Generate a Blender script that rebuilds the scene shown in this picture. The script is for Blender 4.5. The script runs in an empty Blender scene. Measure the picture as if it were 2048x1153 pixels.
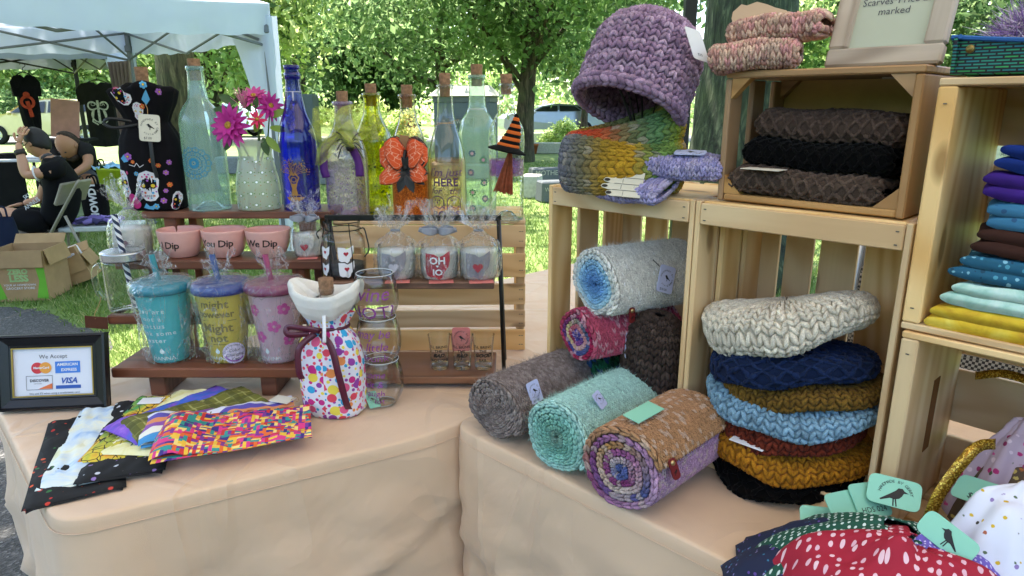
import bpy, bmesh, math, random
import numpy as np
from mathutils import Vector, Matrix, Euler
random.seed(7); RNG = np.random.default_rng(11)
PI = math.pi
SC = bpy.context.scene
COL = SC.collection
# ------------------------------------------------------------------ camera
FPX, PITCH, CAMZ = 1349.7, math.radians(15.14), 1.347
cd = bpy.data.cameras.new('camera'); cam = bpy.data.objects.new('camera', cd); COL.objects.link(cam)
cd.sensor_width = 36.0; cd.lens = FPX / 2048 * 36.0; cd.clip_start = 0.02; cd.clip_end = 600
cam.location = (0, 0, CAMZ); cam.rotation_euler = (PI / 2 - PITCH, 0, 0)
SC.camera = cam
# ------------------------------------------------------------------ light
SUN_EL, SUN_AZ = math.radians(64), math.radians(-38)      # azimuth from +Y towards +X
w = bpy.data.worlds.new('World'); SC.world = w; w.use_nodes = True
nt = w.node_tree; bg = nt.nodes['Background']; sky = nt.nodes.new('ShaderNodeTexSky')
sky.sky_type = 'NISHITA'; sky.sun_disc = False; sky.sun_elevation = SUN_EL; sky.sun_rotation = SUN_AZ
sky.air_density = 1.0; sky.dust_density = 1.6; sky.ozone_density = 1.0
nt.links.new(sky.outputs[0], bg.inputs[0]); bg.inputs[1].default_value = 0.15
sd = bpy.data.lights.new('sun', 'SUN'); sd.energy = 3.6; sd.angle = math.radians(0.55); sd.color = (1.0, 0.95, 0.86)
so = bpy.data.objects.new('sun', sd); COL.objects.link(so)
sdir = Vector((math.sin(SUN_AZ) * math.cos(SUN_EL), math.cos(SUN_AZ) * math.cos(SUN_EL), math.sin(SUN_EL)))
so.rotation_euler = sdir.to_track_quat('Z', 'Y').to_euler(); so.location = (0, 0, 30)
vs = SC.view_settings; vs.view_transform = 'Standard'; vs.look = 'None'; vs.exposure = 2.45; vs.gamma = 1; vs.use_curve_mapping = False
SC.render.engine = 'CYCLES'
cy = SC.cycles; cy.use_denoising = True; cy.max_bounces = 14; cy.transparent_max_bounces = 40; cy.diffuse_bounces = 4
cy.glossy_bounces = 4; cy.transmission_bounces = 8; cy.caustics_reflective = False; cy.caustics_refractive = False
cy.sample_clamp_indirect = 6
# ------------------------------------------------------------------ helpers
def ray(x, y):
    u, v = (x - 1024) / FPX, (y - 576.5) / FPX
    c, s = math.cos(PITCH), math.sin(PITCH)
    return Vector((u, c - v * s, -s - v * c))
def at(x, y, z=None, Y=None):
    """world point that the photograph shows at pixel x,y on the height z or the depth Y"""
    d = ray(x, y)
    t = (z - CAMZ) / d.z if z is not None else Y / d.y
    return Vector((0, 0, CAMZ)) + d * t
def mpp(P):
    """metres per photograph pixel at P"""
    d = P - Vector((0, 0, CAMZ))
    return (d.y * math.cos(PITCH) - d.z * math.sin(PITCH)) / FPX
def hx(s):
    s = s.lstrip('#'); c = [int(s[i:i + 2], 16) / 255 for i in (0, 2, 4)]
    return tuple(((v + .055) / 1.055) ** 2.4 if v > .04045 else v / 12.92 for v in c)
def mesh(verts, faces, smooth=False, uv=None, col=None, name='m'):
    me = bpy.data.meshes.new(name)
    if isinstance(verts, np.ndarray): verts = verts.tolist()
    if isinstance(faces, np.ndarray): faces = faces.tolist()
    me.from_pydata(verts, [], faces); me.update()
    if smooth: me.polygons.foreach_set('use_smooth', [True] * len(me.polygons))
    if uv is not None:
        uv = np.asarray(uv, dtype=np.float32); L = me.uv_layers.new(name='UVMap')
        idx = np.empty(len(me.loops), dtype=np.int32); me.loops.foreach_get('vertex_index', idx)
        L.data.foreach_set('uv', uv[idx].ravel())
    if col is not None:
        a = me.color_attributes.new('Col', 'FLOAT_COLOR', 'POINT')
        c = np.ones((len(me.vertices), 4), dtype=np.float32); c[:, :3] = np.asarray(col, dtype=np.float32)
        a.data.foreach_set('color', c.ravel())
    return me
def bigmesh(V, F, col=None, smooth=False):
    """fast mesh from numpy arrays, all faces the same size"""
    me = bpy.data.meshes.new('m'); n, k = F.shape
    me.vertices.add(len(V)); me.vertices.foreach_set('co', np.ascontiguousarray(V, dtype=np.float32).ravel())
    me.loops.add(n * k); me.loops.foreach_set('vertex_index', np.ascontiguousarray(F, dtype=np.int32).ravel())
    me.polygons.add(n); me.polygons.foreach_set('loop_start', np.arange(0, n * k, k, dtype=np.int32))
    try: me.polygons.foreach_set('loop_total', np.full(n, k, dtype=np.int32))
    except Exception: pass
    me.polygons.foreach_set('use_smooth', np.full(n, smooth, dtype=bool))
    me.update(calc_edges=True)
    if col is not None:
        a = me.color_attributes.new('Col', 'FLOAT_COLOR', 'POINT')
        c = np.ones((len(V), 4), dtype=np.float32); c[:, :3] = col
        a.data.foreach_set('color', c.ravel())
    return me
def ob(name, me, mat=None, parent=None, loc=None, rot=None, kind=None):
    o = bpy.data.objects.new(name, me); COL.objects.link(o)
    if mat is not None and me is not None and len(me.materials) == 0: me.materials.append(mat)
    if parent is not None: o.parent = parent
    if loc is not None: o.location = loc
    if rot is not None: o.rotation_euler = rot
    if kind: o['kind'] = kind
    return o
def tag(o, label, cat, group=None):
    o['label'] = label; o['category'] = cat
    if group: o['group'] = group
    return o
def thing(name, label, cat, loc=(0, 0, 0), rz=0.0, group=None, rot=None):
    o = bpy.data.objects.new(name, None); COL.objects.link(o); o.empty_display_size = .05
    o.location = loc; o.rotation_euler = rot if rot is not None else (0, 0, rz)
    return tag(o, label, cat, group)
def struct(name, me, mat, **k):
    return ob(name, me, mat, kind='structure', **k)
# --- shapes
class MB:
    def __init__(s): s.v, s.f = [], []
    def add(s, v, f):
        n = len(s.v); s.v += [tuple(p) for p in v]; s.f += [tuple(i + n for i in q) for q in f]; return s
    def box(s, c, d, rz=0, b=0.0, M=None):
        v, f = cbox(d, b); R = M if M is not None else Matrix.Rotation(rz, 3, 'Z')
        return s.add([tuple(R @ Vector(p) + Vector(c)) for p in v], f)
    def tube(s, pts, r, seg=8, closed=False):
        v, f = tube(pts, r, seg, closed); return s.add(v, f)
    def lathe(s, prof, seg=24, c=(0, 0, 0)):
        v, f = lathe(prof, seg); return s.add([(p[0] + c[0], p[1] + c[1], p[2] + c[2]) for p in v], f)
    def me(s, smooth=False, **k): return mesh(s.v, s.f, smooth, **k)
    def build(s, name, mat, parent=None, smooth=False, **k): return ob(name, s.me(smooth), mat, parent, **k)
def cbox(d, b=0.0):
    """box of size d centred on the origin, edges chamfered by b"""
    hx_, hy, hz = d[0] / 2, d[1] / 2, d[2] / 2
    b = min(b, hx_ * .9, hy * .9, hz * .9)
    if b <= 0:
        v = [(x, y, z) for x in (-hx_, hx_) for y in (-hy, hy) for z in (-hz, hz)]
        return v, [(0, 1, 3, 2), (4, 6, 7, 5), (0, 4, 5, 1), (2, 3, 7, 6), (0, 2, 6, 4), (1, 5, 7, 3)]
    v, ix = [], {}
    for sx in (-1, 1):
        for sy in (-1, 1):
            for sz in (-1, 1):
                for a in range(3):
                    p = [sx * (hx_ - b), sy * (hy - b), sz * (hz - b)]
                    p[a] += (sx, sy, sz)[a] * b; ix[(sx, sy, sz, a)] = len(v); v.append(tuple(p))
    f = []
    for a in range(3):
        o1, o2 = (a + 1) % 3, (a + 2) % 3
        for s in (-1, 1):
            q = []
            for (p1, p2) in ((-1, -1), (1, -1), (1, 1), (-1, 1)):
                k = [0, 0, 0]; k[a] = s; k[o1] = p1; k[o2] = p2; q.append(ix[(*k, a)])
            f.append(tuple(q if s > 0 else q[::-1]))
        for s1 in (-1, 1):
            for s2 in (-1, 1):
                k0 = [0, 0, 0]; k0[o1] = s1; k0[o2] = s2; k1 = list(k0); k0[a] = -1; k1[a] = 1
                q = [ix[(*k0, o1)], ix[(*k1, o1)], ix[(*k1, o2)], ix[(*k0, o2)]]
                f.append(tuple(q if s1 * s2 < 0 else q[::-1]))
    for sx in (-1, 1):
        for sy in (-1, 1):
            for sz in (-1, 1):
                q = [ix[(sx, sy, sz, a)] for a in range(3)]
                f.append(tuple(q if sx * sy * sz > 0 else q[::-1]))
    return v, f
def tube(pts, r, seg=8, closed=False):
    P = [Vector(p) for p in pts]; n = len(P); R = r if isinstance(r, (list, tuple)) else [r] * n
    v, f = [], []; up = None
    for i in range(n):
        t = (P[(i + 1) % n] - P[i - 1]) if closed else (P[min(i + 1, n - 1)] - P[max(i - 1, 0)])
        t = t.normalized() if t.length > 1e-9 else Vector((0, 0, 1))
        if up is None: up = Vector((0, 0, 1)) if abs(t.z) < .9 else Vector((1, 0, 0))
        a = up - t * up.dot(t)
        a = a.normalized() if a.length > 1e-6 else t.orthogonal().normalized()
        up = a; b = t.cross(a)
        for k in range(seg):
            w_ = 2 * PI * k / seg; v.append(tuple(P[i] + (a * math.cos(w_) + b * math.sin(w_)) * R[i]))
    for i in range(n if closed else n - 1):
        j = (i + 1) % n
        for k in range(seg):
            l = (k + 1) % seg; f.append((i * seg + k, i * seg + l, j * seg + l, j * seg + k))
    if not closed:
        f.append(tuple(range(seg - 1, -1, -1))); f.append(tuple((n - 1) * seg + k for k in range(seg)))
    return v, f
def lathe(prof, seg=24):
    v, f, rows = [], [], []
    for r, z in prof:
        if r < 1e-6: rows.append([len(v)] * seg); v.append((0, 0, z))
        else:
            rows.append(list(range(len(v), len(v) + seg)))
            v += [(r * math.sin(2 * PI * k / seg), -r * math.cos(2 * PI * k / seg), z) for k in range(seg)]
    for a, b in zip(rows, rows[1:]):
        for k in range(seg):
            l = (k + 1) % seg; q = []
            for i in (a[k], a[l], b[l], b[k]):
                if i not in q: q.append(i)
            if len(q) > 2: f.append(tuple(q))
    return v, f
def spline(pts, n=8):
    """Catmull-Rom through points"""
    P = [np.array(p, float) for p in pts]; P = [2 * P[0] - P[1]] + P + [2 * P[-1] - P[-2]]; out = []
    for i in range(1, len(P) - 2):
        for k in range(n):
            t = k / n; a, b, c, d = P[i - 1:i + 3]
            out.append(.5 * (2 * b + (c - a) * t + (2 * a - 5 * b + 4 * c - d) * t * t + (3 * b - a - 3 * c + d) * t ** 3))
    out.append(P[-2]); return [tuple(p) for p in out]
def gridfaces(nu, nv, closed_u=False):
    f = []
    for i in range(nu if closed_u else nu - 1):
        j = (i + 1) % nu
        for k in range(nv - 1): f.append((i * nv + k, j * nv + k, j * nv + k + 1, i * nv + k + 1))
    return f
def vnoise(P, seed=0, octaves=3):
    """cheap smooth pseudo noise in -1..1 for arrays of points (n,3)"""
    P = np.asarray(P, float); r = np.random.default_rng(seed); o = np.zeros(len(P)); a = 1.0; tot = 0
    for k in range(octaves):
        for m in range(3):
            d = r.normal(size=3) * (2.0 ** k); o += a * np.sin(P @ d * 2.2 + r.uniform(0, 6.28)); tot += a * .75
        a *= .55
    return o / tot
def sheet(S, nu, nv, thick=0.0, closed_u=False):
    """grid mesh of S(u,v), u,v in 0..1; returns verts, faces, uvs; with thickness a closed slab"""
    u, v = np.meshgrid(np.linspace(0, 1, nu), np.linspace(0, 1, nv), indexing='ij')
    P = S(u.ravel(), v.ravel()); uv = np.stack([u.ravel(), v.ravel()], 1); F = gridfaces(nu, nv)
    if thick:
        e = 1e-3
        Pu = S(np.clip(u.ravel() + e, 0, 1), v.ravel()) - S(np.clip(u.ravel() - e, 0, 1), v.ravel())
        Pv = S(u.ravel(), np.clip(v.ravel() + e, 0, 1)) - S(u.ravel(), np.clip(v.ravel() - e, 0, 1))
        N = np.cross(Pu, Pv); N /= np.linalg.norm(N, axis=1)[:, None] + 1e-12
        n = len(P); Q = P - N * thick
        F = F + [tuple(i + n for i in q[::-1]) for q in F]
        ring = [i * nv for i in range(nu)] + [(nu - 1) * nv + k for k in range(1, nv)] + [i * nv + nv - 1 for i in range(nu - 2, -1, -1)] + [k for k in range(nv - 2, 0, -1)]
        for a, b in zip(ring, ring[1:] + ring[:1]): F.append((b, a, a + n, b + n))
        P = np.concatenate([P, Q]); uv = np.concatenate([uv, uv])
    return P, F, uv
# --- text and flat print laid on surfaces
_tc = {}
def text2d(s, size, shear=0.0, bold=0.0, align='CENTER', space=1.0, line=1.0):
    k = (s, size, shear, bold, align, space, line)
    if k not in _tc:
        cu = bpy.data.curves.new('t', 'FONT'); cu.body = s; cu.size = size; cu.shear = shear; cu.offset = bold
        cu.align_x = align; cu.resolution_u = 2; cu.space_character = space; cu.space_line = line
        o = bpy.data.objects.new('t', cu); COL.objects.link(o)
        dg = bpy.context.evaluated_depsgraph_get(); me = bpy.data.meshes.new_from_object(o.evaluated_get(dg))
        V = [(v.co.x, v.co.y) for v in me.vertices]; F = [tuple(p.vertices) for p in me.polygons]
        bpy.data.objects.remove(o); bpy.data.meshes.remove(me); bpy.data.curves.remove(cu); _tc[k] = (V, F)
    return _tc[k]
class Flat:
    """collects flat shapes in 2-D"""
    def __init__(s): s.v, s.f = [], []
    def add(s, V, F, ox=0, oy=0, rot=0, sx=1, sy=1):
        n = len(s.v); c, k = math.cos(rot), math.sin(rot)
        s.v += [(ox + sx * x * c - sy * y * k, oy + sx * x * k + sy * y * c) for x, y in V]
        s.f += [tuple(i + n for i in q) for q in F]; return s
    def poly(s, P, **k): return s.add(P, [tuple(range(len(P)))], **k)
    def disc(s, x, y, r, ry=None, seg=12, rot=0):
        ry = ry or r; return s.poly([(r * math.cos(2 * PI * i / seg), ry * math.sin(2 * PI * i / seg)) for i in range(seg)], ox=x, oy=y, rot=rot)
    def ring(s, x, y, r, wd, seg=24, a0=0, a1=2 * PI):
        V, F = [], []
        for i in range(seg + 1):
            a = a0 + (a1 - a0) * i / seg
            V += [((r - wd / 2) * math.cos(a), (r - wd / 2) * math.sin(a)), ((r + wd / 2) * math.cos(a), (r + wd / 2) * math.sin(a))]
        for i in range(seg): F.append((2 * i, 2 * i + 1, 2 * i + 3, 2 * i + 2))
        return s.add(V, F, x, y)
    def line(s, pts, wd):
        for a, b in zip(pts, pts[1:]):
            dx, dy = b[0] - a[0], b[1] - a[1]; L = math.hypot(dx, dy) or 1; nx, ny = -dy / L * wd / 2, dx / L * wd / 2
            ex, ey = dx / L * wd * .3, dy / L * wd * .3
            s.poly([(a[0] - ex + nx, a[1] - ey + ny), (a[0] - ex - nx, a[1] - ey - ny), (b[0] + ex - nx, b[1] + ey - ny), (b[0] + ex + nx, b[1] + ey + ny)])
        return s
    def text(s, t, size, x=0, y=0, rot=0, **k): return s.add(*text2d(t, size, **k), ox=x, oy=y, rot=rot)
    def arc_text(s, t, size, x, y, r, a0, step):
        for i, ch in enumerate(t):
            a = a0 - step * i
            if ch != ' ': s.add(*text2d(ch, size), ox=x + r * math.cos(a), oy=y + r * math.sin(a), rot=a - PI / 2)
        return s
    def onto(s, name, S, mat, parent, off=0.0006, cut=0.0):
        """lay the shapes on the surface S(x,y)->(point, normal)"""
        V, F = s.v, s.f
        if cut:
            bm = bmesh.new(); vv = [bm.verts.new((x, y, 0)) for x, y in V]
            for q in F:
                try: bm.faces.new([vv[i] for i in q])
                except ValueError: pass
            xs = [x for x, _ in V]; x = min(xs) + cut
            while x < max(xs):
                bmesh.ops.bisect_plane(bm, geom=bm.verts[:] + bm.edges[:] + bm.faces[:], plane_co=(x, 0, 0), plane_no=(1, 0, 0)); x += cut
            bm.verts.index_update(); V = [(v.co.x, v.co.y) for v in bm.verts]; F = [tuple(v.index for v in f.verts) for f in bm.faces]; bm.free()
        out = []
        for x, y in V:
            p, n = S(x, y); out.append(tuple(Vector(p) + Vector(n) * off))
        o = ob(name, mesh(out, F), mat, parent)
        if name.split('_')[-1] in ('print', 'dots', 'lettering'): o['kind'] = 'stuff'
        return o
def Splane(o=(0, 0, 0), ax=(1, 0, 0), ay=(0, 0, 1)):
    o, ax, ay = Vector(o), Vector(ax).normalized(), Vector(ay).normalized(); n = ax.cross(ay)
    return lambda x, y: (o + ax * x + ay * y, n)
def Slathe(prof, z0=0.0, th0=0.0):
    """surface of a lathe profile; x is arc length round the front, y is height above z0"""
    zs = [p[1] for p in prof]; rs = [p[0] for p in prof]
    order = sorted(range(len(zs)), key=lambda i: zs[i]); zs = [zs[i] for i in order]; rs = [rs[i] for i in order]
    def S(x, y):
        r = float(np.interp(z0 + y, zs, rs)); th = th0 + x / max(r, 1e-4)
        return Vector((r * math.sin(th), -r * math.cos(th), z0 + y)), Vector((math.sin(th), -math.cos(th), 0))
    return S
# ------------------------------------------------------------------ materials
class NT:
    def __init__(s, name):
        s.m = bpy.data.materials.new(name); s.m.use_nodes = True; s.t = s.m.node_tree; s.b = s.t.nodes['Principled BSDF']; s.out = s.t.nodes['Material Output']
    def n(s, kind, **k):
        o = s.t.nodes.new('ShaderNode' + kind)
        for a, v in k.items():
            if isinstance(v, bpy.types.NodeSocket): s.t.links.new(v, o.inputs[a])
            elif hasattr(o, a) and a not in [i.name for i in o.inputs]: setattr(o, a, v)
            else: o.inputs[a].default_value = v
        return o
    def l(s, a, b): s.t.links.new(a, b)
    def ramp(s, fac, stops, interp='LINEAR'):
        r = s.t.nodes.new('ShaderNodeValToRGB'); r.color_ramp.interpolation = interp; e = r.color_ramp.elements
        while len(e) < len(stops): e.new(.5)
        for q, (p, c) in zip(e, stops): q.position = p; q.color = (*c, 1) if len(c) == 3 else c
        s.l(fac, r.inputs[0]); return r.outputs[0]
    def math(s, op, a, b=None, c=None):
        o = s.t.nodes.new('ShaderNodeMath'); o.operation = op
        for i, v in enumerate((a, b, c)):
            if v is None: continue
            if isinstance(v, bpy.types.NodeSocket): s.l(v, o.inputs[i])
            else: o.inputs[i].default_value = v
        return o.outputs[0]
    def mix(s, f, a, b, mode='MIX'):
        o = s.t.nodes.new('ShaderNodeMix'); o.data_type = 'RGBA'; o.blend_type = mode
        for i, v in ((0, f), (6, a), (7, b)):
            if isinstance(v, bpy.types.NodeSocket): s.l(v, o.inputs[i])
            elif i == 0: o.inputs[0].default_value = v
            else: o.inputs[i].default_value = (*v, 1)
        return o.outputs[2]
    def coord(s, which='Object'):
        return s.t.nodes.new('ShaderNodeTexCoord').outputs[which]
    def map(s, vec, scale=(1, 1, 1), rot=(0, 0, 0), loc=(0, 0, 0)):
        o = s.t.nodes.new('ShaderNodeMapping'); s.l(vec, o.inputs[0])
        o.inputs['Scale'].default_value = scale; o.inputs['Rotation'].default_value = rot; o.inputs['Location'].default_value = loc
        return o.outputs[0]
    def noise(s, vec, scale, detail=3, rough=.55, dist=0.0, out='Fac'):
        o = s.t.nodes.new('ShaderNodeTexNoise'); s.l(vec, o.inputs['Vector']); o.inputs['Scale'].default_value = scale
        o.inputs['Detail'].default_value = detail; o.inputs['Roughness'].default_value = rough; o.inputs['Distortion'].default_value = dist
        return o.outputs[out]
    def bump(s, h, strength=.3, dist=.002, to=None):
        o = s.t.nodes.new('ShaderNodeBump'); o.inputs['Strength'].default_value = strength; o.inputs['Distance'].default_value = dist
        s.l(h, o.inputs['Height']); s.l(o.outputs[0], (to or s.b.inputs['Normal'])); return o.outputs[0]
    def base(s, c):
        if isinstance(c, bpy.types.NodeSocket): s.l(c, s.b.inputs['Base Color'])
        else: s.b.inputs['Base Color'].default_value = (*c, 1)
    def set(s, **k):
        for a, v in k.items(): s.b.inputs[a.replace('_', ' ')].default_value = v
        return s
_mc = {}
def M(name, c, rough=.6, metal=0.0, var=.12, vs_=8.0, bump=0.0, bs=60.0, spec=.5, sheen=0.0, trans=0.0):
    """plain paint / cloth / plastic with slight mottling and fine relief"""
    if name in _mc: return _mc[name]
    if isinstance(c, str): c = hx(c)
    t = NT(name); v = t.coord()
    n = t.noise(v, vs_, 4)
    d = tuple(x * (1 - var) for x in c); l = tuple(min(1, x * (1 + var)) for x in c)
    t.base(t.ramp(n, [(.3, d), (.7, l)])); t.set(Roughness=rough, Metallic=metal)
    t.b.inputs['Specular IOR Level'].default_value = spec if rough < .7 else spec * .3
    if sheen: t.b.inputs['Sheen Weight'].default_value = sheen
    if bump: t.bump(t.noise(v, bs, 3), bump, .002)
    if trans:
        tr = t.n('BsdfTranslucent', Color=(*c, 1)); mx = t.n('MixShader', Fac=trans)
        t.l(t.b.outputs[0], mx.inputs[1]); t.l(tr.outputs[0], mx.inputs[2]); t.l(mx.outputs[0], t.out.inputs[0])
    _mc[name] = t.m; return t.m
def pine(name, light, dark, knots=True, rough=.55):
    """wood with the grain along local X, each board its own piece of timber"""
    if name in _mc: return _mc[name]
    t = NT(name); v = t.coord()
    rnd = t.t.nodes.new('ShaderNodeObjectInfo').outputs['Random']
    off = t.n('CombineXYZ', X=t.math('MULTIPLY', rnd, 37.0), Y=t.math('MULTIPLY', rnd, 13.0), Z=t.math('MULTIPLY', rnd, 7.0)).outputs[0]
    av = t.n('VectorMath', operation='ADD'); t.l(v, av.inputs[0]); t.l(off, av.inputs[1]); v2 = av.outputs[0]
    g = t.noise(t.map(v2, (3, 42, 42)), 1.0, 4, .55, 1.4)
    n0 = t.noise(t.map(v2, (.9, 6.5, 6.5)), 1.0, 1, .4, .3); rg = t.math('POWER', t.math('MULTIPLY_ADD', t.math('SINE', t.math('MULTIPLY', n0, 75.0)), .5, .5), 1.6)
    c = t.mix(t.math('MULTIPLY', rg, .55), light, dark)
    c = t.mix(t.math('MULTIPLY', g, .34), c, tuple(x * .8 for x in dark))
    if knots:
        k = t.n('TexVoronoi', feature='F1'); t.l(t.map(v2, (5, 12, 12)), k.inputs['Vector']); k.inputs['Scale'].default_value = 1.0
        kf = t.ramp(k.outputs['Distance'], [(.1, (1, 1, 1)), (.17, (0, 0, 0))])
        c = t.mix(t.math('MULTIPLY', kf, .75), c, tuple(x * .4 for x in dark))
    hv = t.n('HueSaturation', Color=c); t.l(t.math('MULTIPLY_ADD', rnd, .3, .84), hv.inputs['Value']); t.l(t.math('MULTIPLY_ADD', rnd, .22, .86), hv.inputs['Saturation'])
    t.base(hv.outputs[0]); t.set(Roughness=rough); t.bump(g, .25, .0015); _mc[name] = t.m; return t.m
def glass(name, tint, edge=None, rough=.03, body=None, bodyamt=0.0, glow=.9, bump=0.0):
    """thin wall of glass: tinted see-through, darker where the wall is seen edge-on, with mirror reflection"""
    if name in _mc: return _mc[name]
    t = NT(name); t.t.nodes.remove(t.b)
    lw = t.n('LayerWeight', Blend=.32)
    edge = edge or tuple(x * .45 for x in tint)
    tc = t.ramp(lw.outputs['Facing'], [(.25, tint), (.9, edge)])
    tr = t.n('BsdfTransparent'); t.l(tc, tr.inputs[0])
    rf = t.n('BsdfRefraction', Roughness=rough, IOR=1.18); t.l(tc, rf.inputs[0])
    tm = t.n('MixShader'); t.l(t.ramp(t.n('LayerWeight', Blend=.5).outputs['Facing'], [(.42, (0, 0, 0)), (.8, (.75, .75, .75))]), tm.inputs[0]); t.l(tr.outputs[0], tm.inputs[1]); t.l(rf.outputs[0], tm.inputs[2])
    gl = t.n('BsdfGlossy', Roughness=rough); gl.inputs[0].default_value = (glow, glow, glow, 1)
    lw2 = t.n('LayerWeight', Blend=.5)
    fr = t.math('MULTIPLY_ADD', t.math('POWER', lw2.outputs['Facing'], 3.0), .85, .045)
    if bump:
        vo = t.n('TexVoronoi', feature='SMOOTH_F1'); t.l(t.coord(), vo.inputs['Vector']); vo.inputs['Scale'].default_value = bump
        bo = t.t.nodes.new('ShaderNodeBump'); bo.inputs['Strength'].default_value = .8; bo.inputs['Distance'].default_value = .004
        t.l(vo.outputs['Distance'], bo.inputs['Height'])
        for q in (gl, lw2, lw): t.l(bo.outputs[0], q.inputs['Normal'])
    sh = tm.outputs[0]
    if bodyamt:
        df = t.n('BsdfDiffuse'); df.inputs[0].default_value = (*body, 1); tl = t.n('BsdfTranslucent'); tl.inputs[0].default_value = (*body, 1)
        a = t.n('MixShader', Fac=.6); t.l(df.outputs[0], a.inputs[1]); t.l(tl.outputs[0], a.inputs[2])
        mx = t.n('MixShader', Fac=bodyamt); t.l(sh, mx.inputs[1]); t.l(a.outputs[0], mx.inputs[2]); sh = mx.outputs[0]
    mx = t.n('MixShader'); t.l(fr, mx.inputs[0]); t.l(sh, mx.inputs[1]); t.l(gl.outputs[0], mx.inputs[2])
    t.l(mx.outputs[0], t.out.inputs[0]); _mc[name] = t.m; return t.m
def cello():
    if 'cellophane' in _mc: return _mc['cellophane']
    t = NT('cellophane'); t.t.nodes.remove(t.b); v = t.coord()
    tr = t.n('BsdfTransparent'); tr.inputs[0].default_value = (.985, .99, .995, 1)
    gl = t.n('BsdfGlossy', Roughness=.05); gl.inputs[0].default_value = (1, 1, 1, 1)
    n = t.noise(v, 55, 3, .6, 1.5); bo = t.t.nodes.new('ShaderNodeBump'); bo.inputs['Strength'].default_value = .9; bo.inputs['Distance'].default_value = .006
    t.l(n, bo.inputs['Height'])
    lw = t.n('LayerWeight', Blend=.5); t.l(bo.outputs[0], gl.inputs['Normal']); t.l(bo.outputs[0], lw.inputs['Normal'])
    mx = t.n('MixShader'); df = t.n('BsdfDiffuse'); df.inputs[0].default_value = (.9, .9, .92, 1); tl = t.n('BsdfTranslucent'); tl.inputs[0].default_value = (.9, .9, .92, 1); ad = t.n('MixShader', Fac=.5); t.l(df.outputs[0], ad.inputs[1]); t.l(tl.outputs[0], ad.inputs[2])
    cn = t.noise(t.map(v, (30, 30, 9)), 1.0, 3, .5, 1.6); cl = t.ramp(cn, [(.47, (0, 0, 0)), (.497, (.34, .34, .34)), (.503, (.34, .34, .34)), (.53, (0, 0, 0))]); cm = t.n('MixShader'); t.l(cl, cm.inputs[0]); t.l(tr.outputs[0], cm.inputs[1]); t.l(ad.outputs[0], cm.inputs[2])  # diffuse white streaks painted along creases for the wrap's crinkle highlights
    t.l(t.math('MULTIPLY_ADD', t.math('POWER', lw.outputs['Facing'], 3.0), .8, .04), mx.inputs[0]); t.l(cm.outputs[0], mx.inputs[1]); t.l(gl.outputs[0], mx.inputs[2])
    t.l(mx.outputs[0], t.out.inputs[0]); _mc['cellophane'] = t.m; return t.m
def colmat(name, rough=.9, fine=0.0, sheen=.25, trans=0.0, sat=1.0, scale=500):
    """colour from the piece's own yarn / leaf colour attribute"""
    if name in _mc: return _mc[name]
    t = NT(name); a = t.t.nodes.new('ShaderNodeVertexColor'); a.layer_name = 'Col'; c = a.outputs[0]
    t.set(Roughness=rough); t.b.inputs['Specular IOR Level'].default_value = .1; t.b.inputs['Sheen Weight'].default_value = sheen
    if fine:
        n = t.noise(t.coord(), scale, 2); c = t.mix(fine, c, t.ramp(n, [(.3, (.25, .25, .25)), (.7, (1, 1, 1))]), 'MULTIPLY'); t.bump(n, .35, .001)
    t.base(c)
    if trans:
        hs = t.n('HueSaturation', Color=c); hs.inputs['Hue'].default_value = .475; hs.inputs['Value'].default_value = 1.7; hs.inputs['Saturation'].default_value = .88
        tr = t.n('BsdfTranslucent'); t.l(hs.outputs[0], tr.inputs[0]); mx = t.n('MixShader', Fac=trans)
        t.l(t.b.outputs[0], mx.inputs[1]); t.l(tr.outputs[0], mx.inputs[2]); t.l(mx.outputs[0], t.out.inputs[0])
    _mc[name] = t.m; return t.m
YARN = colmat('yarn', fine=.6, sheen=.04)
INK = M('ink_black', (.004, .004, .0045), .55, var=.05)
WHITE = M('card_white', (.78, .78, .80), .55, var=.04)
BLACKMETAL = M('black_metal', (.004, .004, .0045), .4, .3, var=.1)
CORK = M('cork', '#8a6a52', .85, var=.35, vs_=140, bump=.6, bs=220)
CLEAR = glass('clear_glass', (.97, .985, .98), (.42, .46, .45))
PINE = pine('pine_crate', hx('#efcf9a'), hx('#c8924f'))
PINE2 = pine('pine_crate_warm', hx('#e4c08c'), hx('#c4945e'))
DARKWOOD = pine('walnut_stain', hx('#7d4a33'), hx('#4a2416'), knots=False, rough=.42)
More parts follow.
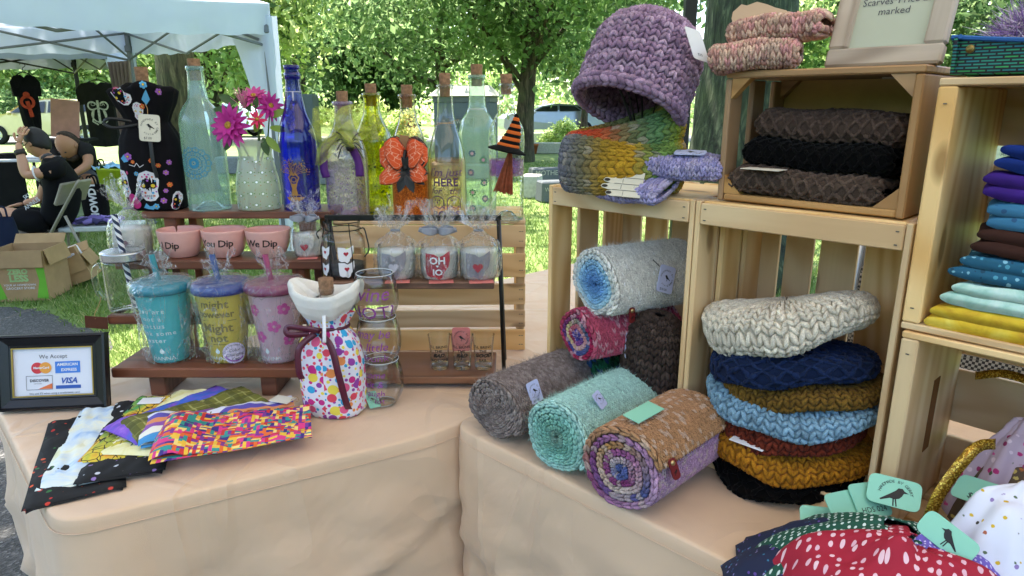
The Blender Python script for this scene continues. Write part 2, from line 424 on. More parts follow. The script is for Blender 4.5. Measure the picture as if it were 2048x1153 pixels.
# --- knitting
def spindle(rings=2, seg=4):
    V = [(-.5, 0, 0)]
    for i in range(rings):
        a = -.5 + (i + 1) / (rings + 1); r = math.sin(PI * (i + 1) / (rings + 1)) ** .85
        V += [(a, r * math.cos(2 * PI * k / seg), r * math.sin(2 * PI * k / seg)) for k in range(seg)]
    V.append((.5, 0, 0)); F = []
    for k in range(seg):
        l = (k + 1) % seg; F.append((0, 1 + l, 1 + k)); e = len(V) - 1; b = 1 + (rings - 1) * seg; F.append((e, b + k, b + l))
        for i in range(rings - 1):
            p = 1 + i * seg; F += [(p + k, p + l, p + seg + l), (p + k, p + seg + l, p + seg + k)]
    return np.array(V), np.array(F)
def knit(S, nu, nv, colfn, fat=.36, high=.3, rings=3, seg=5, jit=.1, seed=0, lean=.5, mask=None, unit=None, style='v', over=1.6):
    """stitches laid over S(u,v) (u,v arrays in 0..1, u across the stitches of a row, v along the columns); returns V,F,C"""
    r = np.random.default_rng(seed); T, TF = spindle(rings, seg); st = []
    i, j = np.meshgrid(np.arange(nu), np.arange(nv), indexing='ij'); i = i.ravel(); j = j.ravel()
    uc, vc = (i + .5) / nu, (j + .5) / nv
    if mask is not None: k = mask(uc, vc); uc, vc, i, j = uc[k], vc[k], i[k], j[k]
    e = 1e-3
    P0 = S(uc, vc); du = np.linalg.norm(S(uc + e, vc) - P0, axis=1) / e / nu; dv = np.linalg.norm(S(uc, vc + e) - P0, axis=1) / e / nv
    if unit is None: unit = float(np.median(np.minimum(du, dv)))
    Vs, Cs = [], []; base = colfn(uc, vc, r)
    for side in (-1, 1):
        if style == 'moss':
            ang = np.where((i + j) % 2 == 0, 1.0, -1.0) * .75 + r.normal(0, .12, len(uc))
            cu, cv = .25 * side * (1 - 2 * ((i + j) % 2)) + 0 * uc, .25 * side + 0 * uc
            au, av = np.sin(ang) * .5 * over, np.cos(ang) * .45 * over
        else:
            cu = side * .25 + 0 * uc; cv = 0 * uc; au = -side * lean * .5 + 0 * uc; av = .5 * over + 0 * uc
        ju, jv = r.normal(0, jit * .3, len(uc)), r.normal(0, jit * .3, len(uc))
        ln = np.sqrt(au ** 2 + av ** 2) + 1e-9; pu, pv = av / ln, -au / ln
        a, b, c = T[:, 0], T[:, 1], T[:, 2]
        fj = fat * (1 + r.normal(0, .08, len(uc)))
        U = uc[:, None] + ((cu + ju)[:, None] + 2 * a[None] * au[:, None] + b[None] * (fj * pu)[:, None] * .62) / nu
        Vv = vc[:, None] + ((cv + jv)[:, None] + 2 * a[None] * av[:, None] + b[None] * (fj * pv)[:, None] * .62) / nv
        Uf, Vf = U.ravel(), Vv.ravel(); P = S(Uf, Vf); Nn = np.cross(S(Uf + e, Vf) - P, S(Uf, Vf + e) - P)
        Nn /= np.linalg.norm(Nn, axis=1)[:, None] + 1e-12
        hgt = (c[None] * high * unit * (1 + r.normal(0, .1, len(uc)))[:, None] + .18 * high * unit * (1 - 4 * a[None] ** 2)).ravel()
        Vs.append(P + Nn * hgt[:, None])
        cc = np.clip(base * (1 + r.normal(0, .10, (len(uc), 1))), 0, 1); Cs.append(np.repeat(cc, len(T), axis=0))
    n = len(uc) * 2; V = np.concatenate(Vs); C = np.concatenate(Cs)
    F = (TF[None] + (np.arange(n) * len(T))[:, None, None]).reshape(-1, 3)
    return V, F, C
def fuzz(V, C, n, ln, wd, seed=0, up=None):
    """fine loose fibres standing off the yarn"""
    r = np.random.default_rng(seed); k = r.integers(0, len(V), n); P = V[k]; d = r.normal(size=(n, 3)); d /= np.linalg.norm(d, axis=1)[:, None]
    ctr = V.mean(0); o = P - ctr; d = np.where((d * o).sum(1)[:, None] < 0, -d, d)
    t = np.cross(d, r.normal(size=(n, 3))); t /= np.linalg.norm(t, axis=1)[:, None] + 1e-9
    L = ln * r.uniform(.4, 1.2, n)[:, None]; W = wd
    A = P - t * W; B = P + t * W; E_ = P + d * L + r.normal(size=(n, 3)) * ln * .25
    VV = np.stack([A, B, E_], 1).reshape(-1, 3); FF = np.arange(3 * n).reshape(-1, 3)
    return VV, FF, np.repeat(np.clip(C[k] * 1.15, 0, 1), 3, axis=0)
def knit_ob(name, S, nu, nv, colfn, parent, base_nu=40, base_nv=24, under=.75, fz=0, fl=.006, **k):
    """the knitted cloth: ground fabric as one part, its stitches as real geometry on top"""
    V, F, C = knit(S, nu, nv, colfn, **k)
    u, v = np.meshgrid(np.linspace(0, 1, base_nu), np.linspace(0, 1, base_nv), indexing='ij'); u, v = u.ravel(), v.ravel()
    P = S(u, v); bf = np.array([(q[0], q[1], q[2]) for q in gridfaces(base_nu, base_nv)] + [(q[0], q[2], q[3]) for q in gridfaces(base_nu, base_nv)])
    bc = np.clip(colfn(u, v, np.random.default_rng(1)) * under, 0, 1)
    Fa = np.concatenate([F, bf + len(V)]); Va = np.concatenate([V, P]); Ca = np.concatenate([C, bc])
    if fz:
        a, b, c = fuzz(V, C, fz, fl, .0003, seed=3); Fa = np.concatenate([Fa, b + len(Va)]); Va = np.concatenate([Va, a]); Ca = np.concatenate([Ca, c])
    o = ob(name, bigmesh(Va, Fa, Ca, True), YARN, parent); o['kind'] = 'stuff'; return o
def solid(c, var=.05):
    c = np.array(hx(c) if isinstance(c, str) else c)
    return lambda u, v, r: np.clip(c[None] * (1 + r.normal(0, var, (len(u), 1))), 0, 1)
def heather(cs, var=.06):
    C = np.array([hx(c) for c in cs])
    return lambda u, v, r: np.clip(C[r.integers(0, len(C), len(u))] * (1 + r.normal(0, var, (len(u), 1))), 0, 1)
def grad(stops, var=.06, along='u', mixp=.0, alt='#ffffff'):
    ps = np.array([s[0] for s in stops]); C = np.array([hx(s[1]) for s in stops]); al = np.array(hx(alt))
    def f(u, v, r):
        t = u if along == 'u' else v
        c = np.stack([np.interp(t, ps, C[:, k]) for k in range(3)], 1) * (1 + r.normal(0, var, (len(u), 1)))
        if mixp: m = (r.random(len(u)) < mixp)[:, None]; c = np.where(m, c * .45 + al * .55, c)
        return np.clip(c, 0, 1)
    return f
# ================================================================== the setting
def m_lawn():
    t = NT('lawn'); v = t.coord()
    a = t.noise(v, .9, 5, .6); b = t.noise(v, 14, 4, .7); c = t.noise(v, 90, 2)
    col = t.ramp(a, [(.3, hx('#4c6630')), (.5, hx('#65803a')), (.72, hx('#8a9850'))])
    col = t.mix(t.math('MULTIPLY', b, .5), col, hx('#3c5a1a')); col = t.mix(t.math('MULTIPLY', c, .35), col, hx('#a3a860'))
    t.base(col); t.set(Roughness=.9); t.bump(b, .6, .03); return t.m
def m_asphalt():
    t = NT('asphalt'); v = t.coord(); vo = t.n('TexVoronoi', feature='F1'); t.l(v, vo.inputs['Vector']); vo.inputs['Scale'].default_value = 110
    big = t.noise(v, 1.3, 4); col = t.ramp(vo.outputs['Color'], [(.2, (.028, .027, .026)), (.75, (.085, .082, .078)), (.95, (.22, .21, .2))])
    col = t.mix(t.math('MULTIPLY', big, .5), col, (.05, .046, .04)); t.base(col); t.set(Roughness=.85); t.bump(vo.outputs['Distance'], .9, .006); return t.m
LAWN, ASPH = m_lawn(), m_asphalt()
G = 400
struct('lawn', mesh([(-G, -60, 0), (G, -60, 0), (G, 500, 0), (-G, 500, 0)], [(0, 1, 2, 3)]), LAWN)
edge = [at(0, 612, z=0), at(60, 618, z=0), at(110, 630, z=0), at(150, 650, z=0), at(190, 662, z=0), at(222, 690, z=0)]
edge = spline([(p.x, p.y) for p in edge] + [(-1.5, 2.2), (.2, 1.95), (3.5, 1.7)], 5)
jig = [(x + random.uniform(-.03, .03), y + random.uniform(-.035, .035)) for x, y in edge]
struct('asphalt_path', mesh([(x, y, .004) for x, y in jig] + [(6, -12, .004), (-14, -12, .004), (-14, jig[0][1] + .1, .004)], [tuple(range(len(jig) + 3))]), ASPH)
struct('cemetery_road', mesh([(-60, 24.5, .004), (60, 28.5, .004), (60, 33, .004), (-60, 30, .004)], [(0, 1, 2, 3)]), M('pale_road', (.23, .22, .2), .9, var=.2, vs_=.6))
# fine grass blades on the lawn near the stall
def grass(n, xr, yr, seed, h0, h1, wd):
    r = np.random.default_rng(seed); y = yr[0] * (yr[1] / yr[0]) ** r.random(n); x = r.uniform(-.8, .8, n) * y
    ex = np.interp(x, [p[0] for p in edge], [p[1] for p in edge]); k = y > ex + r.normal(0, .05, n); x, y = x[k], y[k]; n = len(x)
    h = r.uniform(h0, h1, n) * (1 + .25 * np.sin(x * 1.7 + y)); a = r.uniform(0, 6.28, n); ln = r.normal(0, .5, (n, 2)) * h[:, None]
    w_ = wd * (1 + y * .12)
    A = np.stack([x - np.cos(a) * w_, y - np.sin(a) * w_, 0 * x], 1); B = np.stack([x + np.cos(a) * w_, y + np.sin(a) * w_, 0 * x], 1)
    Cc = np.stack([x + ln[:, 0], y + ln[:, 1], h], 1)
    c1, c2, c3 = np.array(hx('#49682c')), np.array(hx('#7d9648')), np.array(hx('#b5b07a'))
    t = r.random(n)[:, None]; col = c1 * (1 - t) + c2 * t; col = np.where(r.random(n)[:, None] < .06, c3, col)
    return np.stack([A, B, Cc], 1).reshape(-1, 3), np.arange(3 * n).reshape(-1, 3), np.repeat(col, 3, axis=0)
LEAF = colmat('leaf', rough=.6, sheen=0, trans=.58)
GRASSM = colmat('grass_blade', rough=.7, sheen=0, trans=.35)
o = ob('grass', bigmesh(*[(a) for a in grass(150000, None, (2.0, 17.0), 5, .03, .075, .0028)]), GRASSM, kind='stuff')
o['label'] = 'mown green grass blades on the cemetery lawn'; o['category'] = 'grass'
# ---- trees
def bark(name, a, b, c, sc=1.0):
    t = NT(name); v = t.coord()
    w_ = t.noise(t.map(v, (9 * sc, 9 * sc, 1.6 * sc)), 1.6, 6, .65, .6); g = t.noise(v, 2.2 * sc, 3)
    col = t.ramp(w_, [(.32, a), (.52, b), (.72, c)]); col = t.mix(t.ramp(g, [(.45, (0, 0, 0)), (.7, (.6, .6, .6))]), col, hx('#46532f'))
    t.base(col); t.set(Roughness=.95); t.bump(w_, 1.0, .05); return t.m
BARKG = bark('bark_mossy', hx('#12150e'), hx('#3b4430'), hx('#7c8664'), 2.0)
BARKB = bark('bark_brown', hx('#221b15'), hx('#4c4034'), hx('#7a6a58'))
def trunk_mesh(pts, rad, seg=18, ridge=.0, seed=0):
    v, f = tube(pts, rad, seg); P = np.array(v)
    if ridge:
        n = len(pts); k = np.arange(len(P)); i = k // seg; th = (k % seg) / seg * 2 * PI; ctr = np.array([pts[j] for j in np.minimum(i, n - 1)])
        z = ctr[:, 2]; d = (np.abs(np.sin(th * 9 + np.sin(z * 2.3) * .8 + seed)) - .5) * ridge + np.sin(th * 23 + z * 3.1 + 1.7 * np.sin(z * 5 + th * 2)) * ridge * .45
        P = ctr + (P - ctr) * (1 + d)[:, None]
    return mesh(P, f, True)
def leafcloud(n, centers, spread, size, greens, seed, flat=.8):
    r = np.random.default_rng(seed); C_ = np.array(centers); k = r.integers(0, len(C_), n); P = C_[k] + r.normal(size=(n, 3)) * spread * np.array([1, 1, flat])
    a = r.normal(size=(n, 3)); a /= np.linalg.norm(a, axis=1)[:, None]; b = np.cross(a, r.normal(size=(n, 3))); b /= np.linalg.norm(b, axis=1)[:, None] + 1e-9
    s = size * r.uniform(.6, 1.35, n)[:, None]; c = np.cross(a, b)
    V = np.stack([P - a * s * .6, P + b * s * .34 - a * s * .05 + c * s * .08, P + a * s * .62, P - b * s * .34 - a * s * .05 + c * s * .08], 1).reshape(-1, 3)
    g = np.array([hx(q) for q in greens]); tint = g[r.integers(0, len(g), len(C_))][k]; own = g[r.integers(0, len(g), n)]
    col = np.clip((tint * .65 + own * .35) * r.uniform(.7, 1.25, n)[:, None], 0, 1)
    return V, np.arange(4 * n).reshape(-1, 4), np.repeat(col, 4, axis=0)
GREENS = ['#4c6e40', '#5c8048', '#6d9056', '#3c5c36', '#84a064']
DARKG = ['#33502a', '#3d5c2a', '#2b4626', '#4a6a30']
LIME = ['#90ab5a', '#a5bc6e', '#829e56', '#bccb8c']
def tree(name, label, x, y, h, r0, crown, n, size, greens, seed, forks=(), spread=.5, bk=None, lean=(0, 0), top=None, ncl=60, low=None, group='trees in the cemetery'):
    """crown = (cx,cy,cz, rx,ry,rz) in metres relative to the trunk foot"""
    t = thing(name, label, 'tree', (x, y, 0), group=group); rr = random.Random(seed); ht = top or h * .75
    pts = spline([(0, 0, -.1), (lean[0] * .35, lean[1] * .35, ht * .35), (lean[0], lean[1], ht)], 8); k = len(pts)
    ob('trunk', trunk_mesh(pts, [r0 * (1.25 - .25 * min(1, i * 3 / k)) * (1 - .55 * i / k) for i in range(k)], 20, .09, seed), bk or BARKB, t)
    cx, cy, cz, rx, ry, rz = crown; cen = []
    while len(cen) < ncl:
        p = np.array([rr.uniform(-1, 1) for _ in range(3)]); q = np.linalg.norm(p)
        if .35 < q < 1: cen.append((cx + p[0] * rx, cy + p[1] * ry, cz + p[2] * rz))
    lm = MB()
    for (z0, dx, dy, dz, rad) in forks:
        a = Vector((lean[0] * z0 / ht, lean[1] * z0 / ht, z0)); b = a + Vector((dx, dy, dz))
        lm.tube(spline([a, a.lerp(b, .5) + Vector((0, 0, -.12 * abs(dx))), b], 5), [rad * (1 - .06 * i) for i in range(11)], 8)
    for i in range(10):
        c = Vector(cen[rr.randrange(len(cen))]); a = Vector(pts[rr.randrange(k // 2, k)]); rad = r0 * .22
        lm.tube(spline([a, a.lerp(c, .55) + Vector((0, 0, .15)), c], 4), [rad * (1 - .1 * j) for j in range(9)], 6)
    lm.build('limbs', bk or BARKB, t, True)
    ob('crown', bigmesh(*leafcloud(n, cen, spread, size, greens, seed)), LEAF, t, kind='stuff')
    return t
def P0(px, Y): p = at(px, 300, Y=Y); return p.x
tree('maple_tree', 'huge mossy dark tree trunk standing right behind the wooden crates', P0(1482, 5.3), 5.3, 8, .43, (.3, .6, 6.4, 4.2, 3.6, 2.1), 9000, .17, GREENS, 1, bk=BARKG, top=6.0, ncl=70, spread=.6)
tree('oak_tree', 'thick brown trunk standing behind the white tent corner', P0(372, 11), 11, 9, .36, (.2, .5, 6.0, 3.4, 3, 2.6), 9000, .17, GREENS, 2, bk=bark('bark_ochre', hx('#2b2416'), hx('#5c5136'), hx('#8d8058')), top=6.5, spread=.55)
tree('forked_tree', 'young tree with forked pale limbs between the oak trunk and the tent drape', P0(437, 16), 16, 6.5, .16, (.4, 0, 3.9, 2.6, 2, 2.0), 14000, .15, GREENS + LIME, 3, forks=((.9, .9, 0, 1.1, .09), (1.2, .55, 0, 1.4, .08), (.8, -.5, .2, 1.6, .07)), spread=.45)
tree('dark_trunk_tree', 'slender dark trunked tree rising behind the big grey monument', P0(885, 21), 21, 9, .2, (.2, 0, 4.6, 4.6, 3, 2.3), 17000, .17, GREENS, 4, forks=((1.9, -1.9, 0, 1.2, .12), (2.4, 1.6, .3, 1.3, .09)), spread=.6, top=6.5, ncl=90)
tree('leaning_tree', 'grey trunked maple leaning right above the witch hat bottle', P0(1042, 17), 17, 8.5, .27, (.6, 0, 4.7, 3.9, 2.6, 2.2), 18000, .15, GREENS, 5, lean=(.35, 0), forks=((2.7, -.9, 0, 1.5, .15), (2.7, 1.1, .2, 1.2, .14)), spread=.55, top=4.2, ncl=90)
tree('yew_tree', 'dense dark evergreen yew beyond the purple bottle', P0(757, 25), 25, 6, .22, (0, 0, 2.9, 1.75, 1.5, 2.7), 24000, .14, DARKG, 6, spread=.33, ncl=120)
tree('thin_tree', 'thin pale trunk far off left of the knitted hat', P0(1165, 30), 30, 7, .16, (.3, 0, 4.7, 3, 2.4, 2.5), 12000, .22, LIME + GREENS, 7, spread=.6, lean=(.2, 0))
tree('tall_tree', 'tall leafy tree at the top centre behind the blue bottle', P0(610, 28), 28, 10, .3, (0, 0, 5.2, 4.6, 3, 3.6), 13000, .21, GREENS, 8, spread=.7, ncl=90)
tree('broad_tree', 'broad green tree behind the t-shirt stand and gold car', P0(90, 37), 37, 9, .3, (0, 0, 3.7, 5.2, 3, 3.2), 20000, .24, LIME + GREENS, 9, spread=.75, ncl=90)
tree('round_tree', 'rounded light green tree behind the brown drape', P0(260, 42), 42, 9, .3, (0, 0, 4, 4.2, 3, 3.3), 15000, .26, LIME + GREENS, 10, spread=.75)
tree('side_tree', 'leafy tree seen over the right crates beyond the price sign', P0(1960, 14), 14, 7, .22, (0, 0, 2.5, 2.4, 2, 2.0), 15000, .13, GREENS + DARKG, 12, spread=.4)
tree('gap_tree', 'leafy tree in the gap between mossy trunk and price sign', P0(1640, 24), 24, 7, .2, (0, 0, 3.2, 3.4, 2, 2.6), 12000, .19, LIME + GREENS, 13, spread=.5)
tree('added_shade_tree', 'broad shade tree just outside the left edge over the asphalt path', -5.3, 2.0, 9, .3, (2.0, .9, 6.3, 2.7, 2.3, 1.3), 9000, .16, GREENS, 15, top=6.0, ncl=70, spread=.5)  # tree added out of view to throw dappled shade on the path
tree('shade_tree', 'leafy tree arching in at the top above the knitted hat', P0(1240, 12), 13, 7, .001, (0, 0, 4.4, 2.6, 1.8, 1.15), 11000, .12, GREENS, 14, spread=.38, ncl=60, top=3.2)
# far woodland as one mass
r_ = np.random.default_rng(40); cen = []
for i in range(420):
    x = r_.uniform(-62, 62); y = r_.uniform(46, 66); hgt = 5.6 + 3.4 * math.sin(x * .23 + 1) + 2 * math.sin(x * .71); cen.append((x, y, r_.uniform(.4, max(2, hgt))))
o = ob('far_woods', bigmesh(*leafcloud(80000, cen, 1.25, .42, LIME + LIME + GREENS + ['#c4d3a0', '#d0dab4'], 41)), LEAF, kind='stuff'); o['label'] = 'far woodland of bright sunlit trees across the cemetery'; o['category'] = 'woods'
def bush(name, label, x, y, rx, rz, n, size, greens, seed, cat='bush'):
    t = thing(name, label, cat, (x, y, 0), group='shrubs among the graves'); rr = random.Random(seed); cen = []
    while len(cen) < 36:
        p = [rr.uniform(-1, 1), rr.uniform(-1, 1), rr.uniform(0, 1)]
        if p[0] ** 2 + p[1] ** 2 + p[2] ** 2 < 1: cen.append((p[0] * rx, p[1] * rx * .8, .08 + p[2] * rz))
    s = MB()
    for i in range(7): s.tube([(0, 0, 0), (cen[i][0] * .5, cen[i][1] * .5, cen[i][2] * .6), cen[i]], [.02, .015, .008], 5)
    s.build('stems', BARKB, t); ob('foliage', bigmesh(*leafcloud(n, cen, rx * .17, size, greens, seed)), LEAF, t, kind='stuff')
bush('arborvitae', 'pointed yellow green arborvitae left of the big grey monument', P0(805, 13.2), 13.4, .38, 1.5, 5000, .06, LIME, 20)
bush('shrub', 'pale leafy shrub between the olive bottle and the grey monument', P0(735, 15), 15.5, .75, 1.35, 5000, .09, LIME + ['#c9d89a'], 21)
bush('shrub', 'yellow shrub in front of the silver car', P0(1122, 22), 22, .65, .8, 3500, .08, LIME, 22)
bush('shrub', 'bright yellow clipped shrub behind the silver car', P0(1118, 40), 42, 1.2, 1.7, 3500, .17, LIME, 23)
bush('shrub', 'dark green shrub under the broad tree at far left', P0(30, 31), 33, 2.2, 1.9, 5000, .16, GREENS, 24)
bush('shrub', 'green shrub behind the frosted bottle beside the parked car', P0(470, 33), 35, 2.0, 1.7, 5000, .16, GREENS + LIME, 25)
r_ = np.random.default_rng(43); cen = []
for i in range(260):
    a = r_.uniform(-2.5, 2.5) - PI / 2; d = r_.uniform(17, 30); cen.append((d * math.cos(a), d * math.sin(a) if math.sin(a) < .4 else -8, r_.uniform(.5, 3.8)))
o = ob('unseen_near_woods', bigmesh(*leafcloud(42000, cen, 1.3, .5, GREENS, 44)), LEAF, kind='stuff'); o['label'] = 'belt of trees on the near side of the cemetery behind the viewer'; o['category'] = 'woods'  # unseen trees behind the viewer, added to cut fill light and sky reflections
# ---- gravestones
STONE = M('granite_grey', '#85868a', .75, var=.2, vs_=30, bump=.3, bs=90); STONEL = M('granite_pale', '#b5b2a6', .8, var=.18, vs_=25, bump=.3, bs=80); STONED = M('granite_dark', '#55595c', .6, var=.2, vs_=40)
def stone(label, px, py, Y, wpx, hpx, dep, mat, top=0.0, text=None, rz=0.0, base=True, name='gravestone'):
    p = at(px, py, Y=Y); m = mpp(p); wd, hh = wpx * m, hpx * m; t = thing(name, label, 'gravestone', (p.x, Y, 0), rz, group='gravestones on the lawn')
    z0 = .12 if base else 0.0; H_ = max(p.z + hh, .25) - z0
    if base: MB().box((0, 0, .06), (wd * 1.25, dep * 1.5, .12), b=.02).build('plinth', mat, t)
    b = .015 + top * .2
    v, f = cbox((wd, dep, H_), .02); v = [(x * (1 - .06 * (z > 0)), y * (1 - .1 * (z > 0)), z + (top * (1 - (2 * x / wd) ** 2) if z > H_ * .4 else 0)) for x, y, z in v]
    ob('slab', mesh([(x, y, z + z0 + H_ / 2) for x, y, z in v], f), mat, t)
    if text: Flat().text(text, wd * .2).onto('lettering', Splane((0, -dep / 2 - .004, z0 + H_ * .55)), STONED if mat is not STONED else STONEL, t)
    return t
# big monument; sunlit pitched cap and shaded face put into the stone colours
p = at(893, 262, Y=13.0); m = mpp(p); t = thing('granite_monument', 'large grey family monument with pitched cap behind the orange and clear bottles', 'monument', (p.x + .35, 13.3, 0), math.radians(-16), group=None)
wd, hh = 1.12, 1.62
MB().box((0, 0, .14), (1.45, .8, .28), b=.03).build('plinth', STONE, t); MB().box((0, 0, .28 + .56), (wd, .5, 1.12), b=.015).build('slab', M('granite_blue', '#5f666d', .7, var=.15, vs_=40), t)
MB().box((0, 0, 1.455), (wd * 1.01, .51, .11), b=.01).build('frieze', STONED, t)
v, f = cbox((wd * 1.14, .64, .2), .01); v = [(x * (.74 if z > 0 else 1), y * (.3 if z > 0 else 1), z + 1.61) for x, y, z in v]; ob('cap', mesh(v, f), STONEL, t)
MB().box((-.02, -.255, 1.05), (.52, .02, .17), b=.006).build('name_panel', STONED, t); Flat().text('SAWYER', .1, 0, -.035).onto('lettering', Splane((-.02, -.27, 1.05)), STONEL, t)
stone('tall blue grey obelisk stone right of the blue bottle', 622, 290, 15, 34, 95, .5, M('granite_blue', '#5f666d'), .1)
stone('dark grey headstone marked MOTHER right of the witch hat bottle', 1092, 368, 11.2, 68, 32, .3, STONED, text='MOTHER', rz=.25)
stone('pale block headstone in front of the MOTHER stone', 1063, 398, 10.2, 38, 48, .3, STONEL, rz=-.3, base=False)
stone('low dark headstone nearest the left wooden crate', 1103, 402, 9.8, 56, 40, .3, STONED, text='WE SEAL', rz=.3, base=False)
stone('low pale ledger stone beyond the terracotta pot', 1098, 300, 20, 70, 14, .4, STONEL, base=False)
stone('small white stone beyond the yellow shrub', 1075, 276, 26, 60, 10, .4, STONEL, base=False)
stone('pale stone slab behind the pink bowls and crouching man', 205, 345, 11, 40, 20, .3, STONEL, base=False)
stone('small grey headstone between blue bottle and purple bottle', 655, 375, 12, 26, 22, .25, STONE, base=False)
stone('grey ledger stone left of the frosted bottle', 470, 330, 14, 70, 16, .4, STONE, base=False)
stone('pale headstone seen through the right crate with carved names', 2012, 262, 9, 60, 42, .25, STONEL, text='ALSEK', base=False)
p = at(1193, 250, Y=36); t = thing('stone_tomb', 'pale stone tomb with overhanging roof left of the knitted hat', 'tomb', (p.x, 36, 0))
MB().box((0, 0, .6), (1.9, 1.4, 1.2), b=.02).build('walls', STONEL, t); v, f = cbox((2.5, 1.9, .3), .02); ob('roof', mesh([(x * (.6 if z > 0 else 1), y * (.6 if z > 0 else 1), z + 1.35) for x, y, z in v], f), STONEL, t)
MB().box((0, -.705, .6), (.5, .02, .7)).build('door', STONE, t)
p = at(1056, 250, Y=33); t = thing('stone_tomb', 'small stone gate pillar with pyramid cap at the leaning tree foot', 'tomb', (p.x, 33, 0))
MB().box((0, 0, .5), (.6, .6, 1.0), b=.02).build('shaft', STONEL, t); v, f = cbox((.85, .85, .25), .02); ob('cap', mesh([(x * (.4 if z > 0 else 1), y * (.4 if z > 0 else 1), z + 1.13) for x, y, z in v], f), STONEL, t)
p = at(1065, 308, z=0); t = thing('flower_pot', 'terracotta flower pot on the lawn right of the witch hat bottle', 'flower pot', p)
m = mpp(p); MB().lathe([(0, .01), (8 * m, 0), (11 * m, 16 * m), (12 * m, 16 * m), (12 * m, 20 * m), (10.5 * m, 20 * m), (10 * m, 17 * m), (0, 16.5 * m)], 20).build('pot', M('terracotta', '#a5623f', .85), t, True)
# ---- cars
def car(label, px, Y, L, paint, rz, seed=0, hh=1.5, z=0):
    x = P0(px, Y); t = thing('parked_car', label, 'car', (x, Y, z), rz, group='cars parked in the cemetery'); W_ = 1.8
    pr = [(-L / 2, .45), (-L / 2 + .03, .8), (-L * .44, .98), (-L * .24, 1.06), (-L * .12, hh * .93), (0.02 * L, hh), (.2 * L, hh * .985), (.34 * L, hh * .9), (.45 * L, 1.1), (.49 * L, 1.0), (.5 * L, .6), (.485 * L, .35), (-L * .48, .32)]
    V, F = [], []; n = len(pr)
    for s, in_ in ((-1, .0), (-1, .06), (1, .06), (1, .0)):
        for (a, b) in pr:
            tap = .26 * max(0, (b - .95) / .55); V.append((a, s * (W_ / 2 - tap - (0 if in_ else .0)) * (1 if in_ else .94), b))
    for k in range(3):
        for i in range(n):
            j = (i + 1) % n; F.append((k * n + i, k * n + j, (k + 1) * n + j, (k + 1) * n + i))
    F += [tuple(range(n)), tuple(range(4 * n - 1, 3 * n - 1, -1))]
    ob('body', mesh(V, F), paint, t)
    GL = glass('car_glass', (.2, .24, .25), (.05, .06, .06), body=(.05, .06, .06), bodyamt=.7)
    for s in (-1, 1):
        yy = s * (W_ / 2 - .085)
        for q in (((-.205 * L, 1.1), (-.115 * L, hh * .9), (.03 * L, hh * .945), (.03 * L, 1.1)), ((.05 * L, 1.1), (.05 * L, hh * .945), (.2 * L, hh * .93), (.26 * L, 1.12)), ((.28 * L, 1.13), (.22 * L, hh * .92), (.32 * L, hh * .86), (.38 * L, 1.15))):
            V = [(a, s * (W_ / 2 * .985 - .26 * max(0, (b - .95) / .55)) + s * .012, b) for a, b in q]; ob('window', mesh(V, [(0, 1, 2, 3)]), GL, t)
        for xx in (-L * .32, L * .3):
            wh = ob('wheel', None, None, t, (xx, s * (W_ / 2 - .1), .34), (PI / 2, 0, 0))
            MB().lathe([(.2, -.11), (.31, -.12), (.34, -.08), (.34, .08), (.31, .12), (.2, .11)], 24).build('tyre', M('tyre_rubber', (.02, .02, .02), .9), wh, True)
            rm = MB().lathe([(0, .05), (.05, .06), (.19, .03), (.21, .11), (.21, -.11), (.19, -.03), (.05, -.06), (0, -.05)], 24)
            for k in range(6):
                a = k * PI / 3; rm.box((math.cos(a) * .11, math.sin(a) * .11, s * -.07), (.19, .04, .05), M=Matrix.Rotation(a, 3, 'Z'))
            rm.build('rim', M('alloy', (.6, .6, .62), .35, .8), wh)
        MB().box((-L * .485, s * .62, .78), (.08, .34, .14), b=.03).build('headlight', M('lamp_glass', (.75, .77, .78), .2), t)
        MB().box((L * .488, s * .66, .92), (.06, .26, .16), b=.03).build('tail_light', M('tail_red', (.35, .02, .02), .3), t)
        MB().box((-.2 * L, s * (W_ / 2 + .05), 1.08), (.1, .18, .12), b=.03).build('mirror', paint, t)
    V = [(-.235 * L, -.7, 1.08), (-.235 * L, .7, 1.08), (-.128 * L, .56, hh * .92), (-.128 * L, -.56, hh * .92)]; ob('windscreen', mesh([(a - .015, b, c + .01) for a, b, c in V], [(0, 1, 2, 3)]), GL, t)
    return t
def paint(n, c): return M(n, c, .28, .55, var=.03)
car('pale gold car parked behind the black t-shirt at far left', 120, 25.6, 4.9, paint('paint_gold', '#c9bb8f'), math.radians(4), hh=1.58)
car('silver grey car parked left of the knitted hat', 1100, 31, 4.5, paint('paint_silver', '#9aa3ab'), math.radians(10), hh=1.42)
car('white car parked behind the frosted bottle', 440, 31, 4.4, paint('paint_white', '#dfe3e8'), math.radians(-8), hh=1.45)
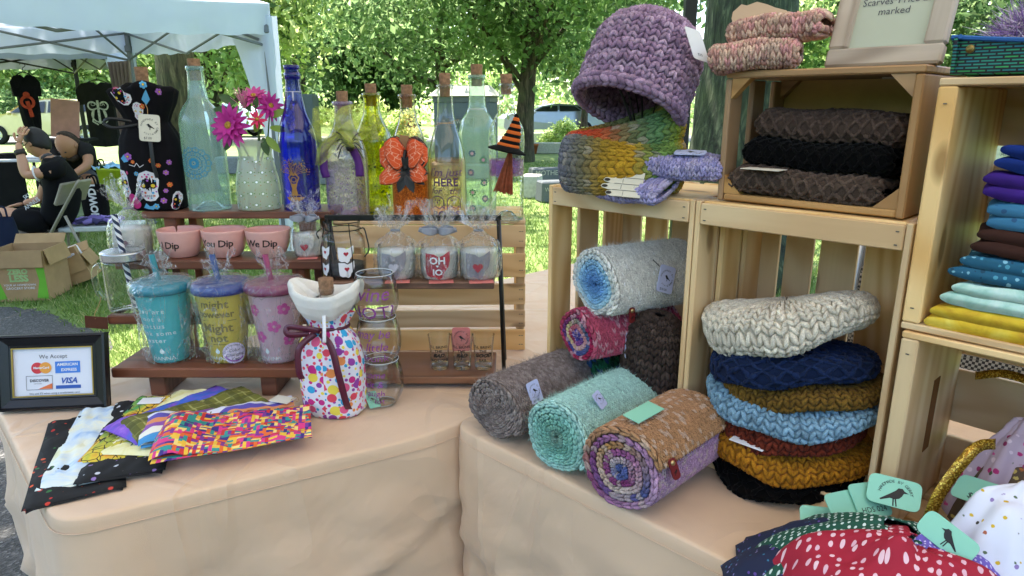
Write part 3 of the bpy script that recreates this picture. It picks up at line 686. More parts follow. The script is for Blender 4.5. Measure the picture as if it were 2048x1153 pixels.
# ================================================================== tents
TENTW = M('tent_white', '#cfd8e6', .8, var=.05, vs_=2.0, bump=.25, bs=6, trans=.22)
TENTG = M('tent_grey_cloth', '#9aa0a6', .85, var=.06, vs_=2.0, bump=.2, bs=6, trans=.12)
POLE = M('tent_pole_grey', '#6f7478', .5, .4); POLEB = M('tent_pole_black', '#141517', .5, .3)
def tent(label, A, B, L, eave, peak, cloth, pole, truss=True, drape=(), vh=.24, skip=(), pw=.045):
    """square pop-up canopy; A and B are two corners of one side, L the way to the other two"""
    A, B = Vector((*A, 0)), Vector((*B, 0)); C_ = [A, B, B + Vector((*L, 0)), A + Vector((*L, 0))]; ctr = sum(C_, Vector()) / 4
    t = thing('canopy_tent', label, 'tent', (ctr.x, ctr.y, 0)); loc = [c - ctr for c in C_]
    V, F = [], []; n = 14; pk = Vector((0, 0, peak))
    for s in range(4):
        a, b = loc[s] * 1.02, loc[(s + 1) % 4] * 1.02; o0 = len(V)
        for i in range(n + 1):
            for j in range(n + 1):
                u, w_ = i / n, j / n; e = a.lerp(b, u); p = e.lerp(Vector((0, 0, 0)), w_); sag = -.07 * math.sin(PI * u) * (1 - w_) - .09 * math.sin(PI * w_)
                z = eave + (peak - eave) * w_ + sag * (1 if w_ < 1 else 0) + .008 * math.sin(17 * u + 5 * w_ + s) * math.sin(PI * w_)
                V.append((p.x, p.y, z))
        for i in range(n):
            for j in range(n): k = o0 + i * (n + 1) + j; F.append((k, k + n + 1, k + n + 2, k + 1))
    ob('roof_cloth', mesh(V, F, True), cloth, t)
    for s in range(4):
        a, b = loc[s] * 1.022, loc[(s + 1) % 4] * 1.022; nn = 40; V, F = [], []; nrm = (b - a).cross(Vector((0, 0, 1))).normalized()
        for i in range(nn + 1):
            u = i / nn; e = a.lerp(b, u); sg = -.07 * math.sin(PI * u)
            for j in range(4):
                w_ = j / 3; d = nrm * (.012 * math.sin(u * 37 + s * 2) + .01 * math.sin(u * 83)) * w_
                V.append((e.x + d.x, e.y + d.y, eave + sg - vh * w_ + (.008 * math.sin(u * 55) * w_)))
        for i in range(nn):
            for j in range(3): k = i * 4 + j; F.append((k, k + 4, k + 5, k + 1))
        ob('valance', mesh(V, F, True), cloth, t)
    for i, c in enumerate(loc):
        if i in skip: continue
        l = ob('leg', MB().box((c.x, c.y, (eave - .02) / 2), (pw, pw, eave - .02), b=.004).me(), pole, t)
        MB().box((c.x, c.y, eave - .2), (.07, .07, .07), b=.01).build('bracket', pole, l); MB().box((c.x, c.y, .01), (.1, .1, .02), b=.004).build('foot', pole, l)
    if truss:
        for s in range(4):
            a, b = loc[s] * .985, loc[(s + 1) % 4] * .985; m = MB()
            for k in range(2):
                p, q = a.lerp(b, k / 2), a.lerp(b, (k + 1) / 2)
                for z0, z1 in ((eave - .04, eave - .32), (eave - .32, eave - .04)):
                    m.tube([p + Vector((0, 0, z0)), q + Vector((0, 0, z1))], .012, 6)
            m.build('truss', pole, t)
        m = MB()
        for c in loc: m.tube([c * .97 + Vector((0, 0, eave - .28)), c * .5 + Vector((0, 0, eave + .1)), pk * .97], .012, 6)
        m.build('roof_struts', pole, t)
    for i, wd in drape:   # cloth hanging down one corner
        c = loc[i] * 1.03; V, F = [], []
        for j in range(15):
            w_ = j / 14; z = eave - .1 - (eave - .15) * w_; ww = wd * (1 - .72 * min(1, w_ * 1.6) ** .7)
            for k in range(8): x = .04 - (1 - k / 7) * ww; V.append((c.x + x, c.y - .04 + .018 * math.sin(k * 2.1 + w_ * 3) + abs(x) * .3, z))
        for j in range(14):
            for k in range(7): q = j * 8 + k; F.append((q, q + 1, q + 9, q + 8))
        ob('corner_drape', mesh(V, F, True), cloth, t)
    return t
def ax(px, Y): return (P0(px, Y), Y)
A, B = ax(553, 5.9), ax(286, 7.9); d = Vector((B[0] - A[0], B[1] - A[1])).normalized(); L = Vector((-d.y, d.x)) * 3.0
if L.x > 0: L = -L
tent('white pop-up canopy of the neighbouring stall at upper left', A, B, L, 2.15, 2.95, TENTW, POLE, drape=((0, .5), (1, .5)), skip=())
A2, B2 = (B[0] - .15, B[1] + .35), ax(176, 10.4); d = Vector((B2[0] - A2[0], B2[1] - A2[1])).normalized(); L2 = Vector((-d.y, d.x)) * 3.0
if L2.x > 0: L2 = -L2
tent('grey canopy farther back behind the white tent', A2, B2, L2, 2.12, 2.8, TENTG, POLEB)
# the stall's own canopy, whose black pole stands behind the knitted hat
pc = at(1372, 150, Y=3.8)
tent('white canopy over the craft stall held by a black pole behind the hat', (pc.x, 3.8), (pc.x - 4.0, 2.5), Vector((1.3, -4.0)), 2.6, 3.4, M('stall_canopy', '#ebdbc8', .8, var=.04, trans=.5), POLEB, truss=False, pw=.062)
# brown drape tied to the tent's back corner
dr = thing('brown_drape', 'long taupe curtain hanging from the tent behind the skull bag', 'curtain', (0, 0, 0)); V, F = [], []
for j in range(25):
    w_ = j / 24; a, b = at(214 + 40 * w_, 125 + 200 * w_, Y=7.6), at(262 + 14 * w_, 122 + 200 * w_, Y=7.5)
    for k in range(25): q = a.lerp(b, k / 24); V.append((q.x, q.y + .05 * math.sin(k * 1.55 + w_ * 2), q.z))
for j in range(24):
    for k in range(24): q = j * 25 + k; F.append((q, q + 1, q + 26, q + 25))
ob('cloth', mesh(V, F, True), M('drape_taupe', '#8d7f76', .9, var=.15, vs_=5, trans=.2), dr)
# ================================================================== people and things under the tent
def skin(name, nodes, edges, mat, parent, root=0, lv=2):
    me = mesh([n[0] for n in nodes], []); me = bpy.data.meshes.new('m'); me.from_pydata([tuple(n[0]) for n in nodes], edges, []); me.update()
    o = ob(name, me, mat, parent); sk = o.modifiers.new('skin', 'SKIN'); sk.use_smooth_shade = True
    for i, n in enumerate(nodes):
        r = n[1]; me.skin_vertices[0].data[i].radius = r if isinstance(r, tuple) else (r, r); me.skin_vertices[0].data[i].use_root = (i == root)
    sb = o.modifiers.new('sub', 'SUBSURF'); sb.levels = lv; sb.render_levels = lv; return o
SKINM = M('skin', '#b98a6c', .55, var=.06); SKINT = M('skin_tan', '#a3765a', .55, var=.06); HAIR = M('hair_black', (.005, .004, .004), .6, var=.3, vs_=80, bump=.5, bs=150)
CLOTHB = M('cloth_black', (.005, .005, .006), .9, var=.25, vs_=12, bump=.4, bs=14); CLOTHG = M('cloth_charcoal', (.016, .016, .017), .9, var=.2, vs_=10, bump=.4, bs=14)
def head(parent, c, r, face, mat, hair, bald=False):
    """head with face: ellipsoid shaped with nose, brow, chin, ears; face = horizontal direction it looks, plus pitch"""
    yaw, pit = face; v, f = [], []; nu, nv = 28, 20
    for i in range(nu):
        for j in range(nv):
            th, ph = 2 * PI * i / nu, PI * (j + .0) / (nv - 1)
            x, y, z = math.sin(ph) * math.cos(th), math.sin(ph) * math.sin(th), math.cos(ph)   # x = forward
            sx = .98 if x > 0 else 1.02; px_, py_, pz_ = x * sx, y * .78, z * 1.18
            if z < -.2: py_ *= 1 - .32 * (-z - .2); px_ += .10 * max(0, x) * (-z)
            if x > 0:
                px_ += .34 * math.exp(-((y / .13) ** 2) - ((z + .16) / .2) ** 2)         # nose
                px_ += .07 * math.exp(-((y / .5) ** 2) - ((z - .2) / .1) ** 2)           # brow
                px_ -= .08 * (math.exp(-(((y - .33) / .15) ** 2) - ((z - .02) / .1) ** 2) + math.exp(-(((y + .33) / .15) ** 2) - ((z - .02) / .1) ** 2))
                px_ += .06 * math.exp(-((y / .22) ** 2) - ((z + .5) / .07) ** 2)         # lips
            v.append((px_ * r, py_ * r, pz_ * r))
    fa = gridfaces(nu, nv, True); h = ob('head', mesh(v, fa, True), mat, parent, c, (0, pit, yaw))
    for s in (-1, 1):
        MB().lathe([(0, -.02 * r), (.17 * r, -.05 * r), (.22 * r, .02 * r), (.15 * r, .06 * r), (0, .03 * r)], 10).build('ear', mat, h, True, loc=(-.05 * r, s * .8 * r, -.05 * r), rot=(s * PI / 2, .2, 0))
        MB().lathe([(0, .07 * r), (.08 * r, .04 * r), (.1 * r, 0), (.06 * r, -.06 * r), (0, -.07 * r)], 10).build('eye', M('eye_dark', (.03, .02, .018), .3), h, True, loc=(.86 * r, s * .3 * r, .03 * r))
    V = []
    for (x, y, z) in v:
        X, Y_, Z = x / r, y / r, z / r; up = (Z * .7 - X * .95 + .0 if X < .35 else Z - .62) if not bald else -X * .9 + .15 * Z - .3
        k = 1.10 if up > 0 else .9
        V.append((x * k, y * k, z * k + (.04 * r if up > 0 else 0)))
    V = np.array(V) * (1 + .02 * vnoise(np.array(V) / r * 4, 3))[:, None]
    ob('hair', mesh(V, fa, True), hair, h); return h
def hand(parent, o, dirv, side, s, mat, curl=.5):
    """palm with four bent fingers and a thumb"""
    d = Vector(dirv).normalized(); w_ = Vector(side).normalized(); n = d.cross(w_); h = ob('hand', None, None, parent)
    nodes = [(Vector(o), .018 * s), (Vector(o) + d * .05 * s, (.034 * s, .016 * s)), (Vector(o) + d * .09 * s, (.036 * s, .014 * s))]; e = [(0, 1), (1, 2)]
    for k in range(4):
        b = Vector(o) + d * .09 * s + w_ * (k - 1.5) * .02 * s; Lf = (.06, .072, .068, .052)[k] * s
        i = len(nodes); nodes += [(b, .0095 * s), (b + d * Lf * .5 + n * curl * .008, .009 * s), (b + d * Lf * .9 + n * Lf * curl * .6, .007 * s)]; e += [(2, i), (i, i + 1), (i + 1, i + 2)]
    b = Vector(o) + d * .035 * s - w_ * .03 * s; i = len(nodes); nodes += [(b, .012 * s), (b - w_ * .02 * s + d * .03 * s, .01 * s), (b - w_ * .022 * s + d * .055 * s, .008 * s)]; e += [(1, i), (i, i + 1), (i + 1, i + 2)]
    return skin('fingers', nodes, e, mat, h, lv=1)
YB = 5.75
def W(px, py, dy=0.0): return at(px, py, Y=YB + dy)
def boy():
    t = thing('person', 'person in black t-shirt with white sleeve trim sitting on folding chair, hand on head', 'person', (0, 0, 0), group='people under the tent')
    hip, ch, nk = W(108, 448, .02), W(118, 345), W(92, 318)
    sh_n, sh_f = W(112, 340, -.17), W(104, 338, .17); el, wr = W(52, 352, -.22), W(38, 297, -.16)
    kn_n, kn_f = W(-8, 424, -.13), W(-14, 428, .2); an_n, an_f = W(-2, 520, -.13), W(-20, 528, .2)
    skin('arm', [(sh_n, .055), (sh_n.lerp(el, .5), .05), (el, .042), (el.lerp(wr, .4), .042), (wr, .028), (W(37, 286, -.14), .028)], [(0, 1), (1, 2), (2, 3), (3, 4), (4, 5)], SKINM, t)
    el2, wr2 = W(80, 400, .2), W(45, 408, .12)
    skin('arm', [(sh_f, .05), (el2, .042), (wr2, .028)], [(0, 1), (1, 2)], SKINM, t); hand(t, wr2, (-1, 0, -.2), (0, 1, 0), 1.0, SKINM)
    hand(t, W(38, 290, -.14), (.25, .3, 1), (1, .2, -.2), 1.05, SKINM, .8)
    MB().lathe([(.036, -.02), (.04, -.02), (.04, .02), (.036, .02)], 16).build('wristband', M('leather_dark', (.03, .02, .016), .6), t, True, loc=el.lerp(wr, .86), rot=(0, -.25, 0))
    for kn, an, dy in ((kn_n, an_n, -.1), (kn_f, an_f, .12)):
        hp = hip + Vector((0, dy, 0)); skin('leg', [(hp, .08), (hp.lerp(kn, .55), .085), (kn, .062), (kn.lerp(an, .4), .058), (an, .038), (an + Vector((-.14, 0, -.05)), .036)], [(0, 1), (1, 2), (2, 3), (3, 4), (4, 5)], SKINM, t)
        skin('shorts', [(hp + Vector((.03, 0, 0)), .115), (hp.lerp(kn, .35), .11), (hp.lerp(kn, .72), .105)], [(0, 1), (1, 2)], CLOTHB, t)
    skin('shirt', [(hip + Vector((.0, 0, -.02)), (.17, .13)), (W(125, 410), (.165, .13)), (W(127, 365), (.17, .135)), (W(113, 335), (.12, .1)), (nk + Vector((.02, 0, -.01)), (.06, .06)), (sh_n, .075), (sh_n.lerp(el, .62), .078), (sh_f, .075), (sh_f.lerp(el2, .6), .07)], [(0, 1), (1, 2), (2, 3), (3, 4), (3, 5), (5, 6), (3, 7), (7, 8)], CLOTHB, t)
    q = sh_n.lerp(el, .62); skin('sleeve_trim', [(q, .081), (sh_n.lerp(el, .7), .081)], [(0, 1)], WHITE, t, lv=1)
    skin('collar', [(nk + Vector((.03, -.02, .0)), .062), (nk + Vector((.005, -.01, .03)), .058)], [(0, 1)], M('collar_grey', (.09, .09, .1), .8), t, lv=1)
    skin('neck', [(W(103, 330), .06), (W(86, 305), .055)], [(0, 1)], SKINM, t, lv=1)
    h = head(t, W(74, 287), .102, (PI - .15, .42), SKINM, HAIR)
    g = MB(); 
    for s in (-1, 1): g.tube([(.088 + .0 * k, s * .034 + .026 * math.cos(k), .006 + .02 * math.sin(k)) for k in [i * PI / 6 for i in range(12)]], .003, 5, True); g.tube([(.09, s * .06, .01), (0.0, s * .086, .012)], .003, 5)
    g.tube([(.1, -.01, .008), (.1, .01, .008)], .003, 5); g.build('glasses', BLACKMETAL, h)
    f = Flat().text('ANNUS', .05, 0, 0).text('SKI', .045, -.0, .07)
    f.onto('shirt_lettering', Splane(W(70, 410, -.19), (.86, -.1, .5), (-.5, 0, .86)), WHITE, t, off=.02)
boy()
YM = 7.2
def Wm(px, py, dy=0.0): return at(px, py, Y=YM + dy)
def man():
    t = thing('person', 'person in dark grey t-shirt crouching and bending forward behind the folding chair', 'person', (0, 0, 0), group='people under the tent')
    sh1, sh2, el1, el2, wr1 = Wm(112, 290, -.05), Wm(172, 295, -.1), Wm(112, 330, -.1), Wm(178, 330, -.2), Wm(146, 350, -.35)
    skin('shirt', [(Wm(160, 345, .25), (.2, .17)), (Wm(150, 315, .15), (.22, .19)), (Wm(142, 292, .02), (.18, .14)), (Wm(137, 298, -.05), .08), (sh1, .1), (sh1.lerp(el1, .7), .085), (sh2, .1), (sh2.lerp(el2, .7), .085)], [(0, 1), (1, 2), (2, 3), (2, 4), (4, 5), (2, 6), (6, 7)], CLOTHG, t)
    for s, e_, w_ in ((sh1, el1, Wm(132, 358, -.3)), (sh2, el2, wr1)):
        skin('arm', [(s, .06), (e_, .05), (w_, .032)], [(0, 1), (1, 2)], SKINT, t); hand(t, w_, (-.5, -.3, -.8), (1, 0, 0), 1.05, SKINT)
    for s, hp in ((-1, Wm(135, 360, .2)), (1, Wm(168, 358, .2))):
        kn = Wm(150 + s * 28, 362, -.25); an = Wm(152 + s * 26, 412, .0)
        skin('leg', [(hp, .1), (kn, .07), (kn.lerp(an, .5), .06), (an, .04), (an + Vector((0, -.16, -.03)), .04)], [(0, 1), (1, 2), (2, 3), (3, 4)], SKINT, t)
        skin('shorts', [(hp, .14), (hp.lerp(kn, .8), .115)], [(0, 1)], M('shorts_grey', (.09, .09, .1), .9), t)
    h = head(t, Wm(136, 291, -.2), .115, (-PI / 2 - .25, .75), SKINT, M('hair_brown', (.05, .036, .028), .7, var=.4, vs_=60), bald=True)
    MB().lathe([(0, -.05), (.05, -.045), (.07, 0), (.04, .03), (0, .02)], 12).build('beard', M('hair_brown', (.05, .036, .028)), h, True, loc=(.05, 0, -.1))
man()
# folding chair
CH = M('chair_beige', '#8f8878', .45, .35)
def chair():
    t = thing('folding_chair', 'beige metal folding chair under the sitting person', 'chair', W(120, 470, 0) * 1)
    o = Vector(t.location); R = lambda px, py, dy: W(px, py, dy) - o
    for dy in (-.2, .22):
        MB().tube(spline([R(158, 362, dy * .96), R(152, 372, dy), R(120, 432, dy), R(86, 498, dy)], 4), .013, 8).build('front_leg', CH, t, True)
        MB().tube([R(130, 432, dy), R(185, 536 - 6 * dy, dy)], .012, 8).build('rear_leg', CH, t, True)
    MB().tube([R(158, 500, -.2), R(158, 500, .22)], .008, 6).build('stretcher', CH, t); MB().tube([R(158, 362, -.19), R(158, 362, .21)], .013, 8).build('top_rail', CH, t)
    a, b = R(155, 368, 0), R(138, 400, 0); MB().box(a.lerp(b, .5), (.03, .4, .2), b=.008, M=Matrix.Rotation(.45, 3, 'Y')).build('backrest', CH, t)
    MB().box(R(82, 466, .01), (.44, .42, .03), b=.01).build('seat', CH, t)
chair()
# boxes
CARD = M('cardboard', '#a98a63', .85, var=.12, vs_=9, bump=.2, bs=30); GREENP = M('carton_green', '#6fae3a', .7)
def openbox(label, c, dx, dy, dz, rz, tilt=0.0, printed=True):
    t = thing('cardboard_box', label, 'box', c, rot=(0, tilt, rz), group='cardboard boxes on the ground'); th = .006
    MB().box((0, 0, .004), (dx - .02, dy - .02, .008)).build('bottom', CARD, t)
    for s in (-1, 1):
        MB().box((0, s * (dy / 2 - th / 2), dz / 2), (dx, th, dz)).build('side', CARD, t); MB().box((s * (dx / 2 - th / 2), 0, dz / 2), (th, dy - 2 * th, dz)).build('side', CARD, t)
    R = Matrix.Rotation(-.12, 3, 'X'); MB().box((0, -dy / 2 - .012, dz - .055), (dx * .98, .005, .12), M=R).build('flap', CARD, t)
    MB().box((dx / 2 + .02, 0, dz - .05), (.005, dy * .95, .11), M=Matrix.Rotation(-.25, 3, 'Y')).build('flap', CARD, t); MB().box((0, dy / 2 + .03, dz + .02), (dx * .95, .005, .1), M=Matrix.Rotation(-.7, 3, 'X')).build('flap', CARD, t)
    if printed:
        S = Splane((0, -dy / 2 - .001, 0)); g = Flat()
        for s in (-1, 1): Flat().poly([(s * dx * .48, .01), (s * dx * .48, dz * .66), (s * dx * .33, dz * .66), (s * dx * .36, dz * .4), (s * dx * .27, .02)][::s]).onto('green_band', S, GREENP, t, .001)
        l = Flat().text('ZERO', .05, 0, dz * .55, bold=.0025).text('LESS', .065, 0, dz * .4, bold=.003)
        l.onto('lettering', S, M('carton_print', '#9dbb7c', .8), t, .002); Flat().text('YOUR #1 HOMETOWN', .02, 0, dz * .31).text('GROCERY STORE', .024, 0, dz * .24).onto('small_lettering', S, WHITE, t, .002)
    return t
p = at(45, 606, z=0); openbox('open cardboard grocery box with green bands on the asphalt edge', (p.x - .03, p.y + .18, .006), .36, .32, .36, math.radians(8))
p = at(128, 578, z=0); t = openbox('small tipped cardboard box of packaging on the grass', (p.x + .05, p.y + .18, .03), .2, .26, .2, math.radians(18), math.radians(-18), False)
MB().box((0, 0, .2), (.12, .15, .1), b=.01, M=Matrix.Rotation(.3, 3, 'X')).build('carton', WHITE, t); MB().box((.05, -.05, .22), (.05, .06, .1), b=.004).build('packing', CARD, t)
# t-shirts on hangers
def tshirt(label, px, py, Y, wd, hh, rz, mat, design, twist=0.0):
    p = at(px, py, Y=Y); t = thing('hanging_tshirt', label, 't-shirt', p, rz, group='t-shirts hung from the tent')
    prof = [(-.5, -.36), (-.52, -.12), (-.36, -.02), (-.12, 0), (0, -.05), (.12, 0), (.36, -.02), (.52, -.12), (.5, -.36), (.37, -.34), (.35, -.3), (.34, -1), (0, -1.02), (-.34, -1), (-.35, -.3), (-.37, -.34)]
    bm = bmesh.new(); fr = [bm.verts.new((x * wd, -.02 - .03 * (1 - abs(x)), z * hh)) for x, z in prof]; bm.faces.new(fr)
    bk = [bm.verts.new((x * wd, .03, z * hh)) for x, z in prof]; bm.faces.new(bk[::-1])
    for i in range(len(prof)): j = (i + 1) % len(prof); bm.faces.new((fr[j], fr[i], bk[i], bk[j]))
    bmesh.ops.triangulate(bm, faces=bm.faces[:]); bmesh.ops.subdivide_edges(bm, edges=bm.edges[:], cuts=3, use_grid_fill=True)
    for v in bm.verts:
        z = -v.co.z / hh; v.co.y += .02 * math.sin(v.co.x / wd * 14 + z * 2) * z; a = twist * z; x, y = v.co.x, v.co.y; v.co.x, v.co.y = x * math.cos(a) - y * math.sin(a), x * math.sin(a) + y * math.cos(a)
    me = bpy.data.meshes.new('m'); bm.to_mesh(me); bm.free(); ob('shirt', me, mat, t)
    MB().tube(spline([(-.36 * wd, 0, -.04 * hh), (0, 0, .03), (.36 * wd, 0, -.04 * hh)], 4), .006, 5).tube(spline([(0, 0, .03), (.0, 0, .07), (.03, 0, .1), (0, 0, .13), (-.02, 0, .11)], 4), .004, 5).build('hanger', BLACKMETAL, t)
    design.onto('print', lambda x, y: (Vector((x * math.cos(twist * .4), -.075 + x * math.sin(twist * .4), y)), Vector((0, -1, 0))), M('print_' + str(int(px)), '#c9cbc7' if px > 100 else '#b0452c', .8, var=.3, vs_=60), t, .0)
f = Flat()
f.ring(0, -.42, .09, .018).ring(-.075, -.3, .05, .02, 14, .6, 5.2).ring(.075, -.3, .05, .02, 14, -2.1, 2.6); f.line([(0, -.24), (0, -.52)], .03).line([(-.06, -.36), (-.09, -.5), (-.03, -.54)], .018).line([(.06, -.36), (.09, -.5), (.03, -.54)], .018).text('CASEA', .06, 0, -.3)
tshirt('black t-shirt with white design hanging from the back tent pole', 194, 165, 9.3, .52, .82, .1, CLOTHG, f)
f = Flat().ring(0, -.3, .06, .03).disc(0, -.22, .035).line([(0, -.3), (.02, -.45)], .04)
tshirt('black t-shirt with orange print hanging twisted at far left', 47, 150, 8.0, .27, .66, .5, CLOTHB, f, 1.1)
MB_ = MB(); p = at(180, 285, Y=9.4)
# table with black drape at the far left
p = at(20, 300, Y=6.6); t = thing('folding_table', 'folding table with black cloth behind the sitting person', 'table', (p.x - .3, 6.9, 0))
MB().box((0, 0, .83), (1.1, .6, .03), b=.006).build('top', M('table_grey', '#b9bcc0', .6), t); MB().box((.1, -.31, .6), (.6, .02, .44), b=.005).build('cloth', CLOTHB, t)
for sx in (-.45, .45):
    for sy in (-.22, .22): MB().tube([(sx, sy, 0), (sx, sy, .82)], .014, 6).build('leg', BLACKMETAL, t)
for i, (x, dx, dz, m) in enumerate(((-.2, .25, .03, WHITE), (.2, .2, .05, CLOTHB), (.38, .14, .02, WHITE))):
    o = MB().box((p.x - .3 + x, 6.75, .847 + dz / 2), (dx, .2, dz), rz=.3 * i, b=.006).build('goods_packet', m); tag(o, ['white paper packet at left on the black clothed table', 'black folded packet on the black clothed table', 'small white packet at right on the black clothed table'][i], 'packet')
p = at(135, 265, Y=8.6); o = MB().box((0, 0, 0), (.3, .03, .46), b=.006).build('pink_board', M('pink_board', '#c58f82', .8, var=.15), loc=(p.x, 8.6, p.z + .16), rot=(0, .14, .75)); tag(o, 'pinkish board standing on edge above the crouching person', 'board')
t = thing('display_stand', 'grey folding stand carrying the pink board behind the people', 'stand', (p.x, 8.6, 0)); MB().box((0, 0, p.z - .09), (.5, .4, .03)).build('top', CLOTHG, t)
for s in (-1, 1): MB().tube([(s * .2, 0, 0), (s * .2, 0, p.z - .1)], .015, 6).build('leg', BLACKMETAL, t)
# tubs and bags on the grass
def tub(name, label, px, py, Y, wpx, hpx, mat, cat, rz=0.0, extra=None):
    p = at(px, py, Y=Y); m = mpp(p); wd, hh = wpx * m, hpx * m; t = thing(name, label, cat, (p.x, Y, max(0, p.z)), rz); n = 32
    V, F = [], []
    for (s, z) in ((.78, 0), (.8, .02), (.95, .92), (1.0, .93), (1.0, 1), (.95, 1), (.78, .05)):
        for k in range(n):
            a = 2 * PI * k / n; ca, sa = math.cos(a), math.sin(a); q = (abs(ca) ** 5 + abs(sa) ** 5) ** -.2; V.append((ca * q * wd / 2 * s, sa * q * wd * .36 * s, z * hh))
    for r in range(6):
        for k in range(n): l = (k + 1) % n; F.append((r * n + k, r * n + l, (r + 1) * n + l, (r + 1) * n + k))
    F.append(tuple(range(n - 1, -1, -1))); F.append(tuple(6 * n + k for k in range(n))); ob('tub', mesh(V, F, True), mat, t); return t, wd, hh
t, wd, hh = tub('plastic_tub', 'lime green plastic tub left of the skull bag', 240, 402, 6.6, 66, 66, M('lime_plastic', '#b8cf2e', .4, trans=.25), 'tub', -.35)
V, F, uv = sheet(lambda u, v: np.stack([(u - .5) * wd * 1.0, (v - .5) * wd * .75, hh * 1.02 + .05 * vnoise(np.stack([u * 9, v * 9, 0 * u], 1), 4)], 1), 14, 12); b = ob('bag_heap', mesh(V, F, True), M('blue_bag', '#7fb6d6', .4, var=.3, vs_=14), t)
t, wd, hh = tub('cooler', 'pale plastic cooler box behind the folding chair', 148, 432, 6.5, 40, 62, M('cooler_pale', '#b9c6c4', .5), 'cooler')
MB().box((0, 0, hh + .02), (wd * 1.02, wd * .75, .03), b=.01).build('lid', M('cooler_lid', '#d8dedd', .5), t)
def bag(label, px, py, Y, wpx, hpx, mat, rz=0.0, txt=None):
    p = at(px, py, Y=Y); m = mpp(p); wd, hh = wpx * m, hpx * m; z0 = max(0.0, p.z); t = thing('tote_bag', label, 'bag', (p.x, Y, z0), rz, group='bags on the grass'); V = []; nu = 20; nv = 10
    for i in range(nu):
        for j in range(nv):
            a = 2 * PI * i / nu; z = j / (nv - 1); bul = 1 + .12 * math.sin(PI * z); d = .3 * (1 - .75 * z) + .05; q = (abs(math.cos(a)) ** 4 + abs(math.sin(a)) ** 4) ** -.25
            V.append((math.cos(a) * q * wd / 2 * bul, math.sin(a) * q * wd * d * bul, z * hh))
    ob('body', mesh(V, gridfaces(nu, nv, True) + [tuple(i * nv for i in range(nu))[::-1]], True), mat, t)
    for s in (-1, 1): MB().tube(spline([(-.2 * wd, s * .03, hh * .98), (-.12 * wd, s * .04, hh * 1.25), (.12 * wd, s * .04, hh * 1.25), (.2 * wd, s * .03, hh * .98)], 5), .008, 6).build('handle', mat, t)
    if txt: Flat().text(txt, hh * .3, rot=PI / 2, bold=.004).onto('lettering', Splane((.04, -wd * .36, hh * .5)), WHITE, t)
def m_floral(name, bg, cols, scale=26, cover=.36):
    t = NT(name); v = t.coord(); vo = t.n('TexVoronoi', feature='F1'); t.l(v, vo.inputs['Vector']); vo.inputs['Scale'].default_value = scale
    sc_ = t.n('SeparateColor'); t.l(vo.outputs['Color'], sc_.inputs[0]); c = t.ramp(sc_.outputs[0], [(i / len(cols), hx(q)) for i, q in enumerate(cols)], 'CONSTANT')
    t.base(t.mix(t.ramp(t.math('ADD', vo.outputs['Distance'], t.math('MULTIPLY', t.noise(v, scale * 2.6, 2), .25)), [(cover, (1, 1, 1)), (cover + .04, (0, 0, 0))]), hx(bg), c)); t.set(Roughness=.85); return t.m
bag('black shopping bag with white lettering beside the lime tub', 195, 432, 6.35, 42, 62, CLOTHB, .2, 'HOWDY')
bag('floral tote bag between the pale cooler and the black lettered bag', 168, 430, 6.75, 28, 58, m_floral('tote_floral', '#2a2018', ['#b5483a', '#c7a23a', '#4d6b2f', '#d9d2c0']), -.1)
bag('dark bag behind the lime tub', 205, 372, 7.6, 34, 40, CLOTHB)
bag('navy duffel bag standing at the left edge beside the chair', 12, 500, 5.1, 48, 66, M('navy_cloth', '#1a2236', .85), .1)
# low white folding bench
p = at(200, 455, Y=5.9); t = thing('step_bench', 'low white folding bench with dark lettering left of the wrapped candle', 'bench', (p.x, 5.95, 0), math.radians(14)); h0 = p.z
MB().box((0, 0, h0), (.62, .3, .045), b=.008).build('top', M('bench_white', '#c9cdc8', .5), t)
for s in (-.27, .27):
    for q in (-.12, .12): MB().tube([(s, q, 0), (s * .9, q, h0 - .02)], .012, 6).build('leg', CH, t)
Flat().text('COSCO', .035, .12, -.012).onto('lettering', Splane((0, -.151, h0)), INK, t)
MB().box((.2, -.16, h0 - .09), (.075, .004, .1)).build('label_card', WHITE, t)
V, F, uv = sheet(lambda u, v: np.stack([(u - .5) * .36, (v - .5) * .22, .04 + .025 * vnoise(np.stack([u * 8, v * 8, 0 * u], 1), 9) + .02 * np.sin(PI * u) * np.sin(PI * v)], 1), 20, 14, .03); o = ob('folded_clothes', mesh(V, F, True), m_floral('purple_clothes', '#6a5a9a', ['#3a3560', '#8c7bc0', '#2c3f78'], 9, .6), loc=(p.x - .03, 5.95, h0 + .03), rot=(0, 0, .2)); tag(o, 'purple and blue folded clothes on the white bench', 'clothes')
# ================================================================== tables, shelves, crates
TZ = .74
def m_cloth(name, c):
    t = NT(name); v = t.coord(); a = t.noise(v, 2.4, 4, .55, .8); b = t.noise(v, 900, 1)
    n1 = t.noise(t.map(v, (1.7, 2.6, .8), (.2, .1, .5)), 1.2, 2, .5, 1.2); n2 = t.noise(t.map(v, (2.8, 1.3, .9), (.1, .3, -.4)), 1.1, 2, .5, 1.0)
    cr = t.math('ADD', t.ramp(n1, [(.44, (0, 0, 0)), (.5, (1, 1, 1)), (.56, (0, 0, 0))]), t.ramp(n2, [(.46, (0, 0, 0)), (.5, (.7, .7, .7)), (.58, (0, 0, 0))]))
    c2 = tuple(x * .9 for x in c); t.base(t.ramp(a, [(.3, c2), (.7, c)])); t.set(Roughness=.62); t.b.inputs['Sheen Weight'].default_value = .2
    h = t.math('ADD', t.math('ADD', t.math('MULTIPLY', a, 1.0), t.math('MULTIPLY', cr, .24)), t.math('MULTIPLY', b, .02)); t.bump(h, .7, .022); return t.m
PEACH = m_cloth('tablecloth_peach', hx('#dcbb9a'))
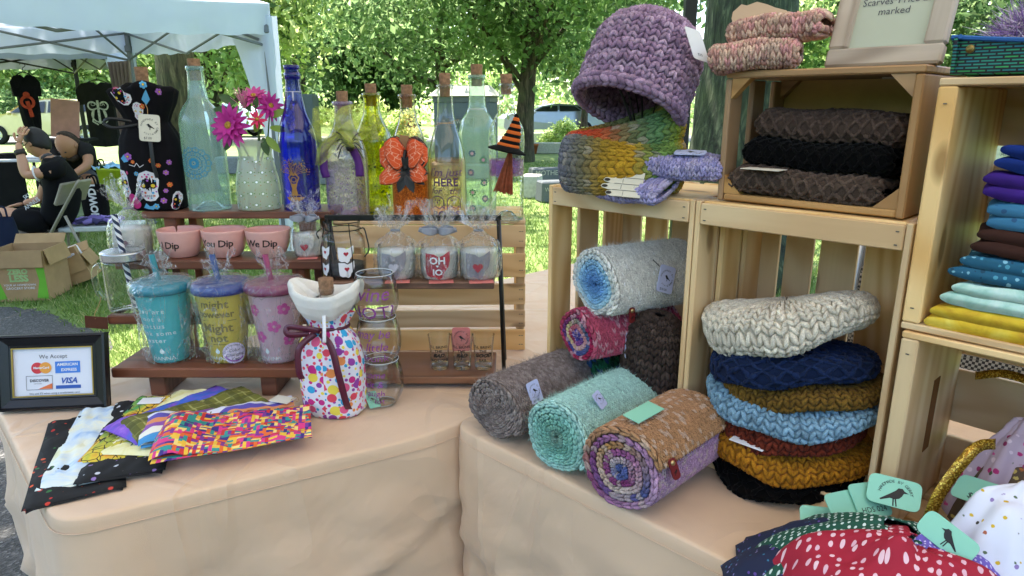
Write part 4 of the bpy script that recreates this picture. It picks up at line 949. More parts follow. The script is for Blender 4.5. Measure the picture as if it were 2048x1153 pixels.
def rounded(poly, r, n=6):
    out = []; m = len(poly)
    for i in range(m):
        p, a, b = Vector(poly[i]), Vector(poly[i - 1]), Vector(poly[(i + 1) % m]); d1, d2 = (a - p).normalized(), (b - p).normalized()
        rr = min(r, (a - p).length * .4, (b - p).length * .4); s, e = p + d1 * rr, p + d2 * rr
        for k in range(n + 1): t = k / n; out.append(s * (1 - t) ** 2 + p * 2 * t * (1 - t) + e * t * t)
    return out
def resample(pts, step):
    out = []; m = len(pts)
    for i in range(m):
        a, b = pts[i], pts[(i + 1) % m]; k = max(1, int((b - a).length / step))
        for j in range(k): out.append(a.lerp(b, j / k))
    return out
def table(label, poly, z, seed):
    ctr = sum((Vector(p) for p in poly), Vector((0, 0))) / len(poly); t = thing('folding_table', label, 'table', (ctr.x, ctr.y, 0))
    loop = resample(rounded([Vector(p) - ctr for p in poly], .055), .02); m = len(loop)
    nrm = []
    for i in range(m):
        d = (loop[(i + 1) % m] - loop[i - 1]).normalized(); nrm.append(Vector((d.y, -d.x)))
    s = np.cumsum([0] + [(loop[(i + 1) % m] - loop[i]).length for i in range(m)])[:m]; r = np.random.default_rng(seed); ph = r.uniform(0, 6.28, 6)
    rings = []
    # table top: rings shrinking to the centre, with soft ripples in the cloth
    rdg = lambda P, sd_: (1 - np.abs(vnoise(P, sd_, 2))) ** 5
    for k in range(26, 3, -1):
        f = 1 - k / 27.0; P = np.array([(q.x * f, q.y * f, 0) for q in loop]); P[:, 2] = z - .001 + (.0012 * vnoise(P * 5, seed, 3) + .0026 * rdg(P * 3.4, seed + 1)) * min(1, (k - 4) / 5); rings.append(P)
    for off, dz in ((-.02, 0), (-.007, .0004), (-.002, -.0008), (0, -.004), (.001, -.016), (.002, -.034)):
        rings.append(np.array([(q.x + n.x * off, q.y + n.y * off, z + dz) for q, n in zip(loop, nrm)]))
    for k in range(1, 37):
        w_ = k / 36; hgt = z - .034 - (z - .06) * w_
        a = .008 + .075 * w_ ** 1.1; fold = 1.3 - 2.2 * np.abs(np.sin(s * 4.3 + ph[0] + .7 * np.sin(s * 2.1 + ph[1]))) ** .7 + .5 * np.sin(s * 19 + ph[2] + 1.2 * w_) + .2 * np.sin(s * 43 + ph[3])
        q3 = np.stack([s * 2.6 + w_ * 1.6, np.full_like(s, w_ * 1.5), 0 * s], 1); diag = .016 * rdg(q3, seed + 5) - .012 * rdg(q3 * 1.7 + 3, seed + 6) + .006 * np.sin(s * 14 + w_ * 7 + ph[4]) * (1 - w_) + .006 * np.sin(s * 30 - w_ * 11)
        off = .003 + .012 * w_ + (a * .33 * fold + diag * 1.3) * min(1, w_ * 3.0)
        rings.append(np.array([(q.x + n.x * o_, q.y + n.y * o_, hgt) for q, n, o_ in zip(loop, nrm, off)]))
    V = np.concatenate(rings); F = [tuple(range(m))]
    for k in range(len(rings) - 1):
        for i in range(m): j = (i + 1) % m; F.append((k * m + i, (k + 1) * m + i, (k + 1) * m + j, k * m + j))
    ob('tablecloth', mesh(V, F, True), PEACH, t)
    # seam round the top
    MB().tube([(q.x + n.x * .0035, q.y + n.y * .0035, z - .024) for q, n in zip(loop, nrm)], .0009, 5, True).build('seam', PEACH, t, True)
    for q in (0, m // 4, m // 2, 3 * m // 4):
        p = loop[q] * .85; MB().tube([(p.x, p.y, 0), (p.x, p.y, z - .01)], .015, 6).build('leg', CH, t)
    return t
table('left table under a peach cloth with bottles, shelves and fabric bags', [(-.685, .882), (-.15, 1.175), (.375, 1.72), (.9, 2.35), (.6, 2.95), (-1.14, 1.36)], TZ - .001, 3)
RA = math.radians(44.8); RO = Vector((.0704, 1.3089)); RD = Vector((math.cos(RA), -math.sin(RA))); RB = Vector((math.sin(RA), math.cos(RA)))
E0 = Vector((-.122, 1.215)); table('right table under a peach cloth with scarves and crates', [E0, E0 + RD * 1.75, E0 + RD * 1.75 + RB * .78, E0 + RB * .78], TZ, 8)
# ---- planks: grain along local X
_pk = {}
def plank(name, parent, c, size, mat, axis='x', b=.002, rot=None):
    """size = (length, width, thickness) ; axis = direction of the length"""
    k = (tuple(round(q, 4) for q in size), mat.name, b)
    if k not in _pk:
        _pk[k] = mesh(*cbox(size, b)); _pk[k].materials.append(mat)
    R = {'x': (0, 0, 0), 'z': (0, -PI / 2, 0), 'y': (0, 0, PI / 2), 'xs': (PI / 2, 0, 0), 'zs': (PI / 2, -PI / 2, 0), 'ys': (PI / 2, 0, PI / 2)}[axis] if rot is None else rot
    return ob(name, _pk[k], None, parent, c, R)
NAIL = M('nail_steel', (.12, .11, .1), .5, .6)
def nails(parent, pts):
    m = MB()
    for p in pts: m.box(p, (.004, .001, .0015))
    o = m.build('nail_heads', NAIL, parent); o['kind'] = 'stuff'
def crate_standing(label, loc, rz, w_, h_, d_, mat, nback=4, gap=.012, side_n=3, widths=None):
    """crate on end, open to the front: thick boards top and bottom, upright slats at back and sides"""
    t = thing('wooden_crate', label, 'crate', loc, rz, group='wooden crates on the right table'); T, s = .018, .009
    for z in (T / 2, h_ - T / 2): plank('end_board', t, (w_ / 2, d_ / 2 - .003, z), (w_ - .0196, d_ - .022, T), mat, 'x', .002)
    for z in (.02, h_ - .02): plank('front_rail', t, (w_ / 2, .0045, z), (w_ - .0196, .034, .009), mat, 'xs', .0015)
    sw = d_ / side_n - gap * 1.4
    for x in (s / 2, w_ - s / 2):
        for k in range(side_n):
            plank('side_slat', t, (x, .001 + sw / 2 + k * (d_ - sw - .002) / (side_n - 1), h_ / 2), (h_, sw, s), mat, rot=(0, -PI / 2, 0), b=.0015)
    wd = widths or [(w_ - gap * (nback - 1)) / nback] * nback; x = 0
    for k in range(nback): plank('back_slat', t, (x + wd[k] / 2, d_ + s / 2 - .001, h_ / 2), (h_, wd[k], s), mat, rot=Matrix(((0, 1, 0), (0, 0, 1), (1, 0, 0))).to_euler(), b=.0015); x += wd[k] + gap
    nails(t, [(q, -.0007, z) for z in (.012, .03, h_ - .012, h_ - .03) for q in (.018, w_ - .018)])
    return t
def crate_lying(label, loc, rz, w_, h_, d_, mat, nback=3, gap=.026, handle=True):
    """crate on its long side, open to the front: thick end boards left and right, lengthwise slats"""
    t = thing('wooden_crate', label, 'crate', loc, rz, group='wooden crates on the right table'); T, s = .021, .009
    for x in (T / 2, w_ - T / 2):
        o = plank('end_board', t, (x, d_ / 2, h_ / 2), (h_ - .0196, d_ - .001, T), mat, rot=(0, -PI / 2, 0), b=.002)
    if handle:
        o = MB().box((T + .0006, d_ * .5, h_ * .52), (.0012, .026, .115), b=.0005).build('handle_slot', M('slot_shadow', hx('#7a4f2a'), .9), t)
    n = 3; sw = d_ / n - .012
    for z in (s / 2, h_ - s / 2):
        for k in range(n): plank('side_slat', t, (w_ / 2, .0005 + sw / 2 + k * (d_ - sw - .001) / (n - 1), z), (w_, sw, s), mat, b=.0015)
    bh = (h_ - gap * (nback - 1)) / nback
    for k in range(nback): plank('back_slat', t, (w_ / 2, d_ + s / 2 + .0005, bh / 2 + k * (bh + gap)), (w_, bh, s), mat, 'xs', .0015)
    nails(t, [(T / 2, -.0012, z) for z in (.03, h_ - .03)])
    return t
def rowpt(s, b, z): q = RO + RD * s + RB * b; return (q.x, q.y, z)
CW, CHh, CD = .3155, .457, .24
crate_standing('pine crate on end holding rolled scarves, its top carrying the rainbow cowl', rowpt(0, 0, TZ + .002), -RA, CW, CHh, CD, PINE, 5, .012)
crate_standing('pine crate on end holding the stack of knitted hats', rowpt(.3175, 0, TZ + .002), -RA, CW, CHh, CD, PINE, 5, .012, widths=[.042, .05, .062, .062, .0515])
crate_lying('lower pine crate at right with hand slot holding floral headbands', rowpt(.642, -.014, TZ + .002), -RA - .04, .457, .3175, .24, PINE)
crate_lying('upper pine crate at right holding folded fabric bags', rowpt(.638, -.010, TZ + .3215), -RA - .04, .457, .3175, .24, PINE, handle=False)
# small brown crate on the hat crate
BROWN = pine('stained_crate', hx('#b98f5c'), hx('#8a6236'), knots=False)
pl, pr = at(1432, 405, z=TZ + CHh), at(1806, 446, z=TZ + CHh); dv = (pr - pl); bw = dv.length; ba = math.atan2(dv.y, dv.x)
tb = thing('wooden_crate', 'small brown stained crate with solid back holding dark folded cowls', 'crate', (pl.x, pl.y, TZ + CHh + .004), ba, group='wooden crates on the right table'); BH, BD = .196, .19
plank('top_board', tb, (bw / 2, BD / 2, BH - .005), (bw, BD, .01), BROWN); plank('bottom_board', tb, (bw / 2, BD / 2, .006), (bw - .022, BD - .002, .01), BROWN)
for k in range(3): plank('side_slat', tb, (.0045, .021 + k * .0745, BH / 2 - .0055), (BH - .0115, .04, .009), BROWN, rot=(0, -PI / 2, 0))
plank('side_board', tb, (bw - .006, BD / 2, BH / 2 - .0055), (BH - .0115, BD - .001, .011), BROWN, rot=(0, -PI / 2, 0))
MB().box((bw / 2, BD + .002, BH / 2), (bw, .004, BH)).build('back_panel', M('hardboard', '#c2a06a', .7, var=.1, vs_=20), tb)
for sx, sz in ((0, 0), (1, 0), (0, 1), (1, 1)):
    x0, x1 = (.0095, .038) if sx == 0 else (bw - .012, bw - .042); z0, z1 = (.0115, .04) if sz == 0 else (BH - .0105, BH - .04)
    for y in (.012, BD - .012):
        V = [(x0, y - .008, z0), (x1, y - .008, z0), (x0, y - .008, z1), (x0, y + .008, z0), (x1, y + .008, z0), (x0, y + .008, z1)]
        ob('corner_block', mesh(V, [(0, 1, 2), (5, 4, 3), (0, 3, 4, 1), (1, 4, 5, 2), (2, 5, 3, 0)]), BROWN, tb)
# ---- slatted crate on its side under the bottles
p = at(1050, 702, z=TZ); pt = at(1048, 444, Y=p.y); kw, kh, kd = .47, pt.z - TZ, .25
tk = thing('wooden_crate', 'slatted pine crate carrying the decorated bottles behind the metal rack', 'crate', (p.x - kw, p.y, TZ + .002), math.radians(1.2))
zs = [(0, .055), (.062, .106), (.121, .175), (.192, .252), (.268, kh - .0105)]
for a, b in zs: plank('slat', tk, (kw / 2, -.0045, (a + b) / 2), (kw, b - a, .009), PINE2, 'xs', .0015)
for x in (.012, kw - .012): plank('end_post', tk, (x, .012, kh / 2 - .006), (kh - .014, .022, .022), PINE2, rot=(0, -PI / 2, 0))
for k in range(4): plank('top_slat', tk, (kw / 2, .026 + k * .063, kh - .005), (kw, .056, .0095), PINE2)
for x in (.012, kw - .012): plank('end_post', tk, (x, kd - .03, kh / 2 - .006), (kh - .014, .022, .022), PINE2, rot=(0, -PI / 2, 0))
nails(tk, [(kw - q, -.0095, (a + b) / 2 + d) for a, b in zs for q in (.008, .014) for d in (-.012, .012)])
KTOP = TZ + .002 + kh; KY = p.y
# ---- dark stained stepped riser
tr = thing('stepped_riser', 'dark stained wooden stepped riser holding bowls, cups and bottles', 'riser', (0, 0, 0))
TIER = []
for (xl, xr, yb, yt, Y, dep, nm) in ((223, 600, 757, 738, 1.335, .135, 1), (215, 640, 650, 632, 1.43, .11, 2), (230, 652, 540, 522, 1.52, .11, 3), (283, 662, 438, 424, 1.60, .13, 4)):
    a, b, c = at(xl, yb, Y=Y), at(xr, yb, Y=Y), at(xl, yt, Y=Y); th = c.z - a.z
    plank('shelf_board', tr, ((a.x + b.x) / 2, Y + dep / 2, a.z + th / 2), (b.x - a.x, dep, th), DARKWOOD, b=.003); TIER.append((a.x, b.x, Y, dep, a.z + th, a.z))
for xc in (-.765, -.525):
    Y0, z0 = TIER[0][2], TIER[0][5]
    MB().box((xc, Y0 + .065, (TZ + z0) / 2), (.034, .1, z0 - TZ - .0005), b=.002).build('foot', DARKWOOD, tr)
for xc in (-.80, -.50):
    for k in range(3):
        x0 = max(TIER[k][0], TIER[k + 1][0]) + .06 if xc < -.6 else xc; zt, zb = TIER[k + 1][5], TIER[k][4]; yy = TIER[k + 1][2] + .035
        plank('upright', tr, (x0, yy, (zt + zb) / 2 - .0), (zt - zb - .0005 if yy < TIER[k][2] + TIER[k][3] else zt - zb, .045, .03), DARKWOOD, rot=(0, -PI / 2, 0))
        plank('stringer', tr, (x0 + .034, TIER[k + 1][2] + .075, (zt + TZ) / 2), (zt - TZ - .001, .04, .02), DARKWOOD, rot=(0, -PI / 2, 0))
# ---- black metal rack with two wooden shelves
RY = 1.49; q0, q1 = at(655, 441, Y=RY), at(997, 431, Y=RY); xl, xr, zt = q0.x, q1.x, (q0.z + q1.z) / 2
tk2 = thing('metal_rack', 'black metal display rack with two walnut shelves holding jar candles and shot glasses', 'rack', (0, 0, 0))
for y0, y1 in ((RY, RY - .035), (RY + .012, RY + .075)):
    for x in (xl, xr): MB().tube([(x, y0, zt), (x + .012, y1, TZ + .001)], .0048, 8).build('leg', BLACKMETAL, tk2, True)
MB().box(((xl + xr) / 2, RY, zt), (xr - xl + .012, .008, .013), b=.002).build('top_bar', BLACKMETAL, tk2)
WAL = pine('walnut_rack', hx('#8a6046'), hx('#4e3022'), knots=False, rough=.5)
a = at(985, 572, Y=RY - .07); plank('shelf', tk2, ((xl + xr) / 2 - .002, RY - .012, a.z), (xr - xl - .014, .115, .016), WAL); RS1 = a.z + .008
plank('shelf', tk2, ((xl + xr) / 2 - .001, RY - .022, TZ + .019), (xr - xl - .014, .16, .016), WAL); RS2 = TZ + .027
for x in (xl + .03, xr - .03): MB().box((x, RY - .02, TZ + .0058), (.02, .14, .0105)).build('skid', WAL, tk2)
# camp chair seen through the slats of the hat crate
def m_weave():
    t = NT('chair_mesh'); v = t.coord(); c = t.n('TexChecker', Scale=170.0); t.l(v, c.inputs['Vector']); c.inputs['Color1'].default_value = (.012, .012, .013, 1); c.inputs['Color2'].default_value = (.28, .27, .25, 1)
    t.base(c.outputs[0]); t.set(Roughness=.8); return t.m
q = rowpt(.6, .62, 0); t = thing('camp_chair', 'camp chair with woven black mesh back seen between the hat crate slats', 'chair', (q[0], q[1], 0), -RA)
V, F, uv = sheet(lambda u, v: np.stack([(u - .5) * .5, .04 * np.sin(PI * u) + .08 * v, .45 + .53 * v], 1), 12, 10, .006); ob('mesh_back', mesh(V, F, True), m_weave(), t)
MB().box((0, .10, 1.02), (.5, .02, .1), b=.01).build('head_band', M('chair_grey', '#80858a', .7), t); MB().box((0, -.22, .44), (.5, .44, .03), b=.01).build('seat', CLOTHB, t)
for s in (-.25, .25): MB().tube(spline([(s, .0, 0), (s, .0, .45), (s, .1, 1.08)], 4), .014, 8).build('frame_tube', M('chair_tube', '#9aa0a6', .4, .6), t, True); MB().tube([(s, -.42, 0), (s, -.42, .45), (s, .0, .45)], .014, 8).build('frame_tube', M('chair_tube', '#9aa0a6'), t)
# ================================================================== goods on the left table
def scaled(prof, m): return [(r * m, z * m) for r, z in prof]
def smoothprof(prof, n=4):
    return [(max(0, r), z) for r, z in spline(prof, n)]
def mglitter(name, c, c2):
    t = NT(name); v = t.coord(); vo = t.n('TexVoronoi', feature='F1'); t.l(v, vo.inputs['Vector']); vo.inputs['Scale'].default_value = 620
    t.base(t.ramp(vo.outputs['Color'], [(.2, tuple(x * .5 for x in c)), (.55, c), (.85, c2)])); t.set(Roughness=.28, Metallic=.55)
    nm = t.n('NormalMap') if False else None; bo = t.t.nodes.new('ShaderNodeBump'); bo.inputs['Strength'].default_value = .7; bo.inputs['Distance'].default_value = .0012
    t.l(vo.outputs['Color'], bo.inputs['Height']); t.l(bo.outputs[0], t.b.inputs['Normal']); return t.m
def place(px, py, Y, z): q = at(px, py, Y=Y); return Vector((q.x, Y, z)), mpp(Vector((q.x, Y, z)))
def put_cork(t, m, h0, h1, r, x=0):
    return MB().lathe(scaled([(0, h0), (r * .82, h0), (r * .86, h0 + 1), (r, h1 - 2), (r * .95, h1), (0, h1)], m), 20).build('cork', CORK, t, True)
def bottle(label, px, py, Y, z, prof, mat, cork=None, group='decorated bottles on display', rz=0.0, punt=True, n=5):
    loc, m = place(px, py, Y, z + .0008); t = thing('glass_bottle', label, 'bottle', loc, rz, group=group)
    pr = smoothprof(scaled(prof, m), n); R0 = pr[0][0]
    full = [(0, .022 if punt else .004), (R0 * .35, .018 if punt else .003), (R0 * .7, .003), (R0 * .88, 0)] + pr
    MB().lathe(full, 40).build('glass', mat, t, True)
    rt = pr[-1][0]; zt = pr[-1][1]; MB().lathe([(rt * 1.02, zt - 9 * m), (rt * 1.16, zt - 8 * m), (rt * 1.16, zt - 1 * m), (rt, zt), (rt * .8, zt - .5 * m), (rt * .8, zt - 8 * m)], 28).build('lip', mat, t, True)
    if cork: put_cork(t, m, zt / m - cork[0], zt / m + cork[1], cork[2])
    return t, m, pr
T4Y, T4Z = TIER[3][2] + .05, TIER[3][4]
TWINE = M('twine', '#a8895f', .9, var=.3, vs_=200)
# ---- frosted bottle with blue mandala
t, m, pr = bottle('frosted pale aqua bottle with blue mandala on the top shelf', 422, 420, T4Y, T4Z, [(38, 0), (40, 8), (40, 150), (38.5, 185), (31, 205), (20, 222), (16, 245), (14.5, 270), (14, 288)], glass('frosted_aqua', (.8, .93, .92), (.42, .66, .66), .2, (.62, .84, .86), .24), (28, 14, 11.5))
BLUEP = M('mandala_blue', '#157ea8', .5); f = Flat(); f.ring(0, 0, .0085, .006).disc(0, 0, .0022)
for k in range(8): a = 2 * PI * k / 8; f.ring(.0155 * math.cos(a), .0155 * math.sin(a), .0036, .0009, 10)
for k in range(12): a = 2 * PI * k / 12; f.ring(.0235 * math.cos(a), .0235 * math.sin(a), .0052, .0010, 12).disc(.0235 * math.cos(a), .0235 * math.sin(a), .0014, seg=6)
for k in range(14):
    a = 2 * PI * k / 14; c, s = math.cos(a), math.sin(a); f.ring(.0335 * c, .0335 * s, .0068, .0011, 12)
    f.line([(.028 * c, .028 * s), (.041 * c, .041 * s)], .0008)
f.ring(0, 0, .0125, .0008, 30).ring(0, 0, .0195, .0008, 36).ring(0, 0, .0285, .0008, 40)
f.ring(0, 0, .0125, .0012, 30).ring(0, 0, .0285, .0013, 40).ring(0, 0, .037, .0009, 44).onto('mandala_print', Slathe(pr, 98 * m, -.12), BLUEP, t, .0006, .004)
# ---- blue bottle with gold figure
COB = glass('cobalt_glass', (.06, .1, .8), (.004, .006, .16), .03, (.01, .02, .4), .2)
t, m, pr = bottle('cobalt blue wine bottle with gold tree figure on the top shelf', 606, 420, T4Y, T4Z, [(34, 0), (36, 6), (37, 120), (35, 150), (29, 178), (21, 202), (16.5, 225), (14, 252), (13, 290)], COB)
MB().lathe(scaled([(13.5, 262), (15.5, 264), (15.5, 274), (13.6, 276)], m), 24).build('collar_ring', COB, t, True)
GOLD = M('gold_print', '#a8793f', .4, .5); f = Flat(); f.ring(0, .004, .019, .0022, 24, PI * 1.15, PI * 1.85).poly([(-.022, -.004), (.022, -.004), (.016, -.012), (-.016, -.012)])
f.ring(-.009, -.004, .006, .0016, 14).ring(.009, -.004, .006, .0016, 14).poly([(-.008, 0), (.008, 0), (.005, .018), (.008, .03), (-.008, .03), (-.005, .018)]).ring(0, .04, .006, .0022, 14).line([(-.006, .03), (-.012, .045), (-.004, .056)], .0028).line([(.006, .03), (.012, .045), (.004, .056)], .0028)
rr = random.Random(5)
for k in range(15):
    a = PI * (.05 + .9 * k / 14); L_ = rr.uniform(.022, .036); e = (L_ * math.cos(a) * 1.1, .054 + L_ * math.sin(a)); f.line([(0, .05), (e[0] * .5 + rr.uniform(-.003, .003), .054 + (e[1] - .054) * .55), e], .0009)
    for j in range(6): f.disc(e[0] + rr.gauss(0, .004), e[1] + rr.gauss(0, .003), .0013, seg=5)
f.onto('gold_print', Slathe(pr, 32 * m, -.05), GOLD, t, .0006, .004)
MB().tube([(14.8 * m * math.cos(a), 14.8 * m * math.sin(a), 238 * m) for a in np.linspace(0, 2 * PI, 20)[:-1]], .0012, 5, True).tube([(3 * m, -15 * m, 238 * m), (4 * m, -18 * m, 220 * m)], .0018, 5).build('string_tie', M('string_grey', '#b9b5c8', .8), t, True)
# ---- cloth bags over bottles
def clothbag(t, m, prof, mat, seed, ell=.8, folds=.08, nfold=11, name='bag', thick=0.0, dip=0.0):
    """soft cloth bag: profile (halfwidth,height) in px, gathered where the profile narrows"""
    hs = np.array([p[1] for p in prof]) * m; rs = np.array([p[0] for p in prof]) * m; L_ = np.concatenate([[0], np.cumsum(np.hypot(np.diff(hs), np.diff(rs)))]); r = np.random.default_rng(seed); ph = r.uniform(0, 6.28, 4)
    circ = 2 * PI * rs.max()
    def S(u, v):
        l = v * L_[-1]; R = np.interp(l, L_, rs); z = np.interp(l, L_, hs); th = 2 * PI * u
        g = np.clip(1 - R / rs.max(), 0, 1); top = np.clip((v - .72) / .28, 0, 1)
        k = 1 + (folds * .35 + folds * 1.5 * g + folds * 1.6 * top) * (np.sin(nfold * th + ph[0]) + .6 * np.sin((nfold * 2 - 3) * th + ph[1] + 3 * v)) * .6 + .02 * np.sin(3 * th + ph[2] + 5 * v)
        q = (np.abs(np.cos(th)) ** 2.6 + np.abs(np.sin(th)) ** 2.6) ** (-1 / 2.6); q = q * (1 - top) + top
        return np.stack([R * k * q * np.sin(th), -R * k * q * np.cos(th) * (ell + .15 * top), z - dip * np.cos(2 * th) + (.012 if not dip else 0) * top * np.sin(2 * th + ph[3]) + (.006 + .3 * dip) * top * np.sin(5 * th + ph[2])], 1)
    P, F, uv = sheet(S, 72, 44, thick); uv = uv * np.array([circ, L_[-1]])
    ob(name, mesh(P, F, True, uv=uv), mat, t)
    def S2(x, y):
        u = (x / circ) % 1.0; v = np.interp(y, hs[:int(np.argmin(rs[2:-2])) + 3], L_[:int(np.argmin(rs[2:-2])) + 3]) / L_[-1]; e = 1e-3
        a, b, c = S(np.array([u]), np.array([v]))[0], S(np.array([u + e]), np.array([v]))[0], S(np.array([u]), np.array([min(v + e, 1)]))[0]; n = np.cross(b - a, c - a); return Vector(a), Vector(n / (np.linalg.norm(n) + 1e-12))
    def S3(x, y):
        u = (x / circ) % 1.0; v = y / L_[-1]; e = 1e-3
        a, b, c = S(np.array([u]), np.array([v]))[0], S(np.array([u + e]), np.array([v]))[0], S(np.array([u]), np.array([min(v + e, 1)]))[0]; n = np.cross(b - a, c - a); return Vector(a), Vector(n / (np.linalg.norm(n) + 1e-12))
    return S3, L_[-1]
def ribbon(t, pts, wd, mat, name='ribbon', nrm=(0, -1, 0)):
    P = [Vector(p) for p in spline(pts, 6)]; V, F = [], []
    for i, p in enumerate(P):
        d = (P[min(i + 1, len(P) - 1)] - P[max(i - 1, 0)]).normalized(); s = d.cross(Vector(nrm)); s = s.normalized() if s.length > 1e-4 else Vector((1, 0, 0)); V += [tuple(p - s * wd / 2), tuple(p + s * wd / 2)]
    F = [(2 * i, 2 * i + 2, 2 * i + 3, 2 * i + 1) for i in range(len(P) - 1)]; o = ob(name, mesh(V, F, True), mat, t); sm = o.modifiers.new('s', 'SOLIDIFY'); sm.thickness = .0006; return o
def crow(f, x, y, s, flip=1):
    """little black crow emblem"""
    P = [(-.5, .22), (-.3, .3), (-.2, .42), (-.02, .4), (.08, .25), (.35, .0), (.75, -.35), (.7, -.4), (.3, -.2), (.1, -.22), (-.1, -.14), (-.22, .02), (-.28, .18)]
    f.poly([(a * s, b * s) for a, b in P], ox=x, oy=y, sx=flip); f.line([(x + .05 * s * flip, y - .2 * s), (x - .02 * s * flip, y - .55 * s)], s * .06).line([(x + .15 * s * flip, y - .2 * s), (x + .12 * s * flip, y - .55 * s)], s * .06)
    return f
def hangtag(parent, o, ax_, ay_, wd, hh, mat, price='$7.00', name='price_tag', back=False, big=True):
    """card tag with the maker's crow emblem and ring of lettering; o = centre"""
    ax_, ay_ = Vector(ax_).normalized(), Vector(ay_).normalized(); n = ax_.cross(ay_); o = Vector(o); t = .0008
    pr = rounded([Vector((-wd / 2, -hh / 2)), Vector((wd / 2, -hh / 2)), Vector((wd / 2, hh / 2)), Vector((-wd / 2, hh / 2))], wd * .16, 4); k = len(pr)
    V = [tuple(o + ax_ * p.x + ay_ * p.y + n * s) for s in (t, -t) for p in pr]; F = [tuple(range(k)), tuple(range(2 * k - 1, k - 1, -1))] + [(i, k + i, k + (i + 1) % k, (i + 1) % k) for i in range(k)]
    c = ob(name, mesh(V, F), mat, parent); S = lambda x, y: (o + ax_ * x + ay_ * y, n * (-1 if back else 1))
    if big:
        f = Flat(); crow(f, 0, hh * .06, wd * .32); f.arc_text('HANDMADE BY GERRY', wd * .13, 0, hh * .05, wd * .34, PI * .95, .26); f.arc_text('NO PLACE', wd * .11, 0, hh * .05, wd * .36, -PI * .15, .25)
        if price: f.text(price, wd * .17, -wd * .1, -hh * .42)
        f.onto('tag_print', S, INK, c, .0012)
    elif price: Flat().text(price, wd * .2, 0, -hh * .35).onto('tag_print', S, INK, c, .0012)
    return c
CREAM = M('tag_cream', '#d8d2c2', .7, var=.05); LAV = M('tag_lavender', '#b9bfe0', .6, var=.05); MINT = M('tag_mint', '#8ccbb0', .6, var=.06); CORAL = M('tag_coral', '#d77a72', .6, var=.06)
# ---- black skull bag
loc, m = place(320, 418, T4Y + .0, T4Z + .001); t = thing('bottle_bag', 'black sugar skull print bottle bag with cork sticking out on the top shelf', 'bottle bag', loc, group='cloth bottle bags')
SK = M('skull_cotton', (.004, .0035, .005), .85, var=.2, vs_=30, bump=.25, bs=40)
S3, LL = clothbag(t, m, [(50, 0), (56, 6), (60, 60), (60, 115), (55, 145), (45, 166), (38, 178), (44, 194), (54, 216), (61, 242), (54, 250), (36, 236)], SK, 4, .72, .05)
MB().lathe(scaled([(14, 200), (13, 252)], m), 20).build('bottle_neck', CLEAR, t, True); put_cork(t, m, 232, 286, 12)
WH, PK, BL, OR, YE = M('print_white', '#d8d6dc', .8), M('print_pink', '#c2367e', .8), M('print_blue', '#5a9ec9', .8), M('print_orange', '#cf6a3c', .8), M('print_yellow', '#d9bb3c', .8); PU = M('print_purple', '#9c5fb0', .8); BK = M('print_black', (.01, .01, .012), .8)
LAY = {k: Flat() for k in ('w', 'k', 'y', 'p', 'b', 'o', 'u')}
def skull(x, y, s, rot=0.0):
    c, k = math.cos(rot), math.sin(rot); T = lambda a, b: (x + (a * c - b * k) * s, y + (a * k + b * c) * s)
    pts = [(-.5, .1), (-.55, .45), (-.4, .8), (0, .95), (.4, .8), (.55, .45), (.5, .1), (.42, -.1), (.45, -.45), (.25, -.68), (0, -.72), (-.25, -.68), (-.45, -.45), (-.42, -.1)]; LAY['w'].poly([T(a, b) for a, b in pts])
    for e in (-1, 1): LAY['k'].disc(*T(e * .24, .14), .16 * s, seg=12); LAY['y'].disc(*T(e * .24, .14), .10 * s, seg=8)
    LAY['k'].poly([T(-.06, -.12), (T(0, .02)), T(.06, -.12)]).line([T(-.25, -.42), T(.25, -.42)], .02 * s)
    for a in range(-2, 3): LAY['k'].line([T(a * .1, -.36), T(a * .1, -.5)], .015 * s)
    for i in range(14):
        a = 2 * PI * i / 14; LAY['pboup'[i % 5]].disc(*T(.4 * math.cos(a), .1 + .66 * math.sin(a)), .05 * s, seg=6)
    for a, b, q in ((0, .62, 'p'), (-.2, -.25, 'o'), (.2, -.25, 'b'), (0, .42, 'u')): LAY[q].disc(*T(a, b), .07 * s, seg=6)
def posy(x, y, s, q, q2='y'):
    for i in range(6): a = i * PI / 3 + x * 90; LAY[q].disc(x + .62 * s * math.cos(a), y + .62 * s * math.sin(a), .36 * s, seg=7)
    LAY[q2].disc(x, y, .25 * s, seg=6)
skull(.008, .062, .046); skull(-.062, .068, .042, .2); skull(.07, .025, .03, -.4); skull(-.028, LL - .055, .036, .8); skull(.002, LL - .1, .028, -.2)
for x, y, s, q in ((.036, .118, .006, 'o'), (.05, .1, .007, 'u'), (.022, .13, .006, 'o'), (-.016, .098, .006, 'b'), (-.04, .1, .005, 'p'), (.055, .07, .007, 'o'), (.038, .03, .008, 'u'), (.02, .016, .008, 'b'), (-.03, .14, .01, 'u'), (-.02, .127, .005, 'o'), (.06, .125, .007, 'u'), (-.05, .02, .006, 'p'), (.045, .055, .006, 'u'), (.03, LL - .04, .009, 'b'), (.06, LL - .05, .008, 'u'), (-.05, LL - .03, .008, 'p'), (.018, LL - .085, .007, 'o')): posy(x, y, s, q)
for x, y, s in ((-.038, .034, .014), (-.03, .022, .012)):
    LAY['p'].disc(x, y, s).ring(x, y, s * .9, s * .2)
    LAY['w'].ring(x, y, s * .45, s * .12, 10)
LAY['b'].poly([(-.055, .135), (-.045, .125), (-.03, .128), (-.04, .145)]).poly([(-.012, .012), (.012, .006), (.018, .018), (.004, .016), (-.004, .024)]).poly([(.02, LL - .07), (.034, LL - .05), (.04, LL - .07), (.03, LL - .082)])
LAY['w'].line([(-.03, .12), (-.018, .116), (-.012, .124), (-.006, .114), (.004, .12)], .0014)
